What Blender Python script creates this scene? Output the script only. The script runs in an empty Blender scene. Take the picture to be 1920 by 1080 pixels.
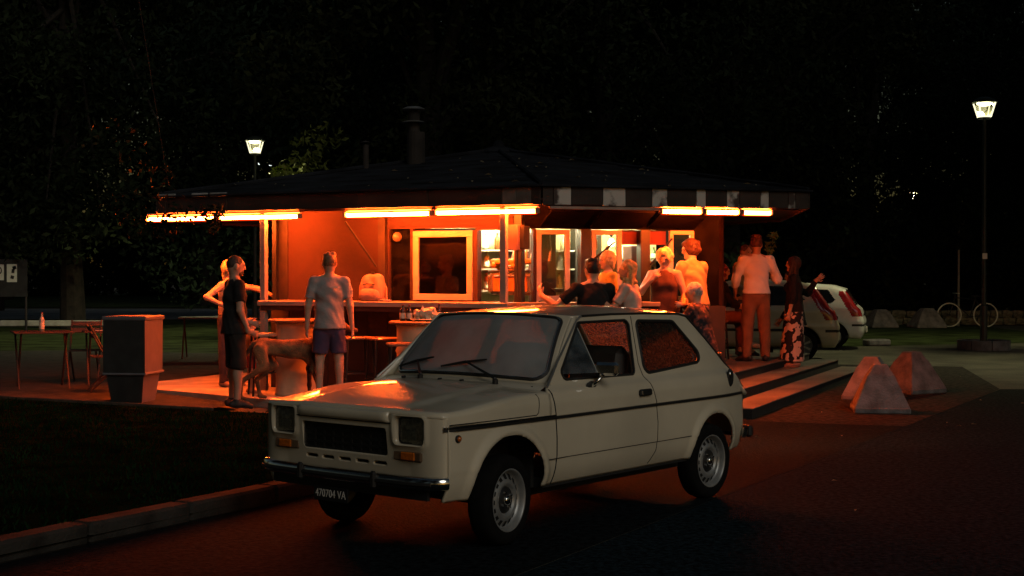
import bpy, bmesh, math, random
import numpy as np
from mathutils import Vector, Matrix

# ------------------------------------------------------------------ camera, sky, exposure
scene = bpy.context.scene
COL = scene.collection
R = math.radians

cam_data = bpy.data.cameras.new('camera')
cam = bpy.data.objects.new('camera', cam_data)
COL.objects.link(cam)
cam.location = (0.0, 0.0, 1.58)
cam.rotation_euler = (R(90 - 0.60), 0, 0)
cam_data.lens = 50.0
cam_data.sensor_width = 36.0
cam_data.clip_end = 2000
scene.camera = cam
scene.render.resolution_x, scene.render.resolution_y = 1024, 576

SUN_EL, SUN_AZ = 30.0, 151.0            # last light, from the right and behind the camera (azimuth clockwise from +Y)
world = bpy.data.worlds.new('World')
scene.world = world
world.use_nodes = True
wn = world.node_tree
sky_tex = wn.nodes.new('ShaderNodeTexSky')
sky_tex.sky_type = 'NISHITA'
sky_tex.sun_disc = False
sky_tex.sun_elevation = R(4.0)
sky_tex.sun_rotation = R(SUN_AZ)
sky_tex.ozone_density = 1.0
wn.links.new(sky_tex.outputs[0], wn.nodes['Background'].inputs[0])
wn.nodes['Background'].inputs[1].default_value = 0.020

sun_data = bpy.data.lights.new('sun', 'SUN')
sun = bpy.data.objects.new('sun', sun_data)
COL.objects.link(sun)
sun_data.energy = 0.42
sun_data.angle = R(30)
sun_data.color = (1.0, 0.95, 0.84)
_d = Vector((math.sin(R(SUN_AZ)) * math.cos(R(SUN_EL)), math.cos(R(SUN_AZ)) * math.cos(R(SUN_EL)), math.sin(R(SUN_EL))))
sun.rotation_euler = _d.to_track_quat('Z', 'Y').to_euler()

scene.view_settings.view_transform = 'Standard'
scene.view_settings.look = 'None'
scene.view_settings.exposure = 0.0
scene.view_settings.gamma = 1.0
scene.view_settings.use_curve_mapping = False
scene.cycles.use_denoising = True
scene.cycles.sample_clamp_indirect = 4.0
scene.cycles.max_bounces = 6
scene.cycles.transparent_max_bounces = 12
scene.cycles.caustics_reflective = False
scene.cycles.caustics_refractive = False

random.seed(11)
RNG = np.random.default_rng(11)

# ------------------------------------------------------------------ materials
MATS = {}
def mat(name, col=(0.5, 0.5, 0.5), rough=0.6, metal=0.0, var=0.0, scale=6.0, bump=0.0, coat=0.0, spec=0.5,
        emit=None, estr=0.0, col2=None, detail=4.0, lo=0.35, hi=0.65, bscale=None):
    """procedural principled material: base colour broken up by noise (towards col2, else lighter/darker), fine bump"""
    if name in MATS:
        return MATS[name]
    m = bpy.data.materials.new(name)
    m.use_nodes = True
    nt = m.node_tree
    b = nt.nodes['Principled BSDF']
    b.inputs['Base Color'].default_value = (*col, 1)
    b.inputs['Roughness'].default_value = rough
    b.inputs['Metallic'].default_value = metal
    b.inputs['Specular IOR Level'].default_value = spec
    b.inputs['Coat Weight'].default_value = coat
    b.inputs['Coat Roughness'].default_value = 0.045
    if emit:
        b.inputs['Emission Color'].default_value = (*emit, 1)
        b.inputs['Emission Strength'].default_value = estr
    if var > 0 or bump > 0 or col2:
        tc = nt.nodes.new('ShaderNodeTexCoord')
        nz = nt.nodes.new('ShaderNodeTexNoise')
        nz.inputs['Scale'].default_value = scale
        nz.inputs['Detail'].default_value = detail
        nt.links.new(tc.outputs['Object'], nz.inputs['Vector'])
        if var > 0 or col2:
            rp = nt.nodes.new('ShaderNodeValToRGB')
            c0 = tuple(max(0, c * (1 - var)) for c in col)
            c1 = col2 if col2 else tuple(min(1, c * (1 + var)) for c in col)
            rp.color_ramp.elements[0].color = (*c0, 1)
            rp.color_ramp.elements[1].color = (*c1, 1)
            rp.color_ramp.elements[0].position = lo
            rp.color_ramp.elements[1].position = hi
            nt.links.new(nz.outputs['Fac'], rp.inputs['Fac'])
            nt.links.new(rp.outputs['Color'], b.inputs['Base Color'])
        if bump > 0:
            n2 = nt.nodes.new('ShaderNodeTexNoise')
            n2.inputs['Scale'].default_value = bscale or scale * 6
            n2.inputs['Detail'].default_value = 3
            nt.links.new(tc.outputs['Object'], n2.inputs['Vector'])
            bp = nt.nodes.new('ShaderNodeBump')
            bp.inputs['Strength'].default_value = bump
            bp.inputs['Distance'].default_value = 0.02
            nt.links.new(n2.outputs['Fac'], bp.inputs['Height'])
            nt.links.new(bp.outputs['Normal'], b.inputs['Normal'])
    MATS[name] = m
    return m

def glass_mat(name, tint=(0.8, 0.85, 0.83), dust=0.05, dustcol=(0.4, 0.4, 0.38), rough=0.03, dscale=9.0, dvar=0.6, through=0.4):
    """thin pane: clear with Fresnel reflection and a film of dust or dew that is thicker in places"""
    if name in MATS:
        return MATS[name]
    m = bpy.data.materials.new(name)
    m.use_nodes = True
    nt = m.node_tree
    for n in list(nt.nodes):
        nt.nodes.remove(n)
    out = nt.nodes.new('ShaderNodeOutputMaterial')
    tr = nt.nodes.new('ShaderNodeBsdfTransparent'); tr.inputs[0].default_value = (*tint, 1)
    gl = nt.nodes.new('ShaderNodeBsdfGlossy'); gl.inputs['Roughness'].default_value = rough
    df = nt.nodes.new('ShaderNodeBsdfDiffuse'); df.inputs[0].default_value = (*dustcol, 1)
    fr = nt.nodes.new('ShaderNodeFresnel'); fr.inputs[0].default_value = 1.5
    m1 = nt.nodes.new('ShaderNodeMixShader'); m2 = nt.nodes.new('ShaderNodeMixShader'); m3 = nt.nodes.new('ShaderNodeMixShader')
    tl = nt.nodes.new('ShaderNodeBsdfTranslucent'); tl.inputs[0].default_value = (*dustcol, 1); m3.inputs[0].default_value = through
    tc = nt.nodes.new('ShaderNodeTexCoord')
    nz = nt.nodes.new('ShaderNodeTexNoise'); nz.inputs['Scale'].default_value = dscale; nz.inputs['Detail'].default_value = 6
    mr = nt.nodes.new('ShaderNodeMapRange')
    mr.inputs['From Min'].default_value = 0.35; mr.inputs['From Max'].default_value = 0.65
    mr.inputs['To Min'].default_value = dust * (1 - dvar); mr.inputs['To Max'].default_value = dust * (1 + dvar)
    L = nt.links.new
    L(tc.outputs['Object'], nz.inputs['Vector']); L(nz.outputs['Fac'], mr.inputs['Value'])
    L(fr.outputs[0], m1.inputs[0]); L(tr.outputs[0], m1.inputs[1]); L(gl.outputs[0], m1.inputs[2])
    L(mr.outputs[0], m2.inputs[0]); L(m1.outputs[0], m2.inputs[1]); L(df.outputs[0], m3.inputs[1]); L(tl.outputs[0], m3.inputs[2]); L(m3.outputs[0], m2.inputs[2])
    L(m2.outputs[0], out.inputs[0])
    MATS[name] = m
    return m

def emit_mat(name, col, strength):
    if name in MATS:
        return MATS[name]
    m = bpy.data.materials.new(name)
    m.use_nodes = True
    nt = m.node_tree
    for n in list(nt.nodes):
        nt.nodes.remove(n)
    out = nt.nodes.new('ShaderNodeOutputMaterial')
    e = nt.nodes.new('ShaderNodeEmission')
    e.inputs[0].default_value = (*col, 1)
    e.inputs[1].default_value = strength
    nt.links.new(e.outputs[0], out.inputs[0])
    MATS[name] = m
    return m

# ------------------------------------------------------------------ mesh helpers
def link(o, parent=None):
    COL.objects.link(o)
    if parent is not None:
        o.parent = parent
    return o

def mesh_obj(name, verts, faces, material, parent=None, smooth=False, solid=0.0):
    me = bpy.data.meshes.new(name)
    me.from_pydata([tuple(map(float, v)) for v in verts], [], [tuple(int(i) for i in f) for f in faces])
    if isinstance(material, (list, tuple)):
        for m in material:
            me.materials.append(m)
    else:
        me.materials.append(material)
    if smooth:
        me.polygons.foreach_set('use_smooth', [True] * len(me.polygons))
    me.update()
    o = bpy.data.objects.new(name, me)
    link(o, parent)
    if solid:
        s = o.modifiers.new('solid', 'SOLIDIFY')
        s.thickness = solid
        s.offset = -1
    return o

def props(o, label=None, cat=None, group=None, kind=None):
    if label: o['label'] = label
    if cat: o['category'] = cat
    if group: o['group'] = group
    if kind: o['kind'] = kind
    return o

def thing(name, label, cat, loc=(0, 0, 0), rotz=0.0, group=None):
    o = bpy.data.objects.new(name, None)
    link(o)
    o.location = loc
    o.rotation_euler = (0, 0, rotz)
    o.empty_display_size = 0.2
    return props(o, label, cat, group)

def copy_tree(o, parent=None):
    c = o.copy()
    link(c, parent)
    for ch in list(o.children):
        copy_tree(ch, c)
    return c

class MB:
    """collects shapes into one mesh"""
    def __init__(self):
        self.v = []; self.f = []
    def add(self, vs, fs):
        n = len(self.v)
        self.v += [tuple(v) for v in vs]
        self.f += [tuple(i + n for i in f) for f in fs]
        return self
    def box(self, c, s, M=None, bevel=0.0):
        x, y, z = s[0] / 2, s[1] / 2, s[2] / 2
        if bevel > 0:
            b = min(bevel, x * .9, y * .9, z * .9)
            pts = []
            for sz in (-1, 1):
                for (sx, sy) in ((-1, -1), (1, -1), (1, 1), (-1, 1)):
                    pts.append([(sx * (x - b), sy * (y - b), sz * z), (sx * x, sy * (y - b), sz * (z - b)), (sx * (x - b), sy * y, sz * (z - b))])
            vs = [p for t in pts for p in t]
            bm = bmesh.new()
            for p in vs: bm.verts.new(p)
            bmesh.ops.convex_hull(bm, input=bm.verts)
            bm.verts.index_update()
            vs = [v.co.copy() for v in bm.verts]
            fs = [[v.index for v in f.verts] for f in bm.faces]
            bm.free()
        else:
            vs = [Vector((sx * x, sy * y, sz * z)) for sz in (-1, 1) for (sx, sy) in ((-1, -1), (1, -1), (1, 1), (-1, 1))]
            fs = [(0, 3, 2, 1), (4, 5, 6, 7), (0, 1, 5, 4), (1, 2, 6, 5), (2, 3, 7, 6), (3, 0, 4, 7)]
        if M is not None:
            vs = [M @ Vector(v) for v in vs]
        return self.add([Vector(v) + Vector(c) for v in vs], fs)
    def cyl(self, a, b, r0, r1=None, n=12, caps=True):
        a, b = Vector(a), Vector(b)
        r1 = r0 if r1 is None else r1
        d = (b - a).normalized()
        q = d.to_track_quat('Z', 'Y').to_matrix()
        vs = []
        for p, r in ((a, r0), (b, r1)):
            for i in range(n):
                t = 2 * math.pi * i / n
                vs.append(p + q @ Vector((math.cos(t) * r, math.sin(t) * r, 0)))
        fs = [(i, (i + 1) % n, n + (i + 1) % n, n + i) for i in range(n)]
        if caps:
            fs += [tuple(range(n - 1, -1, -1)), tuple(range(n, 2 * n))]
        return self.add(vs, fs)
    def tube(self, pts, r, n=6, closed=False, caps=True):
        pts = [Vector(p) for p in pts]
        m = len(pts)
        rs = r if isinstance(r, (list, tuple)) else [r] * m
        vs = []
        up = None
        for i, p in enumerate(pts):
            a = pts[(i - 1) % m] if (closed or i > 0) else p
            b = pts[(i + 1) % m] if (closed or i < m - 1) else p
            d = (b - a)
            d = d.normalized() if d.length > 1e-9 else Vector((0, 0, 1))
            if up is None:
                up = d.orthogonal().normalized()
            up = (up - d * up.dot(d))
            up = up.normalized() if up.length > 1e-6 else d.orthogonal().normalized()
            s = d.cross(up)
            for k in range(n):
                t = 2 * math.pi * k / n
                vs.append(p + (up * math.cos(t) + s * math.sin(t)) * rs[i])
        fs = []
        for i in range(m if closed else m - 1):
            j = (i + 1) % m
            for k in range(n):
                k2 = (k + 1) % n
                fs.append((i * n + k, i * n + k2, j * n + k2, j * n + k))
        if caps and not closed:
            fs += [tuple(range(n - 1, -1, -1)), tuple(range((m - 1) * n, m * n))]
        return self.add(vs, fs)
    def lathe(self, prof, n=24, M=None, close=False):
        """prof: (radius, height) pairs turned about Z"""
        vs, fs = [], []
        for (r, z) in prof:
            for i in range(n):
                t = 2 * math.pi * i / n
                vs.append(Vector((r * math.cos(t), r * math.sin(t), z)))
        m = len(prof)
        for j in range(m - 1):
            for i in range(n):
                i2 = (i + 1) % n
                fs.append((j * n + i, j * n + i2, (j + 1) * n + i2, (j + 1) * n + i))
        if M is not None:
            vs = [M @ v for v in vs]
        return self.add(vs, fs)
    def prism(self, pts, z0, z1):
        n = len(pts)
        vs = [(p[0], p[1], z0) for p in pts] + [(p[0], p[1], z1) for p in pts]
        fs = [tuple(range(n - 1, -1, -1)), tuple(range(n, 2 * n))] + [(i, (i + 1) % n, n + (i + 1) % n, n + i) for i in range(n)]
        return self.add(vs, fs)
    def quad(self, *p):
        return self.add(p, [tuple(range(len(p)))])
    def build(self, name, material, parent=None, smooth=False, label=None):
        o = mesh_obj(name, self.v, self.f, material, parent, smooth)
        if label: o['label'] = label
        return o

def smooth_by_angle(o, deg=35):
    me = o.data
    bm = bmesh.new(); bm.from_mesh(me)
    for f in bm.faces: f.smooth = True
    for e in bm.edges:
        if len(e.link_faces) == 2 and e.calc_face_angle(0) > R(deg):
            e.smooth = False
    bm.to_mesh(me); bm.free()
    return o

# ------------------------------------------------------------------ 2-D clipped sheets (panels with rounded holes)
def sd_poly(P, pts):
    pts = np.asarray(pts, float)
    d = np.full(P.shape[:-1], 1e9); s = np.ones(P.shape[:-1])
    n = len(pts)
    for i in range(n):
        a, b = pts[i], pts[i - 1]
        e = b - a; w = P - a
        t = np.clip((w @ e) / (e @ e), 0, 1)
        q = w - t[..., None] * e
        d = np.minimum(d, (q ** 2).sum(-1))
        c1 = P[..., 1] >= a[1]; c2 = P[..., 1] < b[1]; c3 = e[0] * w[..., 1] > e[1] * w[..., 0]
        flip = (c1 & c2 & c3) | (~c1 & ~c2 & ~c3)
        s = np.where(flip, -s, s)
    return s * np.sqrt(d)

def inset_poly(pts, r):
    pts = [np.array(p, float) for p in pts]
    n = len(pts)
    A = sum(pts[i][0] * pts[(i + 1) % n][1] - pts[(i + 1) % n][0] * pts[i][1] for i in range(n))
    sg = 1 if A > 0 else -1
    out = []
    for i in range(n):
        a, b, c = pts[i - 1], pts[i], pts[(i + 1) % n]
        def ln(p, q):
            d = (q - p) / np.linalg.norm(q - p)
            nn = np.array([-d[1], d[0]]) * sg
            return p + nn * r, d
        p1, d1 = ln(a, b); p2, d2 = ln(b, c)
        M = np.array([d1, -d2]).T
        if abs(np.linalg.det(M)) < 1e-6:
            out.append(p2)
        else:
            t = np.linalg.solve(M, p2 - p1)
            out.append(p1 + d1 * t[0])
    return out

def sd_round(P, pts, r):
    return sd_poly(P, inset_poly(pts, r)) - r

def round_outline(pts, r, seg=5):
    """polygon corners rounded into arcs"""
    ins = inset_poly(pts, r)
    n = len(pts)
    out = []
    A = sum(pts[i][0] * pts[(i + 1) % n][1] - pts[(i + 1) % n][0] * pts[i][1] for i in range(n))
    sg = 1 if A > 0 else -1
    for i in range(n):
        a, b, c = [np.array(q, float) for q in (pts[i - 1], pts[i], pts[(i + 1) % n])]
        d1 = (b - a) / np.linalg.norm(b - a); d2 = (c - b) / np.linalg.norm(c - b)
        n1 = -sg * np.array([-d1[1], d1[0]]); n2 = -sg * np.array([-d2[1], d2[0]])
        for k in range(seg + 1):
            t = k / seg
            v = n1 * (1 - t) + n2 * t
            v = v / np.linalg.norm(v)
            out.append(ins[i] + v * r)
    return out

def sheet(x0, x1, z0, z1, step, sdf, mapf):
    """grid sheet clipped to sdf<0, mapped by mapf(array Nx2)->Nx3"""
    nx = max(2, int(round((x1 - x0) / step)) + 1); nz = max(2, int(round((z1 - z0) / step)) + 1)
    X, Z = np.meshgrid(np.linspace(x0, x1, nx), np.linspace(z0, z1, nz), indexing='ij')
    P = np.stack([X, Z], -1)
    S = sdf(P)
    S = np.where(np.abs(S) < 1e-5, -1e-5, S)
    idx = {}; pts = []; faces = []
    def corner(i, j):
        k = (i, j)
        if k not in idx:
            idx[k] = len(pts); pts.append(P[i, j])
        return idx[k]
    def edge(i, j, a, b):
        k = (i, j, a, b) if (i, j) < (a, b) else (a, b, i, j)
        if k not in idx:
            s0, s1 = S[k[0], k[1]], S[k[2], k[3]]
            t = s0 / (s0 - s1)
            idx[k] = len(pts); pts.append(P[k[0], k[1]] * (1 - t) + P[k[2], k[3]] * t)
        return idx[k]
    for i in range(nx - 1):
        for j in range(nz - 1):
            cs = [(i, j), (i + 1, j), (i + 1, j + 1), (i, j + 1)]
            ins = [S[c] < 0 for c in cs]
            if not any(ins):
                continue
            if all(ins):
                faces.append([corner(*c) for c in cs]); continue
            poly = []
            for k in range(4):
                a, b = cs[k], cs[(k + 1) % 4]
                if ins[k]: poly.append(corner(*a))
                if ins[k] != ins[(k + 1) % 4]: poly.append(edge(*a, *b))
            if len(poly) >= 3:
                faces.append(poly)
    return mapf(np.array(pts)), faces

# ------------------------------------------------------------------ solid shapes from blended round cones (bodies, animals)
def surf_nets(V, o, h):
    """surface of V<0 on a grid, quads"""
    inside = V < 0
    nx, ny, nz = V.shape
    c = inside[:-1, :-1, :-1].astype(np.int8)
    cnt = np.zeros((nx - 1, ny - 1, nz - 1), np.int8)
    for dx in (0, 1):
        for dy in (0, 1):
            for dz in (0, 1):
                cnt += inside[dx:nx - 1 + dx, dy:ny - 1 + dy, dz:nz - 1 + dz]
    act = (cnt > 0) & (cnt < 8)
    ids = np.full(act.shape, -1, np.int64)
    I = np.argwhere(act)
    ids[act] = np.arange(len(I))
    acc = np.zeros((len(I), 3)); num = np.zeros(len(I))
    cor = [(a, b, cc) for a in (0, 1) for b in (0, 1) for cc in (0, 1)]
    vals = {k: V[I[:, 0] + k[0], I[:, 1] + k[1], I[:, 2] + k[2]] for k in cor}
    for a in cor:
        for ax in range(3):
            if a[ax] == 0:
                b = list(a); b[ax] = 1; b = tuple(b)
                va, vb = vals[a], vals[b]
                cr = (va < 0) != (vb < 0)
                t = np.where(cr, va / np.where(cr, va - vb, 1), 0)
                p = np.tile(np.array(a, float), (len(I), 1))
                p[:, ax] = t
                acc += np.where(cr[:, None], p, 0); num += cr
    verts = (I + acc / num[:, None]) * h + o
    faces = []
    for ax in range(3):
        sl0 = [slice(None)] * 3; sl1 = [slice(None)] * 3
        sl0[ax] = slice(0, -1); sl1[ax] = slice(1, None)
        A = inside[tuple(sl0)]; B = inside[tuple(sl1)]
        E = np.argwhere(A != B)
        u, w = [(1, 2), (2, 0), (0, 1)][ax]
        E = E[(E[:, u] > 0) & (E[:, w] > 0) & (E[:, u] < V.shape[u] - 1) & (E[:, w] < V.shape[w] - 1)]
        fl = A[tuple(E.T)]
        q = []
        for du, dw in ((-1, -1), (0, -1), (0, 0), (-1, 0)):
            e = E.copy(); e[:, u] += du; e[:, w] += dw
            q.append(ids[tuple(e.T)])
        q = np.stack(q, 1)
        q[~fl] = q[~fl][:, ::-1]
        faces.append(q)
    return verts, np.concatenate(faces)

def cone(a, b, ra, rb=None, flat=None, ca=False, cb=False):
    """tapered limb a->b; flat=(direction, factor) squashes it; ca/cb cut that end square (hems)"""
    return dict(t='c', a=np.array(a, float), b=np.array(b, float), ra=ra, rb=ra if rb is None else rb, flat=flat, ca=ca, cb=cb)
def ell(c, r, M=None, sub=False):
    return dict(t='e', a=np.array(c, float), r=np.array(r, float), M=M, sub=sub)

def prim_box(p):
    if p['t'] == 'c':
        m = max(p['ra'], p['rb'])
        return np.minimum(p['a'], p['b']) - m, np.maximum(p['a'], p['b']) + m
    m = p['r'].max()
    return p['a'] - m, p['a'] + m

def prim_sdf(p, P):
    if p['t'] == 'c':
        a, b = p['a'], p['b']
        Q = P - a
        ba = b - a
        sc = 1.0
        if p['flat'] is not None:
            n, s = p['flat']
            n = np.array(n, float); n /= np.linalg.norm(n)
            Q = Q + (Q @ n)[..., None] * n * (1 / s - 1)
            ba = ba + (ba @ n) * n * (1 / s - 1)
            sc = min(1.0, s)
        L2 = ba @ ba
        t = np.clip((Q @ ba) / max(L2, 1e-9), 0, 1)
        d = np.sqrt(((Q - t[..., None] * ba) ** 2).sum(-1)) - (p['ra'] + (p['rb'] - p['ra']) * t)
        d = d * sc
        if p['ca'] or p['cb']:
            u = (b - a) / np.linalg.norm(b - a)
            if p['ca']: d = np.maximum(d, -((P - a) @ u))
            if p['cb']: d = np.maximum(d, (P - b) @ u)
        return d
    Q = P - p['a']
    if p['M'] is not None:
        Q = Q @ np.array(p['M'])
    q = Q / p['r']
    k0 = np.sqrt((q ** 2).sum(-1)) + 1e-9
    k1 = np.sqrt(((q / p['r']) ** 2).sum(-1)) + 1e-9
    return k0 * (k0 - 1) / k1

def blend_mesh(prims, h=0.012, k=0.02):
    lo = np.min([prim_box(p)[0] for p in prims], 0) - 3 * h
    hi = np.max([prim_box(p)[1] for p in prims], 0) + 3 * h
    n = np.ceil((hi - lo) / h).astype(int) + 1
    V = np.full(n, 0.15)
    ax = [lo[i] + h * np.arange(n[i]) for i in range(3)]
    for p in prims:
        a, b = prim_box(p)
        pad = k + 2 * h
        i0 = np.maximum(0, np.floor((a - pad - lo) / h).astype(int)); i1 = np.minimum(n, np.ceil((b + pad - lo) / h).astype(int) + 1)
        G = np.stack(np.meshgrid(*[ax[i][i0[i]:i1[i]] for i in range(3)], indexing='ij'), -1)
        d = prim_sdf(p, G)
        s = tuple(slice(i0[i], i1[i]) for i in range(3))
        cur = V[s]
        kk = p.get('k', k)
        if p.get('sub'):
            V[s] = np.maximum(cur, -d)
        else:
            m = np.maximum(kk - np.abs(cur - d), 0) / kk
            V[s] = np.minimum(cur, d) - m * m * kk * 0.25
    return surf_nets(V, lo, h)

def blend_obj(name, prims, material, parent=None, h=0.012, k=0.02, folds=0.0):
    v, f = blend_mesh(prims, h, k)
    if folds:      # cloth: push the surface in and out along wandering folds
        n = np.zeros_like(v)
        fn = np.cross(v[f[:, 1]] - v[f[:, 0]], v[f[:, 2]] - v[f[:, 0]])
        for i in range(4): np.add.at(n, f[:, i], fn)
        n /= np.linalg.norm(n, axis=1)[:, None] + 1e-9
        x, y, z = v.T
        w = np.sin(26 * x + 9 * np.sin(5 * z) + 3 * y) * (0.55 + 0.45 * np.sin(7 * z + 11 * y)) + 0.7 * np.sin(31 * z + 13 * x + 8 * np.sin(9 * y + 6 * x)) * np.sin(8 * x - 5 * y + 4 * z)
        v = v + n * (w * folds)[:, None]
    return mesh_obj(name, v, f, material, parent, smooth=True)

def sstep(a, b, x):
    t = np.clip((x - a) / (b - a), 0, 1)
    return t * t * (3 - 2 * t)
# ------------------------------------------------------------------ ground, road, grass
asphalt = mat('asphalt_dark', (0.010, 0.018, 0.024), rough=0.95, var=0.75, scale=26.0, bump=0.6, bscale=55, spec=0.03, detail=9)
bay_m = mat('asphalt_bay', (0.0085, 0.011, 0.013), rough=0.9, var=0.7, scale=22.0, bump=0.5, bscale=45, spec=0.04, detail=8)
dust_m = mat('dusty_gravel', (0.085, 0.080, 0.058), rough=0.95, var=0.4, scale=1.1, bump=0.8, bscale=30, detail=9)
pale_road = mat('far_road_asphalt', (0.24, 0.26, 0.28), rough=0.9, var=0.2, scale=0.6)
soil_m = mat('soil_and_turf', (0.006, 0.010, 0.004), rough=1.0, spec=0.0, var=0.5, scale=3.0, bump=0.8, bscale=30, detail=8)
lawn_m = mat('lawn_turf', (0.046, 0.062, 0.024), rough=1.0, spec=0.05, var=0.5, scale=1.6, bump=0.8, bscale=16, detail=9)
gravel_m = mat('terrace_gravel', (0.026, 0.026, 0.022), rough=1.0, var=0.45, scale=5.0, bump=0.9, bscale=40, detail=8)
concrete_m = mat('pale_concrete', (0.42, 0.38, 0.32), rough=0.85, var=0.25, scale=2.5, bump=0.35, bscale=40, detail=7)
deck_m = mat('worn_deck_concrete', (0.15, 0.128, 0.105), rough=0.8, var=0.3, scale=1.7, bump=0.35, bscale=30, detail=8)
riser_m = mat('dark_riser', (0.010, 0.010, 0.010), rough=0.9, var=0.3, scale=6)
kerb_m = mat('kerb_stone', (0.034, 0.032, 0.029), rough=0.95, spec=0.2, var=0.4, scale=5.0, bump=0.6, bscale=45, detail=8)

def flat(name, pts, z, m, kind='structure'):
    o = mesh_obj(name, [(p[0], p[1], z) for p in pts], [tuple(range(len(pts)))], m)
    return props(o, kind=kind)

flat('ground', [(-700, -300), (700, -300), (700, 900), (-700, 900)], -0.008, dust_m)
RD = (math.sin(R(29)), math.cos(R(29)))        # the road runs this way
flat('road', [(-11.1, -12.6), (30, -12.6), (30, 17.2), (14, 18.6), (9.5, 18.2), (7.1, 19.4), (6.67, 19.4)], -0.004, asphalt)
flat('parking_bay', [(-9.3, -2.0), (-4.15, 0.0), (0.0, 7.4), (4.05, 14.65), (2.5, 15.2), (1.3, 15.3), (-6.0, 2.4)], 0.0, bay_m)
flat('forecourt', [(1.3, 15.3), (2.5, 15.2), (4.05, 14.65), (6.65, 19.36), (7.6, 24.0), (5.6, 24.6), (3.0, 18.0)], 0.0, mat('forecourt_asphalt', (0.034, 0.030, 0.026), rough=0.95, spec=0.05, var=0.6, scale=14, bump=0.5, bscale=35, detail=8))
flat('lawn', [(-60, 21.5), (-9, 21.5), (-5.6, 27), (-3, 27.2), (14, 33), (14, 47.5), (-60, 49)], -0.003, lawn_m)
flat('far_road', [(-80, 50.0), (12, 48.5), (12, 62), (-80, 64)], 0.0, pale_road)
flat('far_verge', [(-80, 66), (12, 64), (60, 64), (60, 110), (-80, 110)], 0.02, lawn_m)
# raised turf bank on the left with its kerb
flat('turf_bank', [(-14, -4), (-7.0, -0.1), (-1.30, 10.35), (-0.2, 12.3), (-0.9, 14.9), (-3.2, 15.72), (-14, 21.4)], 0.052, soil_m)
kerb = thing('kerb', 'low stone kerb along the dark grass', 'kerb')
kerb['kind'] = 'structure'; del kerb['category']; del kerb['label']
k0 = np.array([-1.28, 10.55])
for i in range(13):
    c = k0 - np.array(RD) * (0.42 + 0.86 * i) + np.array([-0.08 * i * 0.0, 0])
    ko = MB().box((0, 0, 0.055), (0.17, 0.85, 0.13), bevel=0.018).build('kerb_stone', kerb_m, kerb)
    ko.location = (c[0] + random.uniform(-.008, .008), c[1], random.uniform(-.006, .006)); ko.rotation_euler = (random.uniform(-.008, .008), 0, R(-29) + random.uniform(-.012, .012))
# gravel terrace with timber edging, concrete floor, raised deck with steps
flat('gravel_terrace', [(-14, 21.5), (-3.4, 15.9), (-3.2, 16.6), (-4.6, 18.2), (-5.0, 19.6), (-4.4, 22), (-5.6, 27), (-9, 28), (-14, 27)], 0.058, gravel_m)
ed = thing('terrace_edging', '', '')
for kk in ('label', 'category'):
    if kk in ed: del ed[kk]
ed['kind'] = 'structure'
a, b = Vector((-14, 21.45, 0)), Vector((-3.3, 15.78, 0))
for i in range(7):
    p, q = a.lerp(b, i / 7), a.lerp(b, (i + 0.985) / 7)
    d = (q - p)
    o = MB().box((0, 0, 0), (d.length, 0.035, 0.09), bevel=0.006).build('edging_board', mat('edging_timber', (0.07, 0.055, 0.04), rough=0.9, var=0.3, scale=8), ed)
    o.location = (p + q) / 2 + Vector((0, 0, 0.04)); o.rotation_euler = (0, 0, math.atan2(d.y, d.x))
fl = MB().prism([(-4.53, 18.09), (-0.30, 14.43), (0.1, 15.1), (1.0, 17.0), (0.0, 22.0), (-2.5, 22.6), (-4.2, 20.9), (-4.85, 19.4)], 0.0, 0.10).build('paved_floor', concrete_m)
props(fl, kind='structure')
DE = np.array([0.395, 0.919]); DN = np.array([0.919, -0.395])     # along the deck edge, and outwards
def deckp(t, o): return tuple(np.array([2.81, 17.9]) + DE * t + DN * o)
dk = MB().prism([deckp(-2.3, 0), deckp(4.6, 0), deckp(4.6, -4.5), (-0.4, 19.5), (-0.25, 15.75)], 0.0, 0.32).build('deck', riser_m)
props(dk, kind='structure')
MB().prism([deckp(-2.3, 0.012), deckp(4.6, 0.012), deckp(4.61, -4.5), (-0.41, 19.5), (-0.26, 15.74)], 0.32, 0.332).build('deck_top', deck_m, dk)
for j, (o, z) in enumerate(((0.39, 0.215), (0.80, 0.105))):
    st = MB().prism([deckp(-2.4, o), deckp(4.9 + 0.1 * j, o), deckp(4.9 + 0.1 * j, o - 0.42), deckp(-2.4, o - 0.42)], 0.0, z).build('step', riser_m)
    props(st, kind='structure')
    MB().prism([deckp(-2.4, o + 0.012), deckp(4.9 + 0.1 * j, o + 0.012), deckp(4.9 + 0.1 * j, o - 0.378 if j else o - 0.398), deckp(-2.4, o - 0.378 if j else o - 0.398)], z, z + 0.010).build('tread', deck_m, st)

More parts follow.
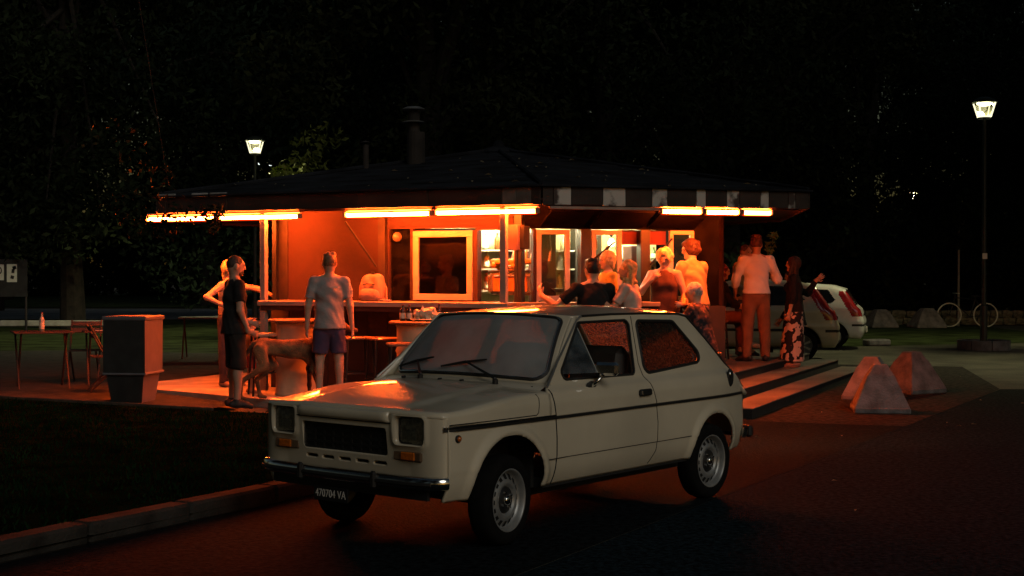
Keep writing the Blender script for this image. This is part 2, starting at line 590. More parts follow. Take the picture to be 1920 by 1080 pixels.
# grass blades on the bank
def grass(n, poly, z, hmin, hmax, seed, name):
    rg = np.random.default_rng(seed)
    poly = np.array(poly)
    lo, hi = poly.min(0), poly.max(0)
    P = rg.uniform(lo, hi, (n * 3, 2))
    P = P[sd_poly(P, poly) < 0][:n]
    n = len(P)
    # tufts: pull towards clump centres
    hgt = rg.uniform(hmin, hmax, n) * (0.6 + 0.8 * (0.5 + 0.5 * np.sin(P[:, 0] * 3.1) * np.cos(P[:, 1] * 2.3 + P[:, 0])))
    an = rg.uniform(0, 2 * np.pi, n); w = rg.uniform(0.004, 0.009, n)
    lean = rg.normal(0, 0.4, (n, 2)) * hgt[:, None]
    d = np.stack([np.cos(an) * w, np.sin(an) * w], 1)
    b0 = np.c_[P - d, np.full(n, z)]; b1 = np.c_[P + d, np.full(n, z)]
    m0 = np.c_[P - d * .7 + lean * .4, z + hgt * .6]; m1 = np.c_[P + d * .7 + lean * .4, z + hgt * .6]
    t = np.c_[P + lean, z + hgt]
    V = np.stack([b0, b1, m1, m0, t], 1).reshape(-1, 3)
    i = np.arange(n) * 5
    F = [tuple(q) for q in np.stack([i, i + 1, i + 2, i + 3], 1)] + [tuple(q) for q in np.stack([i + 3, i + 2, i + 4], 1)]
    o = mesh_obj(name, V, F, mat('grass_blades', (0.0075, 0.022, 0.007), rough=1.0, spec=0.0, var=0.5, scale=2.0))
    return props(o, 'short scruffy grass on the dark bank beside the kerb', 'grass', kind='stuff')
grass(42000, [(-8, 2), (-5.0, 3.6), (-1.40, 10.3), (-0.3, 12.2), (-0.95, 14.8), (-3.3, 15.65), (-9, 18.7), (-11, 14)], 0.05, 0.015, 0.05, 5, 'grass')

# litter and dead leaves on the asphalt
rg = random.Random(3)
leafm = mat('dry_leaf', (0.30, 0.25, 0.16), rough=0.8, var=0.3)
lv, lf = [], []
for i in range(70):
    if i < 35: x, y = rg.uniform(-4, 6), rg.uniform(4.5, 15)
    else: x, y = rg.uniform(3, 12), rg.uniform(14, 30)
    if -2.2 < x < 2.0 and 7 < y < 11: continue
    a, s = rg.uniform(0, 6.28), rg.uniform(0.012, 0.03)
    n = len(lv)
    for k, (u, v2) in enumerate(((-1, 0), (0, -.45), (1, 0), (0, .45))):
        lv.append((x + s * (u * math.cos(a) - v2 * math.sin(a)), y + s * (u * math.sin(a) + v2 * math.cos(a)), 0.008 + (0.010 if k % 2 else 0)))
    lf.append((n, n + 1, n + 2, n + 3))
props(mesh_obj('fallen_leaves', lv, lf, leafm), 'scattered pale dry leaves on the dark asphalt', 'leaves', kind='stuff')
# ------------------------------------------------------------------ the bar kiosk
E0 = np.array([0.336, 16.22])
TH, PH = R(26), R(19)
KR = np.array([math.sin(TH), math.cos(TH)]); KL = np.array([-math.cos(TH), math.sin(TH)])       # inwards, leftwards along the left face
KC = np.array([math.cos(PH), math.sin(PH)]); KN = np.array([-math.sin(PH), math.cos(PH)])       # rightwards along the right face, inwards
def KP(a, b, z): p = E0 + a * KL + b * KR; return Vector((p[0], p[1], z))
def KQ(a, b, z): p = E0 + a * KC + b * KN; return Vector((p[0], p[1], z))
RL = Matrix.Rotation(math.atan2(-KL[1], -KL[0]), 3, 'Z')       # local x runs right along the left face, local y inwards
RC = Matrix.Rotation(math.atan2(KC[1], KC[0]), 3, 'Z')
def boxL(mb, a0, a1, b0, b1, z0, z1, bevel=0.0):
    return mb.box(KP((a0 + a1) / 2, (b0 + b1) / 2, (z0 + z1) / 2), (abs(a1 - a0), abs(b1 - b0), abs(z1 - z0)), RL, bevel)
def boxC(mb, a0, a1, b0, b1, z0, z1, bevel=0.0):
    return mb.box(KQ((a0 + a1) / 2, (b0 + b1) / 2, (z0 + z1) / 2), (abs(a1 - a0), abs(b1 - b0), abs(z1 - z0)), RC, bevel)

wood_dark = mat('dark_brown_boards', (0.030, 0.017, 0.012), rough=0.75, var=0.35, scale=3.0, bump=0.3, bscale=20)
wall_red = mat('red_brown_wall', (0.032, 0.0105, 0.007), rough=0.85, var=0.22, scale=1.4, bump=0.15, bscale=25, detail=6)
frame_m = mat('cream_window_frame', (0.36, 0.33, 0.28), rough=0.5, var=0.10, scale=4)
post_m = mat('cream_post', (0.34, 0.30, 0.25), rough=0.55, var=0.14, scale=3)
black_m = mat('black_steel', (0.012, 0.012, 0.012), rough=0.5, var=0.3)
roof_m = mat('bitumen_roof', (0.014, 0.016, 0.021), rough=0.95, spec=0.15, var=0.5, scale=2.0, bump=0.7, bscale=22, detail=8)
counter_m = mat('counter_wood', (0.30, 0.20, 0.12), rough=0.35, var=0.3, scale=5, coat=0.2)
peel_m = mat('peeling_white_paint', (0.05, 0.035, 0.03), rough=0.8, col2=(0.50, 0.48, 0.44), scale=5.0, lo=0.42, hi=0.52, detail=10)
steel_m = mat('galvanised_steel', (0.35, 0.34, 0.32), rough=0.45, metal=0.8, var=0.25, scale=6)
shop_glass = glass_mat('kiosk_window_glass', (0.75, 0.70, 0.62), dust=0.004, dustcol=(0.3, 0.25, 0.2), rough=0.02)

kiosk = thing('kiosk', 'low dark octagonal bar kiosk with red tube lights under its eaves', 'kiosk', (0, 0, 0))
ZE, ZT = 2.36, 2.58           # fascia bottom and top
e0 = np.array(E0); e1 = E0 + 5.55 * KL; e7 = E0 + 3.47 * KC
ring = [e0, e7, e7 + 4.6 * np.array([0.115, 0.993]), np.array([2.6, 25.4]), np.array([-2.2, 25.9]), np.array([-5.0, 23.4]), e1 + np.array([-0.9, 3.6]) * 0.55, e1]
apex = np.array([-0.205, 21.7]); ZA = 3.44
# roof: stepped courses of felt, so the slope shows its laps
rows = 9
for i in range(8):
    p, q = ring[i], ring[(i + 1) % 8]
    mb = MB()
    for k in range(rows):
        t0, t1 = k / rows, (k + 1) / rows
        lift = 0.011
        A0, B0 = p + (apex - p) * (t0 - (0.012 if k == 0 else 0)), q + (apex - q) * (t0 - (0.012 if k == 0 else 0))
        A1, B1 = p + (apex - p) * t1, q + (apex - q) * t1
        z0, z1 = ZT + (ZA - ZT) * t0, ZT + (ZA - ZT) * t1
        n = 8
        vs, fs = [], []
        for j in range(n + 1):
            s = j / n
            a = A0 + (B0 - A0) * s; b = A1 + (B1 - A1) * s
            w = random.uniform(-.006, .010)
            vs += [(a[0], a[1], z0 - 0.01), (a[0], a[1], z0 + lift + w), (b[0], b[1], z1 + 0.004)]
        for j in range(n):
            fs += [(j * 3, (j + 1) * 3, (j + 1) * 3 + 1, j * 3 + 1), (j * 3 + 1, (j + 1) * 3 + 1, (j + 1) * 3 + 2, j * 3 + 2)]
        mb.add(vs, fs)
    o = mb.build('roof_slope', roof_m, kiosk)
for i in (0, 1, 7):
    p = ring[i]
    pts = [(p[0] + (apex[0] - p[0]) * t, p[1] + (apex[1] - p[1]) * t, ZT + (ZA - ZT) * t + 0.025 + random.uniform(-.006, .008)) for t in np.linspace(0, 1, 12)]
    MB().tube(pts, 0.028, 6).build('hip_ridge', roof_m, kiosk)
MB().lathe([(0.30, -0.03), (0.24, 0.03), (0.10, 0.07), (0.05, 0.16), (0.0, 0.17)], 12, Matrix.Translation((apex[0], apex[1], ZA))).build('roof_finial', roof_m, kiosk)
# soffit
sp = [(p[0], p[1], ZE + 0.055) for p in ring]
mesh_obj('soffit', sp + [(p[0], p[1], ZE + 0.075) for p in ring], [tuple(range(7, -1, -1)), tuple(range(8, 16))] + [(i, (i + 1) % 8, 8 + (i + 1) % 8, 8 + i) for i in range(8)], wood_dark, kiosk)
# fascia boards, dark ones and narrow ones with peeling white paint
def fascia_board(face, a0, a1, m, proud=0.0):
    mb = MB()
    bx = boxL if face == 'L' else boxC
    bx(mb, a0, a1, -0.012 - proud, 0.022, ZE + random.uniform(-.006, .004), ZT - 0.012, 0.004)
    o = mb.build('fascia_board', m, kiosk)
    return o
cuts = [0.012, 0.13, 0.32, 0.50]
fascia_board('L', 0.012, 0.125, wood_dark); fascia_board('L', 0.129, 0.315, mat('weathered_grey_board', (0.14, 0.115, 0.10), rough=0.8, var=0.35, scale=5)); fascia_board('L', 0.319, 0.495, mat('weathered_grey_board'))
x = 0.50
while x < 5.53:
    w = min(0.98, 5.545 - x)
    fascia_board('L', x, x + w - 0.006, wood_dark); x += w
white = [(0.142, 0.357), (0.755, 1.036), (1.377, 1.569), (1.951, 2.071), (2.353, 2.517), (2.805, 2.913), (3.183, 3.278)]
x = 0.012
for (a, b) in white:
    fascia_board('C', x, a - 0.005, wood_dark)
    o = fascia_board('C', a, b, peel_m, 0.003)
    o['label'] = 'pale fascia board with peeling white paint'
    x = b + 0.005
fascia_board('C', x, 3.455, wood_dark)
for i in (1, 2, 3, 4, 5, 6):
    p, q = ring[i], ring[(i + 1) % 8]
    d = q - p; L = np.linalg.norm(d); m_ = int(L / 1.0) + 1
    for k in range(m_):
        c = p + d * (k + 0.5) / m_
        o = MB().box((0, 0, 0), (L / m_ - 0.006, 0.034, ZT - ZE - 0.012), bevel=0.004).build('fascia_board', wood_dark, kiosk)
        o.location = (c[0], c[1], (ZE + ZT) / 2); o.rotation_euler = (0, 0, math.atan2(d[1], d[0]))
# posts at the eave
ZF = 0.10
for a in (0.503, 3.886):
    mb = MB(); boxL(mb, a - 0.038, a + 0.038, 0.015, 0.09, ZF, ZE + 0.054, 0.004)
    mb.build('eave_post', post_m, kiosk)
mb = MB(); boxL(mb, 4.02, 4.08, 0.50, 0.56, ZF, ZE + 0.054); mb.build('rear_post', black_m, kiosk)
# timber ring beam behind the tubes
mb = MB(); boxL(mb, 0.0, 5.4, 0.10, 0.16, ZE - 0.01, ZE + 0.054); mb.build('eave_beam', wood_dark, kiosk)
mb = MB(); boxC(mb, 0.0, 3.4, 0.10, 0.16, ZE - 0.01, ZE + 0.054); mb.build('eave_beam', wood_dark, kiosk)
# ---- left face wall at depth BL
BL, BC = 0.60, 0.76
ZC = 1.235                       # counter top
wall = MB()
boxL(wall, 2.52, 4.10, BL, BL + 0.06, ZC - 0.03, 2.405)
boxL(wall, 1.16, 2.40, BL, BL + 0.06, 2.13, 2.405)
boxL(wall, 0.52, 1.16, BL, BL + 0.06, 2.10, 2.405)
wo_ = wall.build('upper_wall', wall_red, kiosk)
for zz in (2.16, 2.22, 2.29):
    mb = MB(); boxL(mb, 0.55, 2.40, BL - 0.014, BL, zz, zz + 0.018); mb.build('wall_batten', wall_red, wo_)
low = MB()
boxL(low, 0.55, 4.10, BL - 0.10, BL - 0.04, ZF, ZC - 0.06)
low.build('lower_wall', mat('dark_plinth_boards', (0.022, 0.014, 0.011), rough=0.7, var=0.4, scale=4), kiosk)
for k in range(12):
    a0 = 0.57 + 0.294 * k
    mb = MB(); boxL(mb, a0, a0 + 0.286, BL - 0.118, BL - 0.10, ZF + 0.02, ZC - 0.06, 0.004)
    mb.build('plinth_board', mat('dark_plinth_boards'), kiosk)
mb = MB(); boxL(mb, 2.41, 2.51, BL - 0.05, BL + 0.06, ZC, 2.40); mb.build('wall_post', mat('dark_plinth_boards'), kiosk)
mb = MB(); boxL(mb, 3.90, 4.10, BL - 0.012, BL + 0.07, ZF, 2.40); mb.build('wall_post', mat('dark_plinth_boards'), kiosk)
mb = MB().lathe([(0.0, 0.03), (0.05, 0.025), (0.062, 0.0)], 16, Matrix.Translation(KP(2.27, BL + 0.02, 2.03)) @ Matrix.Rotation(TH * 1.0, 4, 'Z') @ Matrix.Rotation(R(90), 4, 'X'))
mb.build('round_wall_lamp', mat('opal_glass', (0.14, 0.12, 0.10), rough=0.3), kiosk, smooth=True)
for (a0, a1) in ((5.50, 5.22), (4.95, 4.70), (4.66, 4.40)):
    mb = MB(); boxL(mb, a0, a1, -0.05, -0.016, ZT - 0.02, ZT + 0.03, 0.006); mb.build('gutter_piece', mat('old_zinc', (0.30, 0.30, 0.30), rough=0.6, var=0.4, scale=9), kiosk)
# electric cable clipped along the fascia, sagging between clips
pts = []
for k in range(45):
    a = 0.1 + 5.2 * k / 44
    pts.append(KP(a, -0.018, ZE + 0.02 - 0.012 * abs(math.sin(k * 0.7))))
MB().tube(pts, 0.006, 5).build('cable', black_m, kiosk)
# side wall going back from the left end, closing the kiosk
mb = MB(); boxL(mb, 4.04, 4.10, BL + 0.06, BL + 3.0, ZF, 2.40); boxL(mb, 4.10, -1.0, BL + 3.0, BL + 3.06, ZF, 2.40); mb.build('back_wall', wall_red, kiosk)
# counter shelf
mb = MB(); boxL(mb, 0.42, 3.93, -0.02, BL - 0.01, ZC - 0.055, ZC, 0.006)
mb.build('counter', counter_m, kiosk)
mb = MB(); boxL(mb, 0.42, 3.93, -0.034, -0.021, ZC - 0.060, ZC - 0.004, 0.003); mb.build('counter_edge', post_m, kiosk)
mb = MB(); boxL(mb, 0.55, 3.9, -0.005, 0.04, ZC - 0.12, ZC - 0.06); mb.build('counter_rail', mat('dark_plinth_boards'), kiosk)
mb = MB(); boxC(mb, -0.15, 1.92, 0.30, BC - 0.01, ZC - 0.055, ZC, 0.006); mb.build('counter', counter_m, kiosk)
mb = MB(); boxC(mb, 0.0, 2.62, BC - 0.22, BC - 0.16, 0.33, ZC - 0.06); mb.build('lower_wall', mat('dark_plinth_boards'), kiosk)

def framed(face, a0, a1, z0, z1, b, fw=0.062, depth=0.05, name='window', glass=True, gm=None):
    """a window: mitred frame bars with a pane"""
    bx = boxL if face == 'L' else boxC
    lo, hi = min(a0, a1), max(a0, a1)
    root = bpy.data.objects.new(name, None); link(root, kiosk)
    for (p0, p1, q0, q1) in ((lo, hi, z1 - fw, z1), (lo, hi, z0, z0 + fw), (lo, lo + fw, z0 + fw, z1 - fw), (hi - fw, hi, z0 + fw, z1 - fw)):
        mb = MB(); bx(mb, p0, p1, b, b + depth, q0, q1, 0.004); mb.build('frame_bar', frame_m, root)
    if glass:
        mb = MB(); bx(mb, lo + fw - 0.003, hi - fw + 0.003, b + depth * .5, b + depth * .5 + 0.006, z0 + fw - 0.003, z1 - fw + 0.003); mb.build('pane', gm or shop_glass, root)
    return root
# big cream-framed window, dark inside
framed('L', 2.02, 1.19, ZC + 0.012, 2.100, BL - 0.03, fw=0.078)
# dark narrow pane left of it, with its thin frame
mb = MB(); boxL(mb, 2.05, 2.40, BL + 0.045, BL + 0.05, ZC + 0.01, 2.13); mb.build('dark_pane', glass_mat('dark_kiosk_glass', (0.18, 0.15, 0.13), dust=0.02, rough=0.03), kiosk)
for (p0, p1) in ((2.03, 2.075), (2.375, 2.405)):
    mb = MB(); boxL(mb, p0, p1, BL, BL + 0.05, ZC, 2.13); mb.build('jamb', wall_red, kiosk)
# near-black panel inside the big window keeps it black
mb = MB(); boxL(mb, 1.18, 2.40, BL + 0.12, BL + 0.13, ZC, 2.13); mb.build('inner_panel', mat('inner_dark_panel', (0.012, 0.008, 0.007), rough=0.6), kiosk)
mb = MB(); boxL(mb, 1.13, 1.19, BL - 0.01, BL + 0.10, ZC, 2.10); mb.build('jamb', wall_red, kiosk)
# corner pillar of the kiosk wall with a meter box
pc = KQ(-0.02, BC, 0)
mb = MB().box((pc.x + 0.02, pc.y, 1.36), (0.10, 0.10, 2.07), RL, 0.004); mb.build('corner_pillar', black_m, kiosk)
mx = MB().box((pc.x - 0.020, pc.y - 0.30, 1.995), (0.13, 0.20, 0.30), RL, 0.008).build('meter_box', mat('meter_box_grey', (0.16, 0.10, 0.09), rough=0.5, var=0.2), kiosk)
MB().box((pc.x + 0.062, pc.y - 0.29, 1.995), (0.10, 0.16, 0.27), RL, 0.006).build('meter_case', black_m, mx)
MB().tube([(pc.x - 0.01, pc.y - 0.3, 1.85), (pc.x - 0.01, pc.y - 0.27, 1.6), (pc.x + 0.01, pc.y - 0.28, 1.3)], 0.012, 6).build('conduit', black_m, mx)
# ---- right face: header, posts, windows and openings
black_boards = mat('black_stained_boards', (0.006, 0.005, 0.005), rough=0.95, var=0.3, spec=0.0)
hd = MB(); boxC(hd, -0.05, 2.62, BC - 0.0, BC + 0.07, 2.112, 2.405); hd.build('upper_wall', black_boards, kiosk)
mb = MB(); boxC(mb, 2.29, 2.64, BC - 0.01, BC + 0.08, 0.33, 2.40); mb.build('end_wall', black_boards, kiosk)
mb = MB(); boxC(mb, 2.58, 2.64, BC + 0.08, BC + 3.2, 0.33, 2.40); mb.build('end_wall', black_boards, kiosk)
for (a0, a1) in ((0.775, 0.905), (1.56, 1.685)):
    mb = MB(); boxC(mb, a0, a1, BC - 0.04, BC + 0.09, ZC - 0.02, 2.112, 0.004); mb.build('wall_post', black_m, kiosk)
mb = MB(); boxC(mb, 0.165, 0.205, BC - 0.03, BC + 0.05, ZC, 2.112); mb.build('jamb', wall_red, kiosk)
framed('C', 0.208, 0.632, ZC + 0.012, 2.104, BC - 0.035, fw=0.060)
framed('C', 0.912, 1.312, ZC + 0.012, 2.104, BC - 0.035, fw=0.060)
framed('C', 1.955, 2.285, ZC + 0.012, 2.104, BC - 0.035, fw=0.048)
# stay bars that prop the shutters, and the raised shutters above
for (bx_, a0, z0, a1, z1) in ((KQ, 1.10, 1.95, 0.90, 1.72), (KQ, 1.86, 2.00, 1.68, 1.68)):
    MB().tube([bx_(a0, BC - 0.30, z0), bx_(a1, BC - 0.05, z1)], 0.013, 6).build('shutter_stay', black_m, kiosk)
MB().tube([KP(2.78, 0.22, 2.22), KP(2.52, 0.53, 1.66)], 0.015, 6).build('shutter_stay', black_m, kiosk)
for (a0, a1) in ((0.25, 0.80), (0.90, 1.58), (1.66, 2.30)):
    vs = [KQ(a0, BC - 0.02, 2.13), KQ(a1, BC - 0.02, 2.13), KQ(a1, BC - 0.42, 2.30), KQ(a0, BC - 0.42, 2.30)]
    mesh_obj('shutter', [tuple(v) for v in vs] + [tuple(v + Vector((0, 0, 0.025))) for v in vs], [(0, 1, 2, 3), (7, 6, 5, 4), (0, 4, 5, 1), (1, 5, 6, 2), (2, 6, 7, 3), (3, 7, 4, 0)], black_boards, kiosk)
# red valance blinds behind the upper part of the right-hand openings
for (a0, a1) in ((1.31, 1.56), (1.685, 1.95)):
    mb = MB(); boxC(mb, a0, a1, BC + 0.07, BC + 0.085, 1.93, 2.11); mb.build('valance', mat('red_valance', (0.09, 0.010, 0.012), rough=0.8, var=0.2), kiosk)
# ---- interior: pale walls, shelves with bottles, work top
inn = mat('interior_cream_wall', (0.50, 0.46, 0.26), rough=0.6, var=0.12, scale=2)
tile_m = mat('interior_tile', (0.55, 0.52, 0.34), rough=0.35, var=0.15, scale=5)
mb = MB(); boxC(mb, -0.72, 2.5, BC + 1.55, BC + 1.60, 0.33, 2.40); mb.build('interior_wall', inn, kiosk)
mb = MB(); boxL(mb, 1.9, 1.95, BL + 0.2, BL + 2.3, 0.33, 2.40); mb.build('interior_wall', inn, kiosk)
mb = MB(); boxC(mb, 0.12, 2.55, BC + 0.10, BC + 1.58, 0.335, 0.345); mb.build('interior_floor', tile_m, kiosk)
mb = MB(); boxC(mb, 0.10, 2.5, BC + 0.14, BC + 0.55, ZC - 0.16, ZC - 0.12); boxL(mb, 0.62, 1.16, BL + 0.12, BL + 0.60, ZC - 0.165, ZC - 0.125); mb.build('worktop', steel_m, kiosk)
for zz in (1.34, 1.62, 1.86):
    mb = MB(); boxC(mb, -0.58, 1.22, BC + 1.30, BC + 1.55, zz, zz + 0.02); mb.build('back_shelf', frame_m, kiosk)
for zz in (1.50, 1.74):
    mb = MB(); boxC(mb, 1.65, 2.48, BC + 1.30, BC + 1.55, zz, zz + 0.02); mb.build('back_shelf', frame_m, kiosk)
# dark alcove in the middle, fridge with dark door at the right
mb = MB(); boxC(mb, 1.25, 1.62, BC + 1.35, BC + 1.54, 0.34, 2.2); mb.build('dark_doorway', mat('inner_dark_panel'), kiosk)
mb = MB(); boxC(mb, 1.76, 2.02, BC + 0.70, BC + 0.98, 0.34, 1.93, 0.01); mb.build('cooler_cabinet', mat('cooler_brown', (0.10, 0.045, 0.035), rough=0.4, var=0.2), kiosk)
mb = MB(); boxC(mb, 0.38, 0.66, BC + 0.50, BC + 0.75, 0.34, 2.09, 0.01); mb.build('tall_cabinet', mat('cabinet_dark_red', (0.060, 0.022, 0.018), rough=0.45, var=0.3), kiosk)
# flues on the roof
def flue(x, y, zb, zt, r, name, lab):
    t = MB().cyl((x, y, zb), (x, y, zt), r, r * 0.96, 16)
    o = t.build(name, mat('sooty_metal', (0.022, 0.018, 0.016), rough=0.9, metal=0.0, var=0.4, scale=5), kiosk, smooth=False)
    return o
cx_, cy_ = (780 - 960) / 2667 * 20.6, 20.6
fo = flue(cx_, cy_, 3.02, 3.62, 0.135, 'chimney', '')
MB().cyl((cx_ - 0.03, cy_, 3.62), (cx_ - 0.03, cy_, 3.93), 0.085, 0.085, 16).build('flue_pipe', mat('sooty_metal'), fo)
MB().lathe([(0.19, 0), (0.15, 0.015), (0.10, 0.03)], 20, Matrix.Translation((cx_ - 0.03, cy_, 3.755))).build('flue_collar', steel_m, fo)
MB().lathe([(0.0, 0.05), (0.10, 0.04), (0.185, 0.0), (0.17, -0.008), (0.0, 0.02)], 20, Matrix.Translation((cx_ - 0.03, cy_, 3.945))).build('flue_cap', steel_m, fo)
for k in range(3):
    t = k * 2.1
    MB().cyl((cx_ - 0.03 + 0.07 * math.cos(t), cy_ + 0.07 * math.sin(t), 3.9), (cx_ - 0.03 + 0.07 * math.cos(t), cy_ + 0.07 * math.sin(t), 3.95), 0.006).build('cap_stay', steel_m, fo)
cx_ = (686 - 960) / 2667 * 20.4
f2 = flue(cx_, 20.4, 3.0, 3.42, 0.045, 'vent_pipe', '')
MB().lathe([(0.0, 0.03), (0.085, 0.0), (0.0, 0.005)], 14, Matrix.Translation((cx_, 20.4, 3.45))).build('vent_cap', mat('sooty_metal'), f2)

# ---- tube lights, each its own fitting
tube_em = emit_mat('red_tube_light', (1.0, 0.105, 0.010), 1050.0)
bat_m = mat('batten_housing', (0.30, 0.22, 0.18), rough=0.5, var=0.2)
def halo_mat():  # glowing red shell added to draw a halo around each tube
    m = bpy.data.materials.new('red_tube_halo'); m.use_nodes = True
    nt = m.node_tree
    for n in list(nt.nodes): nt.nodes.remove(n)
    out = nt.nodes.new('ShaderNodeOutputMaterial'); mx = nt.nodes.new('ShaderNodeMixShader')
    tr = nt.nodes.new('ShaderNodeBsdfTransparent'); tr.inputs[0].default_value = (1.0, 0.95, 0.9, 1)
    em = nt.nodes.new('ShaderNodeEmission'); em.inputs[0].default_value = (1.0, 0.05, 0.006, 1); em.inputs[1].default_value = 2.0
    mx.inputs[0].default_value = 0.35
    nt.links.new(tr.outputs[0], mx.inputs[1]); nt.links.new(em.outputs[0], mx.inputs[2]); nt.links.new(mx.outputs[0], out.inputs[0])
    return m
halo_m = halo_mat()
def tube_light(p, q, label):
    t = thing('tube_light', label, 'tube light', tuple((p + q) / 2), group='red tube lights along the eaves')
    d = q - p; L = d.length
    t.rotation_euler = (0, 0, math.atan2(d.y, d.x))
    MB().cyl((-L / 2 + 0.03, 0, 0), (L / 2 - 0.03, 0, 0), 0.022, 0.022, 12).build('tube', tube_em, t, smooth=True)
    MB().cyl((-L / 2 + 0.028, 0, 0), (L / 2 - 0.028, 0, 0), 0.040, 0.040, 16, caps=False).build('tube_halo', halo_m, t, smooth=True)
    MB().box((0, 0.030, 0.062), (L, 0.08, 0.034), bevel=0.006).build('housing', bat_m, t)
    for s in (-1, 1):
        MB().box((s * (L / 2 - 0.014), -0.005, 0.008), (0.028, 0.085, 0.065), bevel=0.006).build('lamp_holder', bat_m, t)
    return t
ZTU = 2.285
tube_light(KP(5.74, 0.028, ZTU), KP(4.60, 0.028, ZTU), 'leftmost red tube light under the eave, half hidden behind leaves')
tube_light(KP(4.56, 0.028, ZTU), KP(3.31, 0.028, ZTU), 'red tube light above the post at the far end of the counter')
tube_light(KP(2.66, 0.028, ZTU + .002), KP(1.44, 0.028, ZTU + .002), 'red tube light above the backpack and the cream window')
tube_light(KP(1.40, 0.028, ZTU + .006), KP(0.05, 0.028, ZTU + .006), 'red tube light reaching the front corner of the eave')
tube_light(KQ(1.49, 0.028, ZTU + .02), KQ(2.045, 0.028, ZTU + .02), 'first of three short red tube lights on the right eave, nearest the corner')
tube_light(KQ(2.065, 0.028, ZTU + .02), KQ(2.54, 0.028, ZTU + .02), 'middle of three short red tube lights on the right eave')
tube_light(KQ(2.56, 0.028, ZTU + .02), KQ(2.98, 0.028, ZTU + .02), 'last of three short red tube lights at the right end of the eave')
mb = MB(); boxC(mb, 0.1, 1.47, -0.03, 0.03, ZTU + 0.03, ZTU + 0.06); mb.build('cable_batten', bat_m, kiosk)
# ---- lights inside: two bare bulbs and ceiling strips over the worktop
def bulb(p, label, r=0.045, strength=60, col=(1.0, 0.93, 0.62)):
    t = thing('light_bulb', label, 'light bulb', tuple(p), group='bulbs inside the kiosk')
    MB().lathe([(0.0, -r * 1.2), (r * .6, -r), (r, -r * .3), (r * .9, r * .4), (r * .4, r * 1.1), (r * .35, r * 1.3)], 14).build('bulb', emit_mat('warm_bulb', col, strength), t, smooth=True)
    MB().cyl((0, 0, r * 1.25), (0, 0, r * 2.2), r * .4, r * .36, 10).build('socket', black_m, t)
    MB().cyl((0, 0, r * 2.2), (0, 0, 2.40 - p[2]), 0.004, 0.004, 5).build('flex', black_m, t)
bulb(KQ(1.45, BC + 0.62, 1.965), 'bare glowing bulb hanging in the middle opening of the kiosk', 0.045, 30)
bulb(KQ(1.16, BC + 0.66, 1.985), 'bare glowing bulb seen through the second cream window', 0.032, 30)
bulb(KQ(1.72, BC + 0.60, 1.985), 'bare glowing bulb at the edge of the third opening', 0.036, 30)
def strip_light(p, q, label):
    t = thing('strip_light', label, 'strip light', tuple((p + q) / 2))
    d = q - p; L = d.length
    t.rotation_euler = (0, 0, math.atan2(d.y, d.x))
    MB().cyl((-L / 2, 0, -0.02), (L / 2, 0, -0.02), 0.016, 0.016, 10).build('tube', emit_mat('white_strip', (1.0, 0.90, 0.50), 600.0), t)
    MB().box((0, 0, 0.02), (L + 0.05, 0.06, 0.04)).build('housing', bat_m, t)
strip_light(KQ(-0.45, BC + 1.0, 2.33), KQ(0.35, BC + 1.0, 2.33), 'white strip light on the kiosk ceiling behind the corner opening')
strip_light(KQ(0.9, BC + 1.1, 2.33), KQ(2.2, BC + 1.1, 2.33), 'white strip light on the kiosk ceiling behind the right windows')
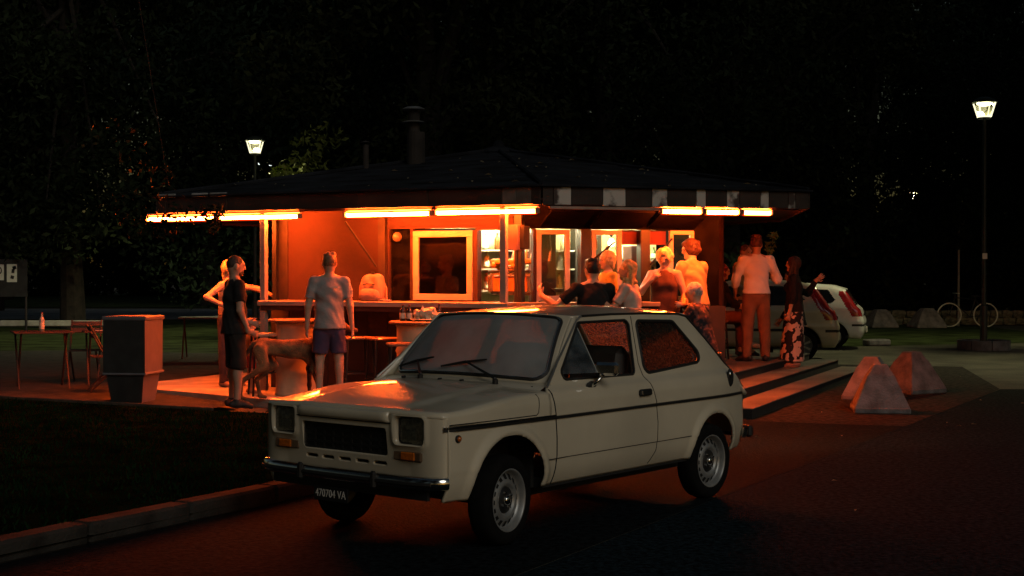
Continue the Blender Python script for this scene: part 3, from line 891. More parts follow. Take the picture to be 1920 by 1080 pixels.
# ------------------------------------------------------------------ the old hatchback in front
def build_hero_car():
    paint = mat('old_beige_paint', (0.64, 0.575, 0.44), rough=0.34, coat=0.9, var=0.10, scale=1.6, detail=10, bump=0.01, bscale=90)
    chrome = mat('chrome', (0.75, 0.75, 0.73), rough=0.12, metal=1.0, var=0.12, scale=20)
    black = mat('black_rubber', (0.012, 0.012, 0.012), rough=0.55, var=0.2, scale=12)
    gap = mat('panel_gap_black', (0.006, 0.006, 0.006), rough=0.9)
    dark = mat('underbody_black', (0.01, 0.01, 0.01), rough=0.9, var=0.3, scale=8)
    glass = glass_mat('car_glass', (0.72, 0.76, 0.74), dust=0.30, dustcol=(0.6, 0.5, 0.42), dscale=55, dvar=0.5, through=0.9)
    wglass = glass_mat('windscreen_dew_and_sky', (0.6, 0.64, 0.64), dust=0.42, dustcol=(0.82, 0.90, 0.92), dscale=4.0, dvar=0.16, rough=0.04, through=0.35)  # pale film: dew, with the reflected sky put into its colour
    seatm = mat('car_seat_vinyl', (0.03, 0.025, 0.02), rough=0.6, var=0.2)
    amber = mat('amber_lens', (0.55, 0.13, 0.01), rough=0.2, coat=0.6, var=0.2, scale=60)
    lensm = glass_mat('headlamp_glass', (1.0, 1.0, 0.97), dust=0.05, dustcol=(0.5, 0.5, 0.45), rough=0.06, dscale=20)
    wheelm = mat('silver_wheel_paint', (0.36, 0.37, 0.37), rough=0.42, metal=0.55, var=0.12, scale=14)
    tyrem = mat('tyre_rubber', (0.006, 0.006, 0.006), rough=0.9, var=0.25, scale=20, spec=0.15)
    redl = mat('red_tail_lens', (0.35, 0.01, 0.01), rough=0.2, coat=0.5)

    car = thing('parked_hatchback', 'old beige two-door hatchback parked in the foreground, front wheels turned', 'car',
                (-0.56, 8.672, 0), R(230.73))

    def taper(X):
        X = np.asarray(X, float)
        return -0.055 * np.clip((-2.15 - X) / 0.5, 0, 2) ** 2 - 0.02 * np.clip((X - 0.15) / 0.45, 0, 2) ** 2
    FA, FR, RA, RR = (0.055, 0.325), 0.325, (-2.195, 0.325), 0.282
    def arch(X, z):
        d1 = np.hypot(X - FA[0], z - FA[1]) - FR
        d2 = np.hypot(X - RA[0], z - RA[1]) - RR
        # straight down below the wheel centres
        d1 = np.where(z < FA[1], np.abs(X - FA[0]) - FR, d1)
        d2 = np.where(z < RA[1], np.abs(X - RA[0]) - RR, d2)
        return np.minimum(d1, d2)
    def ylow(X, z):
        y = 0.752 + 0.006 * np.sin((z - 0.3) / 0.42 * math.pi) - 0.05 * np.clip((0.47 - z) / 0.17, 0, 1) ** 2
        y = y + 0.004 * sstep(0.470, 0.478, z)
        d = arch(X, z)
        y = y + 0.020 * sstep(0.075, 0.022, d) - 0.010 * sstep(0.012, 0.0, d)
        return y + taper(X)
    def yup(X, z):
        y = 0.758 - 0.014 * np.clip((z - 0.79) / 0.07, 0, 1) ** 2 - 0.050 * sstep(0.855, 0.915, z) - np.clip((z - 0.905) / 0.40, 0, 1.1) * 0.130
        return y + taper(X) * np.clip(1.0 - (z - 0.9) / 1.2, 0.4, 1)
    def side_pt(X, z, off=0.0):
        f = ylow if z < 0.722 else yup
        return (X, float(f(np.array(X), np.array(z))) + off, z)

    body = None
    XF, XR = 0.568, -2.67
    # lower sides with the wheel arches
    def low_sdf(P):
        X, z = P[..., 0], P[..., 1]
        return np.maximum(-arch(X, z), z - 0.7235)
    for s in (1, -1):
        v, f = sheet(XR, XF, 0.315, 0.7236, 0.0145, low_sdf, lambda q: np.stack([q[:, 0], s * ylow(q[:, 0], q[:, 1]), q[:, 1]], 1))
        if s > 0: f = [g[::-1] for g in f]
        mesh_obj('side_panel', v, f, paint, car, smooth=True, solid=0.018)
    # upper sides: door tops, pillars, quarter panel, with the two window openings
    up_out = [(-0.33, 0.7225), (-0.33, 0.885), (-0.40, 0.930), (-0.85, 1.300), (-0.95, 1.306), (-1.44, 1.305), (-2.01, 1.291), (-2.09, 1.275), (-2.34, 1.050), (-2.655, 0.755), (-2.665, 0.7225)]
    win1 = [(-0.487, 0.932), (-1.300, 0.924), (-1.388, 1.271), (-0.832, 1.268)]
    win2 = [(-1.417, 0.920), (-2.085, 0.962), (-2.158, 1.002), (-1.910, 1.250), (-1.470, 1.264)]
    def up_sdf(P):
        d = sd_poly(P, up_out)
        d = np.maximum(d, -sd_round(P, win1, 0.035))
        return np.maximum(d, -sd_round(P, win2, 0.05))
    for s in (1, -1):
        v, f = sheet(-2.68, -0.32, 0.722, 1.31, 0.0115, up_sdf, lambda q: np.stack([q[:, 0], s * yup(q[:, 0], q[:, 1]), q[:, 1]], 1))
        if s > 0: f = [g[::-1] for g in f]
        mesh_obj('upper_side_panel', v, f, paint, car, smooth=True, solid=0.022)
    # wing and bonnet: a clamshell from trim line to trim line
    def xfront(Y):
        a = np.clip((np.abs(Y) - 0.56) / 0.175, 0, 1)
        return 0.664 - 0.020 * (np.abs(Y) / 0.58) ** 2 - 0.070 * (1 - np.sqrt(np.clip(1 - a * a, 0, 1)))
    def zc(X):   # height of the wing crease
        return 0.872 - 0.058 * sstep(-0.1, 0.62, X) * 1.0
    def zh(X):   # bonnet centre line
        return 0.915 - 0.088 * np.clip((X + 0.33) / 0.93, 0, 1) ** 1.25
    secs = []
    Xr = -0.33
    us = np.concatenate([np.linspace(0, 0.90, 30), np.linspace(0.91, 1.0, 12)])
    prof_t = np.concatenate([np.linspace(0, 1, 7), 1 + np.linspace(0.08, 1, 9), 2 + np.linspace(0.06, 1, 22)])
    rows = []
    for u in us:
        row = []
        for t in prof_t:
            Xa = Xr + (0.65 - Xr) * u
            c = float(zc(Xa)); hc = float(zh(Xa)); ty = float(taper(Xa))
            if t <= 1:
                z = 0.7225 + (c - 0.028 - 0.7225) * t; Y = float(yup(np.array(0.0), np.array(z))) + ty
            elif t <= 2:
                a = (t - 1) * math.pi / 2 * 0.9
                Y0 = float(yup(np.array(0.0), np.array(c - 0.028))) + ty
                Y = Y0 - 0.040 * (1 - math.cos(a)); z = c - 0.028 + 0.030 * math.sin(a)
            else:
                a = 0.9 * math.pi / 2
                Y0 = float(yup(np.array(0.0), np.array(c - 0.028))) + ty - 0.040 * (1 - math.cos(a)); z0 = c - 0.028 + 0.030 * math.sin(a)
                w = t - 2
                Y = Y0 * (1 - w)
                z = z0 + (hc - z0) * (1 - (1 - w) ** 2.0)
                dome = float(sstep(0.47, 0.40, Y)) * 0.012 * float(sstep(1.0, 0.75, u))
                z += dome
            X = Xr + (float(xfront(np.array(Y))) - Xr) * u
            # nose rolls down
            e = np.clip((u - 0.955) / 0.045, 0, 1)
            if t > 1.0:
                z -= 0.032 * (1 - math.sqrt(max(0, 1 - e * e))) * min(1, (t - 1) * 1.5)
            row.append((X, Y, z))
        rows.append(row)
    def mirror_rows(rows):
        out = []
        for r in rows:
            out.append(r + [(p[0], -p[1], p[2]) for p in r[-2::-1]])
        return out
    full = mirror_rows(rows)
    m = len(full[0])
    vs = [p for r in full for p in r]
    fs = [(i * m + j, i * m + j + 1, (i + 1) * m + j + 1, (i + 1) * m + j) for i in range(len(full) - 1) for j in range(m - 1)]
    mesh_obj('bonnet', vs, fs, paint, car, smooth=True, solid=0.015)
    # front panel with openings for lamps, grille and slots
    hl = lambda s: [(s * 0.400, 0.624), (s * 0.622, 0.624), (s * 0.622, 0.789), (s * 0.400, 0.789)]
    grille_o = [(-0.345, 0.556), (0.345, 0.556), (0.345, 0.712), (-0.345, 0.712)]
    slots = [[(y - 0.052, 0.500), (y + 0.048, 0.500), (y + 0.052, 0.520), (y - 0.048, 0.520)] for y in (-0.28, -0.14, 0.0, 0.14, 0.28)]
    def fr_sdf(P):
        Y, z = P[..., 0], P[..., 1]
        d = np.maximum(np.abs(Y) - 0.7352, np.maximum(0.42 - z, z - 0.795))
        # the bonnet lip comes lower between the lamps
        d = np.maximum(d, np.where(np.abs(Y) < 0.36, z - 0.742, -1))
        for s in (1, -1):
            d = np.maximum(d, -sd_round(P, hl(s) if s > 0 else hl(s)[::-1], 0.03))
        d = np.maximum(d, -sd_round(P, grille_o, 0.02))
        for q in slots:
            d = np.maximum(d, -sd_round(P, q, 0.006))
        return d
    def frx(Y, z):
        dh = np.minimum(*[sd_round(np.stack([Y, z], -1), hl(s) if s > 0 else hl(s)[::-1], 0.03) for s in (1, -1)])
        return xfront(Y) - 0.004 - 0.12 * np.clip(0.70 - z, 0, 1) * (1 - np.clip((np.abs(Y) - 0.50) / 0.23, 0, 1)) + 0.010 * sstep(0.03, 0.006, dh) * (z < 0.80)
    v, f = sheet(-0.735, 0.735, 0.42, 0.80, 0.0105, fr_sdf, lambda q: np.stack([frx(q[:, 0], q[:, 1]), q[:, 0], q[:, 1]], 1))
    fp = mesh_obj('front_panel', v, f, paint, car, smooth=True, solid=0.03)
    # turned-down bonnet lip between the lamps
    lip = MB()
    N = 25
    prof = [(0.004, 0.806), (0.014, 0.797), (0.019, 0.780), (0.017, 0.760), (0.010, 0.746), (-0.012, 0.744)]
    vs, fs = [], []
    for i in range(N):
        Y = -0.372 + 0.744 * i / (N - 1)
        for dx, z in prof:
            e = max(0, (abs(Y) - 0.345) / 0.027)
            vs.append((float(xfront(np.array(Y))) + dx - 0.012 * e * e, Y, z))
    k = len(prof)
    fs = [(i * k + j, i * k + j + 1, (i + 1) * k + j + 1, (i + 1) * k + j) for i in range(N - 1) for j in range(k - 1)]
    mesh_obj('bonnet_lip', vs, fs, paint, car, smooth=True, solid=0.006)
    MB().tube([(float(xfront(np.array(y))) + 0.0, y, 0.7425) for y in np.linspace(-0.385, 0.385, 17)], 0.0038, 6).build('panel_gap', gap, car)
    # dark backing behind every opening of the front
    MB().box((0.545, 0, 0.60), (0.04, 1.18, 0.36)).build('radiator_backing', dark, car)
    # grille: a black plate of raised hollow cells
    gm = mat('grille_plastic', (0.016, 0.016, 0.015), rough=0.45, var=0.2, scale=30)
    gp = MB()
    gp.box((0.608, 0, 0.634), (0.012, 0.70, 0.162))
    g = gp.build('grille', gm, car)
    MB().tube([(0.636 - 0.020 * (p[0] / .58) ** 2, p[0], p[1]) for p in round_outline(grille_o, 0.02)], 0.006, 6, closed=True).build('grille_surround', gm, g)
    cell = MB()
    w, hh, b = 0.066, 0.030, 0.005
    for c, sz in (((0, 0, hh / 2), (0.012, w, b)), ((0, 0, -hh / 2), (0.012, w, b)), ((0, w / 2, 0), (0.012, b, hh + b)), ((0, -w / 2, 0), (0.012, b, hh + b))):
        cell.box(c, sz)
    cell_me = None
    for i in range(9):
        for j in range(4):
            if cell_me is None:
                o = cell.build('grille_cell', gm, g); cell_me = o.data
            else:
                o = bpy.data.objects.new('grille_cell', cell_me); link(o, g)
            o.location = (0.618, -0.304 + 0.076 * i, 0.577 + 0.038 * j)
    # headlamps
    for s in (1, -1):
        hb = MB()
        yc, zz = s * 0.511, 0.7065
        out = round_outline([(yc - 0.109, zz - 0.081), (yc + 0.109, zz - 0.081), (yc + 0.109, zz + 0.081), (yc - 0.109, zz + 0.081)], 0.03)
        n = len(out)
        # bowl-shaped dark bezel running back to the lens
        vs = [(float(xfront(np.array(p[0]))) + 0.004, p[0], p[1]) for p in out] + [(0.616 - 0.02 * (s * p[0] > 0.55), yc + (p[0] - yc) * 0.86 + s * 0.004, zz + (p[1] - zz) * 0.90) for p in out]
        fs = [(i, (i + 1) % n, n + (i + 1) % n, n + i) for i in range(n)]
        bez = mesh_obj('headlamp', vs, fs, paint, car, smooth=True, solid=0.004)
        rim = MB().tube([(0.622 - 0.02 * (s * p[0] > 0.55), yc + (p[0] - yc) * 0.84 + s * 0.004, zz + (p[1] - zz) * 0.88) for p in out], 0.006, 6, closed=True)
        rim.build('lamp_rim', black, bez)
        lens_o = round_outline([(yc - 0.092, zz - 0.072), (yc + 0.096, zz - 0.072), (yc + 0.096, zz + 0.072), (yc - 0.092, zz + 0.072)], 0.025)
        # domed lens
        lv = [(0.640, yc, zz)]; lf = []
        rings = 5
        for q in range(1, rings + 1):
            t = q / rings
            for p in lens_o:
                lv.append((0.640 - 0.018 * t * t, yc + (p[0] - yc) * t, zz + (p[1] - zz) * t))
        for i in range(n):
            lf.append((0, 1 + i, 1 + (i + 1) % n))
            for q in range(rings - 1):
                a, b2 = 1 + q * n, 1 + (q + 1) * n
                lf.append((a + i, b2 + i, b2 + (i + 1) % n, a + (i + 1) % n))
        mesh_obj('lens', lv, lf, lensm, bez, smooth=True)
        refl = MB()
        rv = [(0.604, yc, zz - 0.01)]; rf = []
        for q in range(1, 5):
            t = q / 4
            for p in lens_o:
                rv.append((0.604 + 0.014 * t * t, yc + (p[0] - yc) * t, zz + (p[1] - zz) * t))
        for i in range(n):
            rf.append((0, 1 + (i + 1) % n, 1 + i))
            for q in range(3):
                a, b2 = 1 + q * n, 1 + (q + 1) * n
                rf.append((a + i, a + (i + 1) % n, b2 + (i + 1) % n, b2 + i))
        mesh_obj('reflector', rv, rf, mat('lamp_reflector', (0.55, 0.52, 0.44), rough=0.35, metal=0.0, var=0.4, scale=50), bez, smooth=True)
        MB().box((0.619, yc - 0.012, zz - 0.028), (0.012, 0.10, 0.050), bevel=0.004).build('headlamp_glint', mat('headlamp_glint_white', (0.85, 0.83, 0.76), rough=0.25, var=0.2, scale=80), bez)  # pale block standing in for a bright reflection in the lamp
        # indicators
        yi = s * 0.493
        ind = MB()
        ind.box((0.624, yi, 0.566), (0.030, 0.215, 0.060), bevel=0.010)
        ob = ind.build('indicator', mat('indicator_base', (0.16, 0.10, 0.06), rough=0.3, coat=0.4, var=0.2), car)
        MB().box((0.642, yi + s * 0.010, 0.566), (0.012, 0.105, 0.046), bevel=0.006).build('indicator_lens', amber, ob)
    # bumpers
    def bumper(name, xs, front):
        path = []
        for t in np.linspace(-1, 1, 41):
            Y = 0.728 * np.sign(t) * (1 - (1 - abs(t)) ** 1.6)
            a = max(0, (abs(Y) - 0.50) / 0.229)
            path.append((xs - 0.012 * (Y / 0.6) ** 2 - 0.11 * (1 - math.sqrt(max(0, 1 - a * a))), Y))
        prof = [(-0.016, 0.392), (0.010, 0.392), (0.022, 0.402), (0.026, 0.426), (0.022, 0.450), (0.010, 0.462), (-0.016, 0.462)]
        vs, fs = [], []
        kk = len(prof)
        for i, (x, y) in enumerate(path):
            q0, q1 = path[max(0, i - 1)], path[min(len(path) - 1, i + 1)]
            d = Vector((q1[0] - q0[0], q1[1] - q0[1], 0)).normalized()
            nrm = Vector((d.y, -d.x, 0))
            for (dx, z) in prof:
                vs.append((x + nrm.x * dx, y + nrm.y * dx, z))
        for i in range(len(path) - 1):
            for j in range(kk):
                fs.append((i * kk + j, (i + 1) * kk + j, (i + 1) * kk + (j + 1) % kk, i * kk + (j + 1) % kk))
        fs += [tuple(range(kk - 1, -1, -1)), tuple(range((len(path) - 1) * kk, len(path) * kk))]
        if not front:
            vs = [(-v[0] - 2.13, v[1], v[2]) for v in vs]; fs = [f[::-1] for f in fs]
        o = mesh_obj(name, vs, fs, chrome, car)
        smooth_by_angle(o, 50)
        sv = MB().tube([((x + 0.027) if front else -(x + 0.027) - 2.13, y * 1.02, 0.424) for (x, y) in path[4:-4]], 0.012, 6)
        sv.build('rubber_strip', black, o)
        return o
    fb = bumper('front_bumper', 0.682, True)
    rb = bumper('rear_bumper', 0.625, False)
    for s in (1, -1):
        MB().box((0.708, s * 0.30, 0.425), (0.03, 0.045, 0.10), bevel=0.012).build('overrider', black, fb)
        MB().box((-2.790, s * 0.66, 0.425), (0.05, 0.10, 0.085), bevel=0.015).build('overrider', black, rb)
    MB().box((0.610, 0, 0.375), (0.02, 1.26, 0.10)).build('lower_valance', dark, car)
    # number plate, black with white figures
    pl = MB().box((0, 0, 0), (0.008, 0.285, 0.082), bevel=0.003).build('number_plate', mat('plate_black', (0.012, 0.012, 0.014), rough=0.4), car)
    pl.location = (0.664, -0.085, 0.302)
    cu = bpy.data.curves.new('plate_text', 'FONT')
    cu.body = '470704 VA'; cu.size = 0.064; cu.align_x = 'CENTER'; cu.align_y = 'CENTER'; cu.extrude = 0.001
    cu.space_character = 1.05
    tmp = bpy.data.objects.new('plate_text', cu); COL.objects.link(tmp)
    dg = bpy.context.evaluated_depsgraph_get()
    me = bpy.data.meshes.new_from_object(tmp.evaluated_get(dg))
    bpy.data.objects.remove(tmp)
    me.materials.clear(); me.materials.append(mat('plate_white', (0.75, 0.74, 0.70), rough=0.5))
    tx = bpy.data.objects.new('plate_characters', me); link(tx, pl)
    w = max(v.co.x for v in me.vertices) - min(v.co.x for v in me.vertices)
    sc = 0.250 / w
    tx.matrix_local = Matrix(((0, 0, 1, 0.0056), (sc, 0, 0, 0), (0, 1.0, 0, 0.0), (0, 0, 0, 1)))
    # windscreen and its surround
    def wsurf(u, v):
        au = np.abs(u)
        hb = 0.660; ht = 0.555
        half = hb + (ht - hb) * v
        Xb = -0.300 - 0.150 * au ** 2.2; Xt = -0.700 - 0.095 * au ** 2.2
        zb = 0.936 - 0.028 * au ** 2; zt = 1.330 - 0.026 * au ** 2
        bul = 0.028 * v * (1 - v) * 4 * (1 - 0.3 * au ** 2)
        return np.stack([Xb + (Xt - Xb) * v + bul * 0.55, u * half, zb + (zt - zb) * v + bul * 0.8], -1)
    def met(P):      # panel-plane metres from (u,v)
        half = 0.660 + (0.555 - 0.660) * P[..., 1]
        return np.stack([P[..., 0] * half, P[..., 1] * 0.56], -1)
    wo = [(-0.626, 0.018), (0.626, 0.018), (0.514, 0.538), (-0.514, 0.538)]
    v, f = sheet(-1.0, 1.0, 0.0, 1.0, 0.03, lambda P: sd_round(met(P), wo, 0.07), lambda q: wsurf(q[:, 0], q[:, 1]))
    ws = mesh_obj('windscreen', v, f, wglass, car, smooth=True)
    v, f = sheet(-1.0, 1.0, -0.0, 1.0, 0.018, lambda P: -sd_round(met(P), wo, 0.07), lambda q: wsurf(q[:, 0], q[:, 1]))
    mesh_obj('windscreen_frame', v, f, paint, car, smooth=True, solid=0.012)
    ring = []
    for p in round_outline(wo, 0.07, 6):
        vv = p[1] / 0.56; uu = p[0] / (0.660 + (0.555 - 0.660) * vv)
        ring.append(wsurf(np.array(uu), np.array(vv)))
    # densify long runs so the tube follows the curved glass
    def dens(r, n=7, f=None):
        out = []
        for i in range(len(r)):
            a, b = np.array(r[i]), np.array(r[(i + 1) % len(r)])
            m = n if np.linalg.norm(b - a) > 0.1 else 1
            for k in range(m):
                out.append(tuple(a + (b - a) * k / m))
        return out
    uvring = []
    r2 = round_outline(wo, 0.07, 6)
    for i in range(len(r2)):
        a, b = r2[i], r2[(i + 1) % len(r2)]
        m = 12 if np.linalg.norm(b - a) > 0.1 else 1
        for k in range(m):
            p = a + (b - a) * k / m
            vv = p[1] / 0.56; uu = p[0] / (0.660 + (0.555 - 0.660) * vv)
            uvring.append(Vector(wsurf(np.array(uu), np.array(vv))))
    MB().tube(uvring, 0.0125, 6, closed=True).build('windscreen_rubber', black, ws)
    MB().tube([p + Vector((0.010, 0, 0.009)) for p in uvring], 0.0042, 5, closed=True).build('windscreen_chrome', chrome, ws)
    # A-pillar faces from the windscreen surround out to the drip rail
    for s in (1, -1):
        vs = []
        nn = 24
        for i in range(nn + 1):
            t = i / nn
            a = wsurf(np.array(s * 1.0), np.array(t))
            Xo = -0.345 + (-0.85 + 0.345) * t; zo = 0.892 + (1.302 - 0.892) * t
            b = np.array([Xo, s * float(yup(np.array(Xo), np.array(zo))), zo])
            mid = (a + b) / 2 + np.array([0.006, s * 0.006, 0.003])
            vs += [tuple(a), tuple(mid), tuple(b)]
        fs = [(i * 3 + j, i * 3 + j + 1, (i + 1) * 3 + j + 1, (i + 1) * 3 + j) for i in range(nn) for j in range(2)]
        mesh_obj('windscreen_pillar', vs, fs, paint, car, smooth=True, solid=0.01)
    # scuttle between bonnet and windscreen
    vs = []
    nn = 30
    for i in range(nn + 1):
        u = -1 + 2 * i / nn
        a = wsurf(np.array(u), np.array(0.0)); y = a[1]
        zb = float(zh(np.array(-0.33)))
        vs += [tuple(a + np.array([0, 0, -0.001])), (a[0] + 0.075, y * 1.02, 0.917 - 0.020 * abs(u) ** 3), (a[0] + 0.15, y * 1.03, 0.895 - 0.025 * abs(u) ** 3)]
    fs = [(i * 3 + j, i * 3 + j + 1, (i + 1) * 3 + j + 1, (i + 1) * 3 + j) for i in range(nn) for j in range(2)]
    mesh_obj('scuttle', vs, fs, paint, car, smooth=True)
    # roof
    rows = []
    for i in range(37):
        t = i / 36
        row = []
        for j in range(33):
            q = -1 + 2 * j / 32
            Xf = -0.700 - 0.095 * abs(q) ** 2.2
            X = Xf + (-2.085 - Xf) * t
            zg = 1.309 - 0.018 * sstep(-1.3, -2.05, X) - 0.001 * (1 - t)
            zce = 1.322 + 0.040 * math.sin(min(1, t * 1.25) * math.pi * 0.62) / math.sin(math.pi * 0.5) - 0.030 * sstep(0.55, 1.0, t)
            half = 0.566 + 0.002 * t
            row.append((X, q * half, zg + (zce - zg) * (1 - abs(q) ** 3.4)))
        rows.append(row)
    vs = [p for r in rows for p in r]; m = 33
    fs = [(i * m + j, i * m + j + 1, (i + 1) * m + j + 1, (i + 1) * m + j) for i in range(36) for j in range(m - 1)]
    mesh_obj('roof', vs, fs, paint, car, smooth=True, solid=0.02)
    # tailgate with its window, rear panel
    def hatch(q, t):
        X = -2.085 + (-2.70 + 2.085) * t - 0.03 * math.sin(t * math.pi) + 0.03 * abs(q) ** 2 * t
        z = 1.318 - 0.02 * abs(q) ** 3 + (0.735 - 1.318) * t
        half = 0.566 + (0.735 - 0.566) * t
        return (X, q * half, z)
    vs = [hatch(-1 + 2 * j / 20, i / 20) for i in range(21) for j in range(21)]
    def hole(i, j): return 2 <= i < 11 and 3 <= j < 17
    fs = [(i * 21 + j, (i + 1) * 21 + j, (i + 1) * 21 + j + 1, i * 21 + j + 1) for i in range(20) for j in range(20) if not hole(i, j)]
    fs = [f[::-1] for f in fs]
    tg = mesh_obj('tailgate', vs, fs, paint, car, smooth=True, solid=0.02)
    gv = [hatch(-1 + 2 * j / 20, i / 20) for i in (2, 6, 11) for j in (3, 7, 10, 13, 17)]
    gf = [(i * 5 + j, (i + 1) * 5 + j, (i + 1) * 5 + j + 1, i * 5 + j + 1) for i in range(2) for j in range(4)]
    mesh_obj('rear_window', gv, gf, glass, tg, smooth=True)
    rp = MB()
    rp.box((-2.675, 0, 0.58), (0.05, 1.30, 0.31), bevel=0.02)
    ro = rp.build('rear_panel', paint, car)
    for s in (1, -1):
        MB().box((-2.702, s * 0.55, 0.60), (0.03, 0.18, 0.20), bevel=0.01).build('tail_lamp', redl, ro)
    # side windows: the driver's door glass is wound down, only its vent pane stands open
    for s in (1, -1):
        off = -0.016
        v, f = sheet(-2.19, -1.39, 0.91, 1.275, 0.03, lambda P: sd_round(P, win2, 0.05), lambda q: np.stack([q[:, 0], s * (yup(q[:, 0], q[:, 1]) + off), q[:, 1]], 1))
        q2 = mesh_obj('quarter_window', v, f, glass, car, smooth=True)
        MB().tube([(p[0], s * (float(yup(np.array(p[0]), np.array(p[1]))) + 0.001), p[1]) for p in dens([(a[0], a[1], 0) for a in round_outline(win2, 0.05)], 6)], 0.011, 6, closed=True).build('window_rubber', black, q2)
        ring = [(p[0], s * (float(yup(np.array(p[0]), np.array(p[1]))) + 0.001), p[1]) for p in dens([(a[0], a[1], 0) for a in round_outline(win1, 0.035)], 6)]
        dr = MB().tube(ring, 0.009, 6, closed=True).build('door_window_frame', black, car)
        a = Vector(side_pt(-0.825, 1.255, -0.008)); b = Vector(side_pt(-0.750, 0.940, -0.008)); c = Vector(side_pt(-0.505, 0.952, -0.008))
        for q in (a, b, c): q.y *= s
        MB().tube([a, b], 0.007, 6).build('vent_bar', black, dr)
        if s > 0:      # vent pane turned out about a leaning pivot
            o1 = Vector((-0.045, 0.055, 0)); 
            tri = [a + Vector((0.006, 0.01, -0.02)), b + Vector((-0.055, 0.075, 0.022)), c + Vector((0.0, -0.02, 0.012))]
        else:
            tri = [a, b, c]
        pane = MB().add(tri + [p + Vector((0, 0.004 * s, 0)) for p in tri], [(0, 1, 2), (5, 4, 3), (0, 3, 4, 1), (1, 4, 5, 2), (2, 5, 3, 0)])
        vp = pane.build('vent_window', glass_mat('vent_glass', (0.6, 0.66, 0.68), dust=0.16, dustcol=(0.32, 0.38, 0.42)), dr)
        MB().tube([tri[0], tri[1]], 0.005, 5).build('vent_edge', mat('vent_edge_grey', (0.35, 0.36, 0.33), rough=0.4), vp)
        if s < 0:
            v, f = sheet(-1.40, -0.47, 0.92, 1.28, 0.03, lambda P: sd_round(P, win1, 0.035), lambda q: np.stack([q[:, 0], s * (yup(q[:, 0], q[:, 1]) + off), q[:, 1]], 1))
            mesh_obj('door_glass', v, f, glass, dr, smooth=True)
        # drip rail
        rail = [(-0.345, 0.895), (-0.52, 1.037), (-0.70, 1.183), (-0.825, 1.284), (-0.88, 1.308), (-1.2, 1.313), (-1.6, 1.310), (-2.0, 1.299), (-2.10, 1.279), (-2.345, 1.052), (-2.658, 0.758)]
        MB().tube([(p[0], s * (float(yup(np.array(p[0]), np.array(p[1]))) + 0.004), p[1]) for p in rail[:5]], 0.0075, 6).build('drip_rail_front', mat('worn_chrome', (0.42, 0.41, 0.38), rough=0.3, metal=0.7, var=0.2), car)
        MB().tube([(p[0], s * (float(yup(np.array(p[0]), np.array(p[1]))) + 0.004), p[1]) for p in rail[4:]], 0.0075, 6).build('drip_rail', black, car)
        # trim strip along the waist
        def strip(x0, x1, z0, z1, proud, m, nm):
            xs = np.linspace(x0, x1, 46)
            vs, fs = [], []
            for x in xs:
                y = float(ylow(np.array(min(x, XF)), np.array(0.715)))
                if x > XF:       # follows the rounded corner of the nose
                    k = (x - XF) / 0.05
                    y = 0.735 - 0.035 * k
                    x = float(xfront(np.array(y))) + 0.002
                for (dy, z) in ((0, z0), (proud, z0 + 0.002), (proud, z1 - 0.002), (0, z1)):
                    vs.append((x, s * (y + dy), z))
            for i in range(len(xs) - 1):
                for j in range(3):
                    fs.append((i * 4 + j, i * 4 + j + 1, (i + 1) * 4 + j + 1, (i + 1) * 4 + j))
            return mesh_obj(nm, vs, fs, m, car)
        strip(-2.65, 0.592, 0.708, 0.7275, 0.011, black, 'waist_strip')
        strip(-0.365, 0.59, 0.7275, 0.739, 0.013, chrome, 'waist_trim')
        # panel gaps
        def groove(path, r=0.0032):
            pts = []
            for (p, q) in zip(path[:-1], path[1:]):
                for k in range(8):
                    x = p[0] + (q[0] - p[0]) * k / 8; z = p[1] + (q[1] - p[1]) * k / 8
                    yy = side_pt(x, z, 0.0003)
                    pts.append((yy[0], s * yy[1], yy[2]))
            yy = side_pt(path[-1][0], path[-1][1], 0.0003); pts.append((yy[0], s * yy[1], yy[2]))
            MB().tube(pts, r, 5).build('panel_gap', gap, car)
        groove([(-0.345, 0.885), (-0.350, 0.84), (-0.372, 0.74), (-0.378, 0.60), (-0.372, 0.32)], 0.0042)
        groove([(-1.430, 1.295), (-1.375, 0.99), (-1.395, 0.88), (-1.455, 0.74), (-1.468, 0.60), (-1.455, 0.42), (-1.40, 0.335)])
        groove([(-0.29, 0.474), (-1.88, 0.474)], 0.0028)
        groove([(0.56, 0.746), (-0.185, 0.746), (-0.205, 0.76), (-0.215, 0.84), (-0.20, 0.868)], 0.003)
        # door handle, vent, side repeater
        hx, hz = -1.312, 0.808
        hd = MB().box(side_pt(hx, hz, 0.012), (0.13, 0.03, 0.044), bevel=0.01)
        if s < 0: hd = MB().box((hx, -side_pt(hx, hz, 0.012)[1], hz), (0.13, 0.03, 0.044), bevel=0.01)
        h = hd.build('door_handle', black, car)
        yy = s * side_pt(hx, hz, 0.022)[1]
        MB().box((hx + 0.050, yy, hz + 0.002), (0.014, 0.016, 0.028), bevel=0.004).build('handle_button', chrome, h)
        vx, vz = -2.425, 0.838
        Mv = Matrix.Rotation(R(-90 * s), 4, 'X')
        yy = s * side_pt(vx, vz, 0.004)[1]
        vent = MB()
        T = Matrix.Translation((vx, yy, vz)) @ Mv @ Matrix.Diagonal((0.65, 1.15, 1, 1))
        vent.lathe([(0.0, 0.006), (0.038, 0.006), (0.05, 0.010), (0.054, 0.004), (0.054, -0.006)], 20, T)
        vt = vent.build('pillar_vent', black, car, smooth=True)
        MB().lathe([(0.0, 0.014), (0.016, 0.012), (0.018, 0.006)], 12, Matrix.Translation((vx + 0.012, yy, vz + 0.022)) @ Mv @ Matrix.Diagonal((0.6, 1.2, 1, 1))).build('vent_badge', chrome, vt, smooth=True)
        rx, rz = 0.50, 0.668
        yy = s * side_pt(rx, rz, 0.0)[1]
        T = Matrix.Translation((rx, yy, rz)) @ Mv
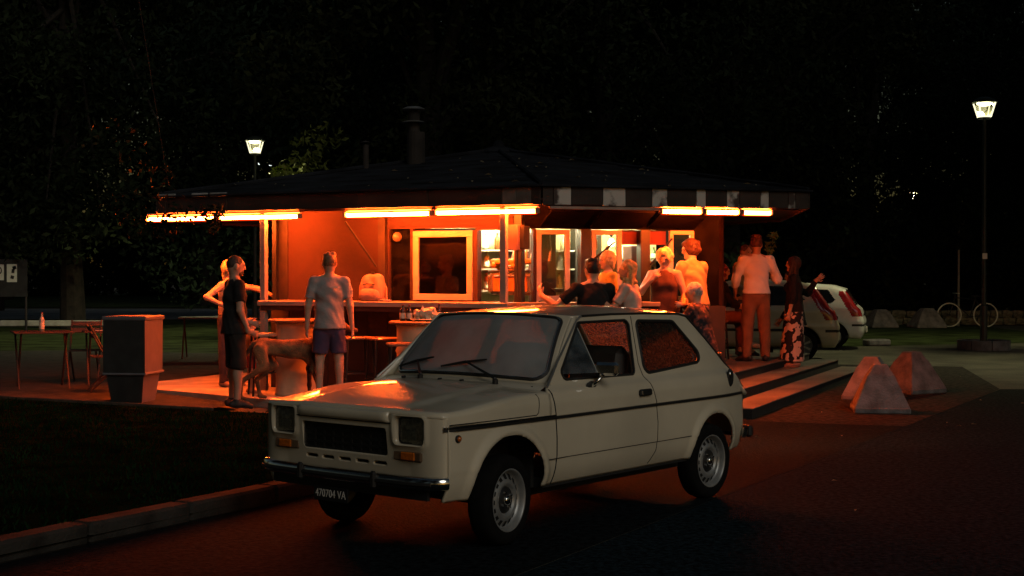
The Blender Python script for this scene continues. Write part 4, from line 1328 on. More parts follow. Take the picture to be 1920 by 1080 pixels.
        bs = MB().lathe([(0.021, 0.0), (0.021, 0.010), (0.016, 0.013), (0, 0.013)], 16, T).build('side_repeater', black, car, smooth=True)
        MB().lathe([(0.015, 0.010), (0.013, 0.020), (0, 0.024)], 14, T).build('repeater_lens', amber, bs, smooth=True)
    # door mirror on the driver's side
    mb = MB()
    mb.tube([side_pt(-0.775, 0.882, 0.0), side_pt(-0.80, 0.91, 0.06), side_pt(-0.83, 0.95, 0.10)], [0.016, 0.011, 0.009], 8)
    mi = mb.build('door_mirror', chrome, car, smooth=True)
    MB().lathe([(0.045, 0), (0.03, 0.008), (0, 0.010)], 16, Matrix.Translation(side_pt(-0.775, 0.880, 0.0)) @ Matrix.Rotation(R(-90), 4, 'X') @ Matrix.Diagonal((1.2, 0.7, 1, 1))).build('mirror_foot', black, mi, smooth=True)
    MB().box(side_pt(-0.845, 0.985, 0.125), (0.055, 0.155, 0.085), Matrix.Rotation(R(14), 3, 'Z'), bevel=0.018).build('mirror_head', chrome, mi)
    # wipers and washer jets
    def wiper(u0, u1, base):
        a = Vector(wsurf(np.array(u0), np.array(0.085))); b = Vector(wsurf(np.array(u1), np.array(0.205)))
        nrm = Vector((0.62, 0, 0.78)) * 0.022
        a += nrm; b += nrm
        bl = MB()
        q = (b - a).normalized()
        bl.tube([a, a.lerp(b, .5) + nrm * .25, b], [0.006, 0.010, 0.006], 5)
        w = bl.build('wiper', black, car)
        mid = a.lerp(b, 0.55)
        c = Vector(base)
        MB().tube([c, c + Vector((0, 0, 0.02)), mid + nrm * 0.5], [0.012, 0.011, 0.006], 6).build('wiper_arm', black, w)
        MB().lathe([(0.018, -0.02), (0.018, 0.015), (0.0, 0.022)], 12, Matrix.Translation(c)).build('wiper_pivot', black, w)
    wiper(-0.90, -0.36, (-0.215, -0.20, 0.925))
    wiper(-0.18, 0.34, (-0.235, 0.40, 0.922))
    for y in (-0.33, -0.02, 0.16):
        MB().box((-0.20, y, 0.922), (0.03, 0.018, 0.014), bevel=0.004).build('washer_jet', black, car)
    # interior
    MB().box((-1.20, 0, 0.27), (2.62, 1.16, 0.06)).build('floor_pan', dark, car)
    MB().box((-0.28, 0, 0.58), (0.03, 1.30, 0.56)).build('bulkhead', dark, car)
    inner = MB()
    for s in (1, -1):
        inner.box((0.05, s * 0.47, 0.53), (0.78, 0.02, 0.44)); inner.box((-2.17, s * 0.47, 0.53), (0.66, 0.02, 0.44))
        inner.box((0.05, s * 0.60, 0.70), (0.72, 0.26, 0.015)); inner.box((-2.17, s * 0.60, 0.70), (0.62, 0.26, 0.015))
        inner.box((-1.1, s * 0.66, 0.33), (1.6, 0.10, 0.06))
    inner.build('inner_wings', dark, car)
    MB().box((-0.42, 0, 0.83), (0.26, 1.30, 0.14), bevel=0.04).build('dashboard', seatm, car)
    st = MB()
    M = Matrix.Translation((-0.66, 0.33, 0.90)) @ Matrix.Rotation(R(-62), 4, 'Y')
    ringp = [M @ Vector((0.185 * math.cos(t), 0.185 * math.sin(t), 0)) for t in np.linspace(0, 2 * math.pi, 28, endpoint=False)]
    st.tube(ringp, 0.013, 6, closed=True)
    for t in (0.3, math.pi - 0.3, math.pi * 1.5):
        st.tube([M @ Vector((0, 0, -0.03)), M @ Vector((0.18 * math.cos(t), 0.18 * math.sin(t), 0))], 0.012, 5)
    st.cyl(M @ Vector((0, 0, -0.25)), M @ Vector((0, 0, 0)), 0.03, 0.04)
    st.build('steering_wheel', black, car, smooth=True)
    for s in (1, -1):
        sb = MB()
        sb.box((-1.05, s * 0.33, 0.50), (0.50, 0.48, 0.16), bevel=0.05)
        sb.box((-1.36, s * 0.33, 0.80), (0.14, 0.47, 0.60), Matrix.Rotation(R(-14), 3, 'Y'), bevel=0.06)
        sb.build('seat', seatm, car)
    rs = MB()
    rs.box((-1.90, 0, 0.50), (0.45, 1.10, 0.16), bevel=0.05)
    rs.box((-2.15, 0, 0.76), (0.14, 1.10, 0.46), Matrix.Rotation(R(-16), 3, 'Y'), bevel=0.05)
    rs.build('rear_seat', seatm, car)
    # wheels
    def wheel(x, s, steer):
        T = Matrix.Translation((x, s * 0.632, 0.262)) @ Matrix.Rotation(R(steer), 4, 'Z') @ Matrix.Rotation(R(-90 * s), 4, 'X')
        emp = MB().lathe([(0.170, -0.066), (0.205, -0.071), (0.238, -0.068), (0.256, -0.052), (0.262, -0.02), (0.262, 0.02), (0.256, 0.052), (0.238, 0.068), (0.205, 0.071), (0.183, 0.062), (0.170, 0.05)], 48, T)
        w = emp.build('wheel', tyrem, car, smooth=True)
        rim = MB().lathe([(0.184, 0.066), (0.178, 0.068), (0.172, 0.062), (0.166, 0.040), (0.158, 0.022), (0.150, 0.020), (0.132, 0.034), (0.112, 0.046), (0.100, 0.050), (0.088, 0.046), (0.078, 0.030), (0.050, 0.026), (0.0, 0.026)], 48, T)
        r = rim.build('rim', wheelm, w, smooth=True)
        MB().lathe([(0.080, 0.030), (0.076, 0.038), (0.045, 0.040), (0.03, 0.046), (0.0, 0.048)], 24, T).build('hub_plate', mat('wheel_centre_black', (0.02, 0.02, 0.02), rough=0.4), w, smooth=True)
        sl = MB()
        for i in range(16):
            t = 2 * math.pi * i / 16
            M2 = T @ Matrix.Rotation(t, 4, 'Z')
            q = [M2 @ Vector(p) for p in ((0.122, -0.013, 0.0425), (0.155, -0.015, 0.0245), (0.155, 0.015, 0.0245), (0.122, 0.013, 0.0425))]
            sl.add(q, [(0, 1, 2, 3)])
        sl.build('rim_slots', gap, w)
        cap = MB().lathe([(0.030, 0.044), (0.028, 0.058), (0.018, 0.064), (0, 0.065)], 16, T)
        cap.build('hub_cap', chrome, w, smooth=True)
        for i in range(4):
            t = 2 * math.pi * i / 4 + 0.5
            c0 = T @ Vector((0.050 * math.cos(t), 0.050 * math.sin(t), 0.036)); c1 = T @ Vector((0.050 * math.cos(t), 0.050 * math.sin(t), 0.056))
            MB().cyl(c0, c1, 0.009, 0.008, 6).build('wheel_bolt', chrome, w)
    for s in (1, -1):
        wheel(0.0, s, 8.0); wheel(-2.245, s, 0.0)
    ex = MB().cyl((-2.55, -0.35, 0.27), (-2.78, -0.35, 0.26), 0.022, 0.022, 12).build('exhaust_pipe', dark, car)
    return car

HERO = build_hero_car()
# ------------------------------------------------------------------ people: one continuous body each, clothes and hair over it
def unit(v):
    v = np.array(v, float); return v / np.linalg.norm(v)

def hand_prims(w, d, n, side, s, curl=0.35):
    """palm, four unequal bent fingers and a thumb; w wrist, d direction, n palm normal (towards which fingers curl)"""
    d = unit(d); n = unit(np.array(n, float) - d * (np.array(n, float) @ d)); a = np.cross(d, n) * side
    P = [cone(w - d * 0.01, w + d * 0.078 * s, 0.025 * s, 0.034 * s, flat=(n, 0.52))]
    root = w + d * 0.078 * s
    for k, L in zip((-1.5, -0.5, 0.5, 1.5), (0.062, 0.078, 0.082, 0.070)):
        b = root + a * k * 0.0195 * s
        sp = a * k * 0.10
        c1, c2 = curl * (1 + 0.1 * k), curl * 2.1
        m = b + (d * math.cos(c1) + n * math.sin(c1) + sp) * L * 0.55 * s
        t = m + (d * math.cos(c2) + n * math.sin(c2) + sp) * L * 0.50 * s
        P += [cone(b, m, 0.0098 * s, 0.0090 * s), cone(m, t, 0.0090 * s, 0.0078 * s)]
    b = w + d * 0.022 * s + a * 0.024 * s
    m = b + unit(d * 0.65 + a * 0.75 + n * 0.25) * 0.042 * s
    t = m + unit(d * 0.95 + a * 0.25 + n * 0.35) * 0.032 * s
    P += [cone(b, m, 0.0125 * s, 0.0105 * s), cone(m, t, 0.0105 * s, 0.0085 * s)]
    for p in P[1:]: p['k'] = 0.006
    return P

SKINS = {}
def person(label, pos, facing, H, skin=(0.50, 0.30, 0.20), female=False, hip=None, lean=(0, 0), twist=0, head=(0, 0, 0), arms=None, legs=None,
           top=None, bottom=None, shoes=None, hair=None, extras=None, curl=0.35, group='people at the bar', build=1.0):
    """pose in body axes: x = the person's right, y = forward, z = up. arms/legs: directions of each segment, keyed R and L."""
    s = H / 1.75
    root = thing('person', label, 'person', pos, R(-facing), group)
    sk = mat('skin_%02d%02d%02d' % tuple(int(c * 99) for c in skin), skin, rough=0.55, var=0.08, scale=14)
    X = np.array([math.cos(R(twist)), -math.sin(R(twist)), 0.0]); Yf = np.array([math.sin(R(twist)), math.cos(R(twist)), 0.0])
    T = unit((lean[0], lean[1], 1.0))
    stand = hip is None
    hipz = 0.925 * s if stand else hip
    sw = (0.162 if female else 0.185) * s * build; hw = (0.092 if female else 0.083) * s
    Hc = np.array([0, 0, hipz])
    legs = legs or {'R': ((0.06, 0.02, -1), (0.02, -0.03, -1)), 'L': ((-0.06, -0.02, -1), (-0.02, -0.03, -1))}
    arms = arms or {'R': ((0.22, 0.02, -1), (0.10, 0.14, -1)), 'L': ((-0.22, 0.02, -1), (-0.10, 0.14, -1))}
    LT, LS = 0.43 * s, 0.425 * s
    J = {}
    for k, sg in (('R', 1), ('L', -1)):
        h = Hc + np.array([sg * hw, 0, -0.01 * s])
        kn = h + unit(legs[k][0]) * LT; an = kn + unit(legs[k][1]) * LS
        ft = unit(legs[k][2]) if len(legs[k]) > 2 else unit((sg * 0.22, 1, -0.12))
        J[k] = [h, kn, an, ft]
    if stand:
        low = min(J[k][2][2] for k in 'RL') - 0.078 * s
        Hc[2] -= low
        for k in 'RL':
            for i in range(3): J[k][i] = J[k][i] - np.array([0, 0, low])
    waist = Hc + T * 0.14 * s; chest = Hc + T * 0.34 * s; neck = Hc + T * 0.535 * s
    fl = (Yf + np.array([0, 0, 0.001]), 0.70)
    fl0 = ((0, 1, 0.001), 0.76)
    b = build
    P = [cone(Hc + np.array([0, 0, -0.02 * s]), waist, 0.148 * s * b if female else 0.142 * s * b, 0.120 * s * b, flat=fl0),
         cone(waist, chest, 0.122 * s * b, 0.150 * s * b, flat=fl), cone(chest, neck - T * 0.07 * s, 0.150 * s * b, 0.095 * s, flat=fl),
         cone(neck - T * 0.09 * s, neck + T * 0.05 * s, 0.058 * s, 0.050 * s)]
    if female:
        for sg in (1, -1):
            P.append(ell(chest + X * sg * 0.07 * s + Yf * 0.085 * s - T * 0.02 * s, (0.062 * s,) * 3))
    hy, hp, hr = head                      # head yaw (right +), pitch (down +), roll
    Mh = Matrix.Rotation(R(-hy), 3, 'Z') @ Matrix.Rotation(R(-hp), 3, 'X') @ Matrix.Rotation(R(hr), 3, 'Y')
    Mh = np.array(Mh)
    hc = neck + T * 0.105 * s + np.array([0, 0.0, 0.045 * s]) + Yf * 0.012 * s
    def hp_(x, y, z): return hc + Mh @ (np.array([x, y, z]) * s)
    P += [ell(hc, (0.078 * s, 0.098 * s, 0.115 * s), Mh), ell(hp_(0, 0.024, -0.058), (0.056 * s, 0.066 * s, 0.060 * s), Mh), cone(neck, hp_(0, -0.015, -0.06), 0.050 * s, 0.048 * s)]
    P += [cone(hp_(0, 0.096, 0.012), hp_(0, 0.112, -0.022), 0.009 * s, 0.0145 * s), ell(hp_(0, 0.088, 0.030), (0.045 * s, 0.016 * s, 0.012 * s), Mh),
          ell(hp_(0, 0.082, -0.095), (0.022 * s, 0.016 * s, 0.016 * s), Mh)]
    for sg in (1, -1):
        P.append(ell(hp_(sg * 0.080, -0.006, -0.008), (0.011 * s, 0.020 * s, 0.032 * s), Mh))
    SH = {}
    for k, sg in (('R', 1), ('L', -1)):
        sh = neck - T * 0.068 * s + X * sg * sw * 0.97
        el = sh + unit(arms[k][0]) * 0.295 * s; wr = el + unit(arms[k][1]) * 0.255 * s
        P += [cone(neck - T * 0.015 * s, sh, 0.050 * s, 0.050 * s), cone(sh, el, 0.052 * s * b, 0.041 * s * b), cone(el, wr, 0.041 * s * b, 0.027 * s)]
        hd = unit(arms[k][2]) if len(arms[k]) > 2 else unit(arms[k][1])
        pn = arms[k][3] if len(arms[k]) > 3 else (-sg * 1.0, 0.25, 0.0)
        if abs(unit(pn) @ hd) > 0.95: pn = (0, 1, 0.2)
        P += hand_prims(wr, hd, pn, sg, s, curl)
        SH[k] = (sh, el, wr)
        h, kn, an, ft = J[k]
        P += [cone(h, kn, 0.080 * s * b, 0.056 * s), cone(kn, an, 0.055 * s, 0.037 * s), ell(kn + (an - kn) * 0.28 + np.array([0, -0.018 * s, 0]), (0.048 * s, 0.050 * s, 0.10 * s))]
        P += [cone(an + np.array([0, 0, -0.03 * s]) - ft * 0.045 * s, an + ft * 0.13 * s + np.array([0, 0, -0.045 * s]), 0.034 * s, 0.030 * s, flat=None),
              cone(an, an + np.array([0, 0, -0.035 * s]), 0.036 * s, 0.036 * s)]
    blend_obj('body', P, sk, root, h=0.0105, k=0.022)
    # ---- clothes
    if top:
        col, kind = top[0], top[1]
        m = top[2] if len(top) > 2 else mat('cloth_%02d%02d%02d' % tuple(int(c * 99) for c in col), col, rough=0.9, var=0.14, scale=9, bump=0.5, bscale=11)
        hem = Hc + T * (top[3] if len(top) > 3 else -0.06) * s
        g = 0.020 * s
        C = [cone(hem, waist, (0.152 if kind == 'tank' else 0.170) * s * b + g, 0.136 * s * b + g, flat=((0, 1, 0.001), 0.82), ca=True), cone(waist, chest, 0.136 * s * b + g, 0.154 * s * b + g * .5, flat=(fl[0], 0.76)),
             cone(chest, neck - T * 0.075 * s, 0.152 * s * b + g * .6, 0.088 * s + g * .5, flat=(fl[0], 0.76))]
        if female:
            for sg in (1, -1):
                C.append(ell(chest + X * sg * 0.07 * s + Yf * 0.085 * s - T * 0.02 * s, (0.062 * s + g * .6,) * 3))
        for k in 'RL':
            sh, el, wr = SH[k]
            if kind == 'tank':
                C.append(cone(neck - T * 0.06 * s + (sh - neck) * 0.35, neck - T * 0.12 * s + (sh - neck) * 0.55, 0.050 * s, 0.05 * s))
                continue
            C.append(cone(neck - T * 0.030 * s + (sh - neck) * 0.22, sh, 0.056 * s, 0.058 * s))
            if kind == 'tee':
                C.append(cone(sh, sh + (el - sh) * 0.68, 0.059 * s * b, 0.063 * s * b, cb=True))
            else:
                f = 1.0 if kind == 'long' else 0.45
                C += [cone(sh, el, 0.064 * s * b, 0.056 * s * b), cone(el, el + (wr - el) * (0.96 if kind == 'long' else 0.45), 0.055 * s * b, (0.042 if kind == 'long' else 0.054) * s * b, cb=True)]
        if kind in ('rolled', 'long'):
            C.append(cone(neck - T * 0.055 * s, neck + T * 0.005 * s, 0.064 * s, 0.062 * s, cb=True))
        blend_obj('shirt' if kind in ('rolled', 'long') else ('tank_top' if kind == 'tank' else 't_shirt'), C, m, root, h=0.0125, k=0.030, folds=0.0048 * s)
    if bottom:
        col, kind = bottom[0], bottom[1]
        m = bottom[2] if len(bottom) > 2 else mat('cloth_%02d%02d%02d' % tuple(int(c * 99) for c in col), col, rough=0.9, var=0.16, scale=8, bump=0.5, bscale=10)
        g = 0.016 * s
        if kind == 'skirt':
            C = [cone(Hc + T * 0.12 * s, Hc + np.array([0, 0.01, -0.05]), 0.118 * s + g, 0.155 * s + g, flat=((0, 1, 0.001), 0.82), ca=True),
                 cone(Hc + np.array([0, 0, -0.05]), np.array([0, 0.03, 0.10 * s]), 0.158 * s + g, 0.215 * s + g, flat=((0, 1, 0.001), 0.85), cb=True)]
        else:
            C = [cone(Hc + np.array([0, 0, -0.03 * s]), Hc + T * 0.10 * s, 0.152 * s * b + g * .4, 0.128 * s * b + g * .8, flat=((0, 1, 0.001), 0.80), cb=True)]
            for k in 'RL':
                h, kn, an, ft = J[k]
                if kind == 'shorts':
                    f = bottom[3] if len(bottom) > 3 else 0.80
                    if f <= 1:
                        C.append(cone(h, h + (kn - h) * f, 0.083 * s * b + g, 0.078 * s * b + g, cb=True))
                    else:
                        C += [cone(h, kn, 0.084 * s * b + g, 0.070 * s * b + g), cone(kn, kn + (an - kn) * (f - 1), 0.074 * s * b + g, 0.072 * s + g, cb=True)]
                else:
                    C += [cone(h, kn, 0.088 * s * b + g, 0.062 * s * b + g), cone(kn, an + (an - kn) * 0.06, 0.062 * s * b + g, 0.048 * s + g, cb=True)]
        blend_obj({'skirt': 'skirt', 'shorts': 'shorts'}.get(kind, 'trousers'), C, m, root, h=0.0125, k=0.022, folds=0.004 * s)
    if shoes:
        m = mat('shoe_%02d%02d%02d' % tuple(int(c * 99) for c in shoes), shoes, rough=0.6, var=0.2, scale=12)
        for k in 'RL':
            h, kn, an, ft = J[k]
            fh = unit((ft[0], ft[1], 0.0)) if abs(ft[2]) < 0.8 else ft
            C = [cone(an + np.array([0, 0, -0.032 * s]) - fh * 0.055 * s, an + fh * 0.10 * s + np.array([0, 0, -0.038 * s]), 0.042 * s, 0.040 * s), cone(an + fh * 0.09 * s + np.array([0, 0, -0.042 * s]), an + ft * 0.165 * s + np.array([0, 0, -0.045 * s]), 0.040 * s, 0.030 * s),
                 cone(an + np.array([0, 0, 0.004]), an + np.array([0, 0, -0.04 * s]), 0.046 * s, 0.044 * s)]
            blend_obj('shoe', C, m, root, h=0.0125, k=0.02)
    if hair:
        col, kind = hair[0], hair[1]
        m = mat('hair_%02d%02d%02d' % tuple(int(c * 99) for c in col), col, rough=0.65, var=0.35, scale=22, bump=0.7, bscale=38)
        rg = random.Random(hash(label) % 9999 if False else len(label) * 7)
        if kind == 'buzz':
            C = [ell(hp_(0, -0.010, 0.020), (0.0815 * s, 0.098 * s, 0.102 * s), Mh), ell(hp_(0, 0.115, -0.035), (0.09 * s, 0.075 * s, 0.10 * s), Mh, sub=True), ell(hp_(0, 0.02, -0.12), (0.12 * s, 0.12 * s, 0.075 * s), Mh, sub=True)]
        else:
            big = {'short': 0.0, 'curly': 0.022, 'bob': 0.016, 'long': 0.010, 'grey': 0.004}.get(kind, 0.0)
            C = [ell(hp_(0, -0.014, 0.024), ((0.087 + big) * s, (0.103 + big) * s, (0.107 + big) * s), Mh)]
            if kind == 'curly':
                for i in range(26):
                    u, v = rg.uniform(0, 6.28), rg.uniform(-0.35, 1.0)
                    r = math.sqrt(max(0, 1 - v * v))
                    if math.sin(u) * r > 0.62 and v < 0.5: continue
                    C.append(ell(hp_(0.098 * r * math.cos(u), -0.014 + 0.112 * r * math.sin(u), 0.024 + 0.118 * v), (rg.uniform(0.024, 0.036) * s,) * 3))
            if kind == 'short':
                for i in range(12):
                    u = rg.uniform(0, 6.28)
                    C.append(ell(hp_(0.055 * math.cos(u), -0.01 + 0.07 * math.sin(u), 0.105 + rg.uniform(-.02, .012)), (0.026 * s, 0.03 * s, 0.022 * s), Mh))
            if kind in ('long', 'bob', 'wavy'):
                end = {'long': -0.36, 'bob': -0.13, 'wavy': -0.20}[kind]
                for xx in (-0.062, -0.03, 0.0, 0.03, 0.062):
                    C.append(cone(hp_(xx, -0.055 + 0.3 * abs(xx), 0.03), hp_(xx * 1.15, -0.070 + 0.35 * abs(xx) + 0.01 * rg.random(), end + 0.06 * rg.random()), 0.042 * s, 0.026 * s))
                if kind == 'long':
                    for xx in (-0.075, 0.075):
                        C += [cone(hp_(xx, 0.01, 0.03), hp_(xx * 1.1, 0.035, -0.14), 0.030 * s, 0.028 * s), cone(hp_(xx * 1.1, 0.035, -0.14), hp_(xx * 1.05, 0.07, -0.33), 0.028 * s, 0.014 * s)]
                if kind == 'wavy':
                    for i in range(22):
                        u = rg.uniform(2.6, 6.8); z = rg.uniform(-0.18, 0.10)
                        C.append(ell(hp_(0.088 * math.cos(u), 0.03 + 0.10 * math.sin(u) * 0.9 - 0.03, z), (0.028 * s,) * 3))
            C += [ell(hp_(0, 0.120, -0.040), (0.066 * s, 0.075 * s, 0.105 * s), Mh, sub=True)]
            if kind in ('short', 'grey'):
                C += [ell(hp_(0, 0.045, -0.135), (0.14 * s, 0.12 * s, 0.090 * s), Mh, sub=True)]
        blend_obj('hair', C, m, root, h=0.0105, k=0.016)
        if len(hair) > 2 and hair[2] == 'beard':
            C = [ell(hp_(0, 0.044, -0.075), (0.056 * s, 0.056 * s, 0.050 * s), Mh), ell(hp_(0, 0.090, -0.050), (0.020 * s, 0.022 * s, 0.012 * s), Mh, sub=True)]
            blend_obj('beard', C, m, root, h=0.0105, k=0.016)
    # eyes and mouth
    em = mat('eye_dark', (0.02, 0.015, 0.012), rough=0.3); mm = mat('lips', (0.28, 0.09, 0.07), rough=0.5)
    e = MB()
    def blob(mb, c, r):
        vs, fs = [], []
        for i in range(5):
            a = -math.pi / 2 + math.pi * i / 4
            for j in range(8):
                t = 2 * math.pi * j / 8
                vs.append(Vector(hc) + Vector(Mh @ (np.array([c[0] + r[0] * math.cos(a) * math.cos(t), c[1] + r[1] * math.cos(a) * math.sin(t), c[2] + r[2] * math.sin(a)]) * s)))
        for i in range(4):
            for j in range(8):
                fs.append((i * 8 + j, i * 8 + (j + 1) % 8, (i + 1) * 8 + (j + 1) % 8, (i + 1) * 8 + j))
        mb.add(vs, fs)
    for sg in (1, -1): blob(e, (sg * 0.031, 0.089, 0.008), (0.013, 0.008, 0.006))
    e.build('eyes', em, root, smooth=True)
    q = MB(); blob(q, (0, 0.090, -0.056), (0.023, 0.008, 0.006)); q.build('mouth', mm, root, smooth=True)
    root['_hc'] = [float(v) for v in hc]; root['_s'] = s
    J['SH'] = SH; J['head'] = hp_; J['Hc'] = Hc; J['T'] = T; J['X'] = X; J['Yf'] = Yf; J['chest'] = chest; J['s'] = s
    del root['_hc']; del root['_s']
    return root, J

BLK = (0.008, 0.008, 0.009)
# man in black on the grass edge
p1, j1 = person('bald man in black t-shirt and long dark shorts standing beside the pale bin', (-3.15, 16.15, 0.055), 62, 1.73, skin=(0.42, 0.25, 0.17), build=1.02, head=(6, 6, 0),
       arms={'R': ((0.16, -0.02, -1), (-0.05, 0.42, -1), (-0.1, 0.9, -0.35)), 'L': ((-0.20, 0.10, -1), (0.25, 0.7, -0.55), (0.4, 0.9, -0.2))},
       legs={'R': ((0.07, 0.03, -1), (0.0, -0.05, -1)), 'L': ((-0.08, 0.05, -1), (-0.02, -0.04, -1))},
       top=(BLK, 'tee', mat('black_cotton', (0.010, 0.009, 0.010), rough=0.95, var=0.2, bump=0.4, bscale=12), -0.10), bottom=((0.022, 0.015, 0.013), 'shorts', mat('dark_shorts', (0.020, 0.014, 0.012), rough=0.95, var=0.2, bump=0.4, bscale=10), 1.12),
       shoes=(0.02, 0.018, 0.018), hair=((0.05, 0.03, 0.02), 'buzz', 'beard'), group='people by the counter')
# woman behind him, one arm stretched to the counter
person('blonde woman with bent elbow, reaching an arm to the counter', (-3.70, 18.6, 0.10), 118, 1.64, skin=(0.55, 0.34, 0.22), female=True, head=(20, 4, 6),
       arms={'L': ((-0.72, 0.70, -0.18), (-0.25, 0.9, -0.36), (-0.2, 0.95, -0.05), (0, 0, -1)), 'R': ((0.80, -0.25, -0.55), (-0.25, 0.70, -0.35), (-0.8, 0.3, -0.4))},
       legs={'R': ((0.10, 0.05, -1), (0.02, 0.0, -1)), 'L': ((-0.05, 0.0, -1), (-0.02, -0.06, -1))},
       top=((0.42, 0.30, 0.20), 'tank'), bottom=((0.05, 0.04, 0.05), 'long'), shoes=(0.35, 0.25, 0.18), hair=((0.62, 0.42, 0.18), 'bob'), group='people by the counter')
# toddler behind the man's legs
person('small child in an orange top half hidden behind the man in black', (-3.22, 17.55, 0.10), 70, 0.92, skin=(0.52, 0.31, 0.20), build=1.12,
       top=((0.55, 0.22, 0.06), 'tee'), bottom=((0.40, 0.06, 0.04), 'shorts'), shoes=(0.30, 0.20, 0.15), hair=((0.35, 0.16, 0.06), 'short'), group='people by the counter')
# man with his back to us
grey_t = mat('grey_t_shirt', (0.30, 0.28, 0.28), rough=0.95, var=0.12, scale=6, bump=0.8, bscale=9)
p4, j4 = person('man in grey t-shirt and purple shorts with his back turned, beyond the bonnet', (-2.12, 16.5, 0.10), -6, 1.715, skin=(0.47, 0.29, 0.20), head=(-14, 8, 0), build=1.03,
       arms={'R': ((0.20, -0.02, -1), (0.10, 0.10, -1)), 'L': ((-0.22, 0.02, -1), (-0.06, 0.12, -1))},
       legs={'R': ((0.07, 0.0, -1), (0.03, -0.02, -1)), 'L': ((-0.07, 0.02, -1), (-0.02, -0.02, -1))},
       top=((0.27, 0.27, 0.30), 'tee', grey_t, -0.09), bottom=((0.06, 0.045, 0.10), 'shorts', mat('purple_shorts', (0.055, 0.042, 0.095), rough=0.95, var=0.2, bump=0.6, bscale=9), 0.86),
       shoes=(0.05, 0.05, 0.05), hair=((0.20, 0.10, 0.05), 'short', 'beard'), group='people by the counter')
# back yoke seam and small pale print on his shirt
T4 = Matrix.Identity(4)
bk = MB()
for i in range(7):
    x0 = 0.01 + i * 0.015
    bk.box((x0, -0.130 - 0.0 * i, 1.345 * 0.98), (0.009, 0.012, 0.016 + 0.005 * (i % 3)))
pr = bk.build('shirt_print', mat('faded_print', (0.62, 0.60, 0.58), rough=0.9), p4)
# ---- drinkers along the right counter
DZ = 0.332
ORG = (0.55, 0.34, 0.22)
person('dark-haired man in black t-shirt seated at the counter, seen from behind', (0.935, 16.25, DZ), -14, 1.76, skin=ORG, hip=0.60, build=1.10, head=(-12, 4, 0), lean=(0.0, 0.10),
       arms={'L': ((-0.75, 0.35, -0.75), (-0.55, 0.75, 0.50), (-0.2, 0.5, 0.9)), 'R': ((0.35, 0.45, -0.9), (-0.5, 0.85, 0.1))},
       legs={'R': ((0.25, 0.95, -0.15), (0, 0.1, -1)), 'L': ((-0.25, 0.95, -0.15), (0, 0.1, -1))},
       top=(BLK, 'tee', mat('black_cotton'), -0.06), bottom=((0.02, 0.02, 0.025), 'long'), shoes=(0.03, 0.03, 0.03), hair=((0.012, 0.008, 0.006), 'short'))
person('person with wavy golden hair and pale shirt in profile, hand raised to the mouth', (1.375, 16.35, DZ), -68, 1.70, skin=ORG, hip=0.615, head=(-10, 2, 0), lean=(0, 0.06),
       arms={'L': ((-0.30, 0.45, -0.85), (0.25, 0.75, 0.62), (0.3, 0.3, 0.9)), 'R': ((0.25, 0.60, -0.75), (-0.2, 0.9, 0.35))},
       legs={'R': ((0.15, 0.95, -0.2), (0, 0.1, -1)), 'L': ((-0.15, 0.95, -0.2), (0, 0.1, -1))},
       top=((0.52, 0.40, 0.33), 'tee'), bottom=((0.06, 0.06, 0.09), 'long'), shoes=(0.05, 0.04, 0.03), hair=((0.62, 0.34, 0.12), 'wavy', 'beard'))
person('woman in a yellow top between two drinkers, close to the second cream window', (1.14, 16.88, DZ), -110, 1.50, skin=ORG, female=True, head=(0, 4, 0),
       top=((0.60, 0.44, 0.10), 'tee'), bottom=((0.04, 0.04, 0.05), 'long'), shoes=(0.05, 0.04, 0.03), hair=((0.60, 0.40, 0.16), 'bob'))
tank = mat('brown_tank_top', (0.055, 0.018, 0.013), rough=0.9, var=0.2, bump=0.4, bscale=12)
p8, j8 = person('older woman with short curly blonde hair and dark tank top, fingers at her lips', (1.84, 17.15, DZ), 188, 1.53, skin=(0.48, 0.29, 0.20), female=True, build=1.15, head=(8, 12, -6),
       arms={'R': ((0.50, 0.30, -0.85), (-0.62, 0.42, 0.70), (-0.75, 0.05, 0.65), (0, -1, 0)), 'L': ((-0.35, 0.05, -1), (0.05, 0.75, -0.45), (0.5, 0.8, 0.0))},
       top=((0.055, 0.018, 0.013), 'tank', tank, -0.10), bottom=((0.03, 0.02, 0.02), 'long'), shoes=(0.2, 0.15, 0.1), hair=((0.72, 0.52, 0.24), 'curly'))
p9, j9 = person('dark-haired man in glasses and tan shirt glancing over his shoulder', (2.24, 17.40, DZ), -42, 1.66, skin=ORG, build=1.12, head=(-62, 8, 0), lean=(0.06, 0.16),
       arms={'R': ((0.30, 0.30, -0.9), (0.1, 0.8, 0.15)), 'L': ((-0.25, 0.30, -0.9), (0.3, 0.8, 0.1))},
       top=((0.36, 0.25, 0.11), 'rolled'), bottom=((0.05, 0.04, 0.04), 'long'), shoes=(0.03, 0.03, 0.03), hair=((0.04, 0.014, 0.010), 'curly'))
g9 = MB()
for sg in (1, -1):
    c = [Vector(j9['head'](sg * 0.033 + 0.024 * math.cos(t), 0.106, 0.008 + 0.018 * math.sin(t))) for t in np.linspace(0, 6.28, 12, endpoint=False)]
    g9.tube(c, 0.0032, 4, closed=True); g9.tube([Vector(j9['head'](sg * 0.057, 0.104, 0.012)), Vector(j9['head'](sg * 0.082, 0.0, 0.012))], 0.003, 4)
g9.tube([Vector(j9['head'](-0.01, 0.107, 0.01)), Vector(j9['head'](0.01, 0.107, 0.01))], 0.003, 4)
g9.build('glasses', mat('black_steel'), p9)
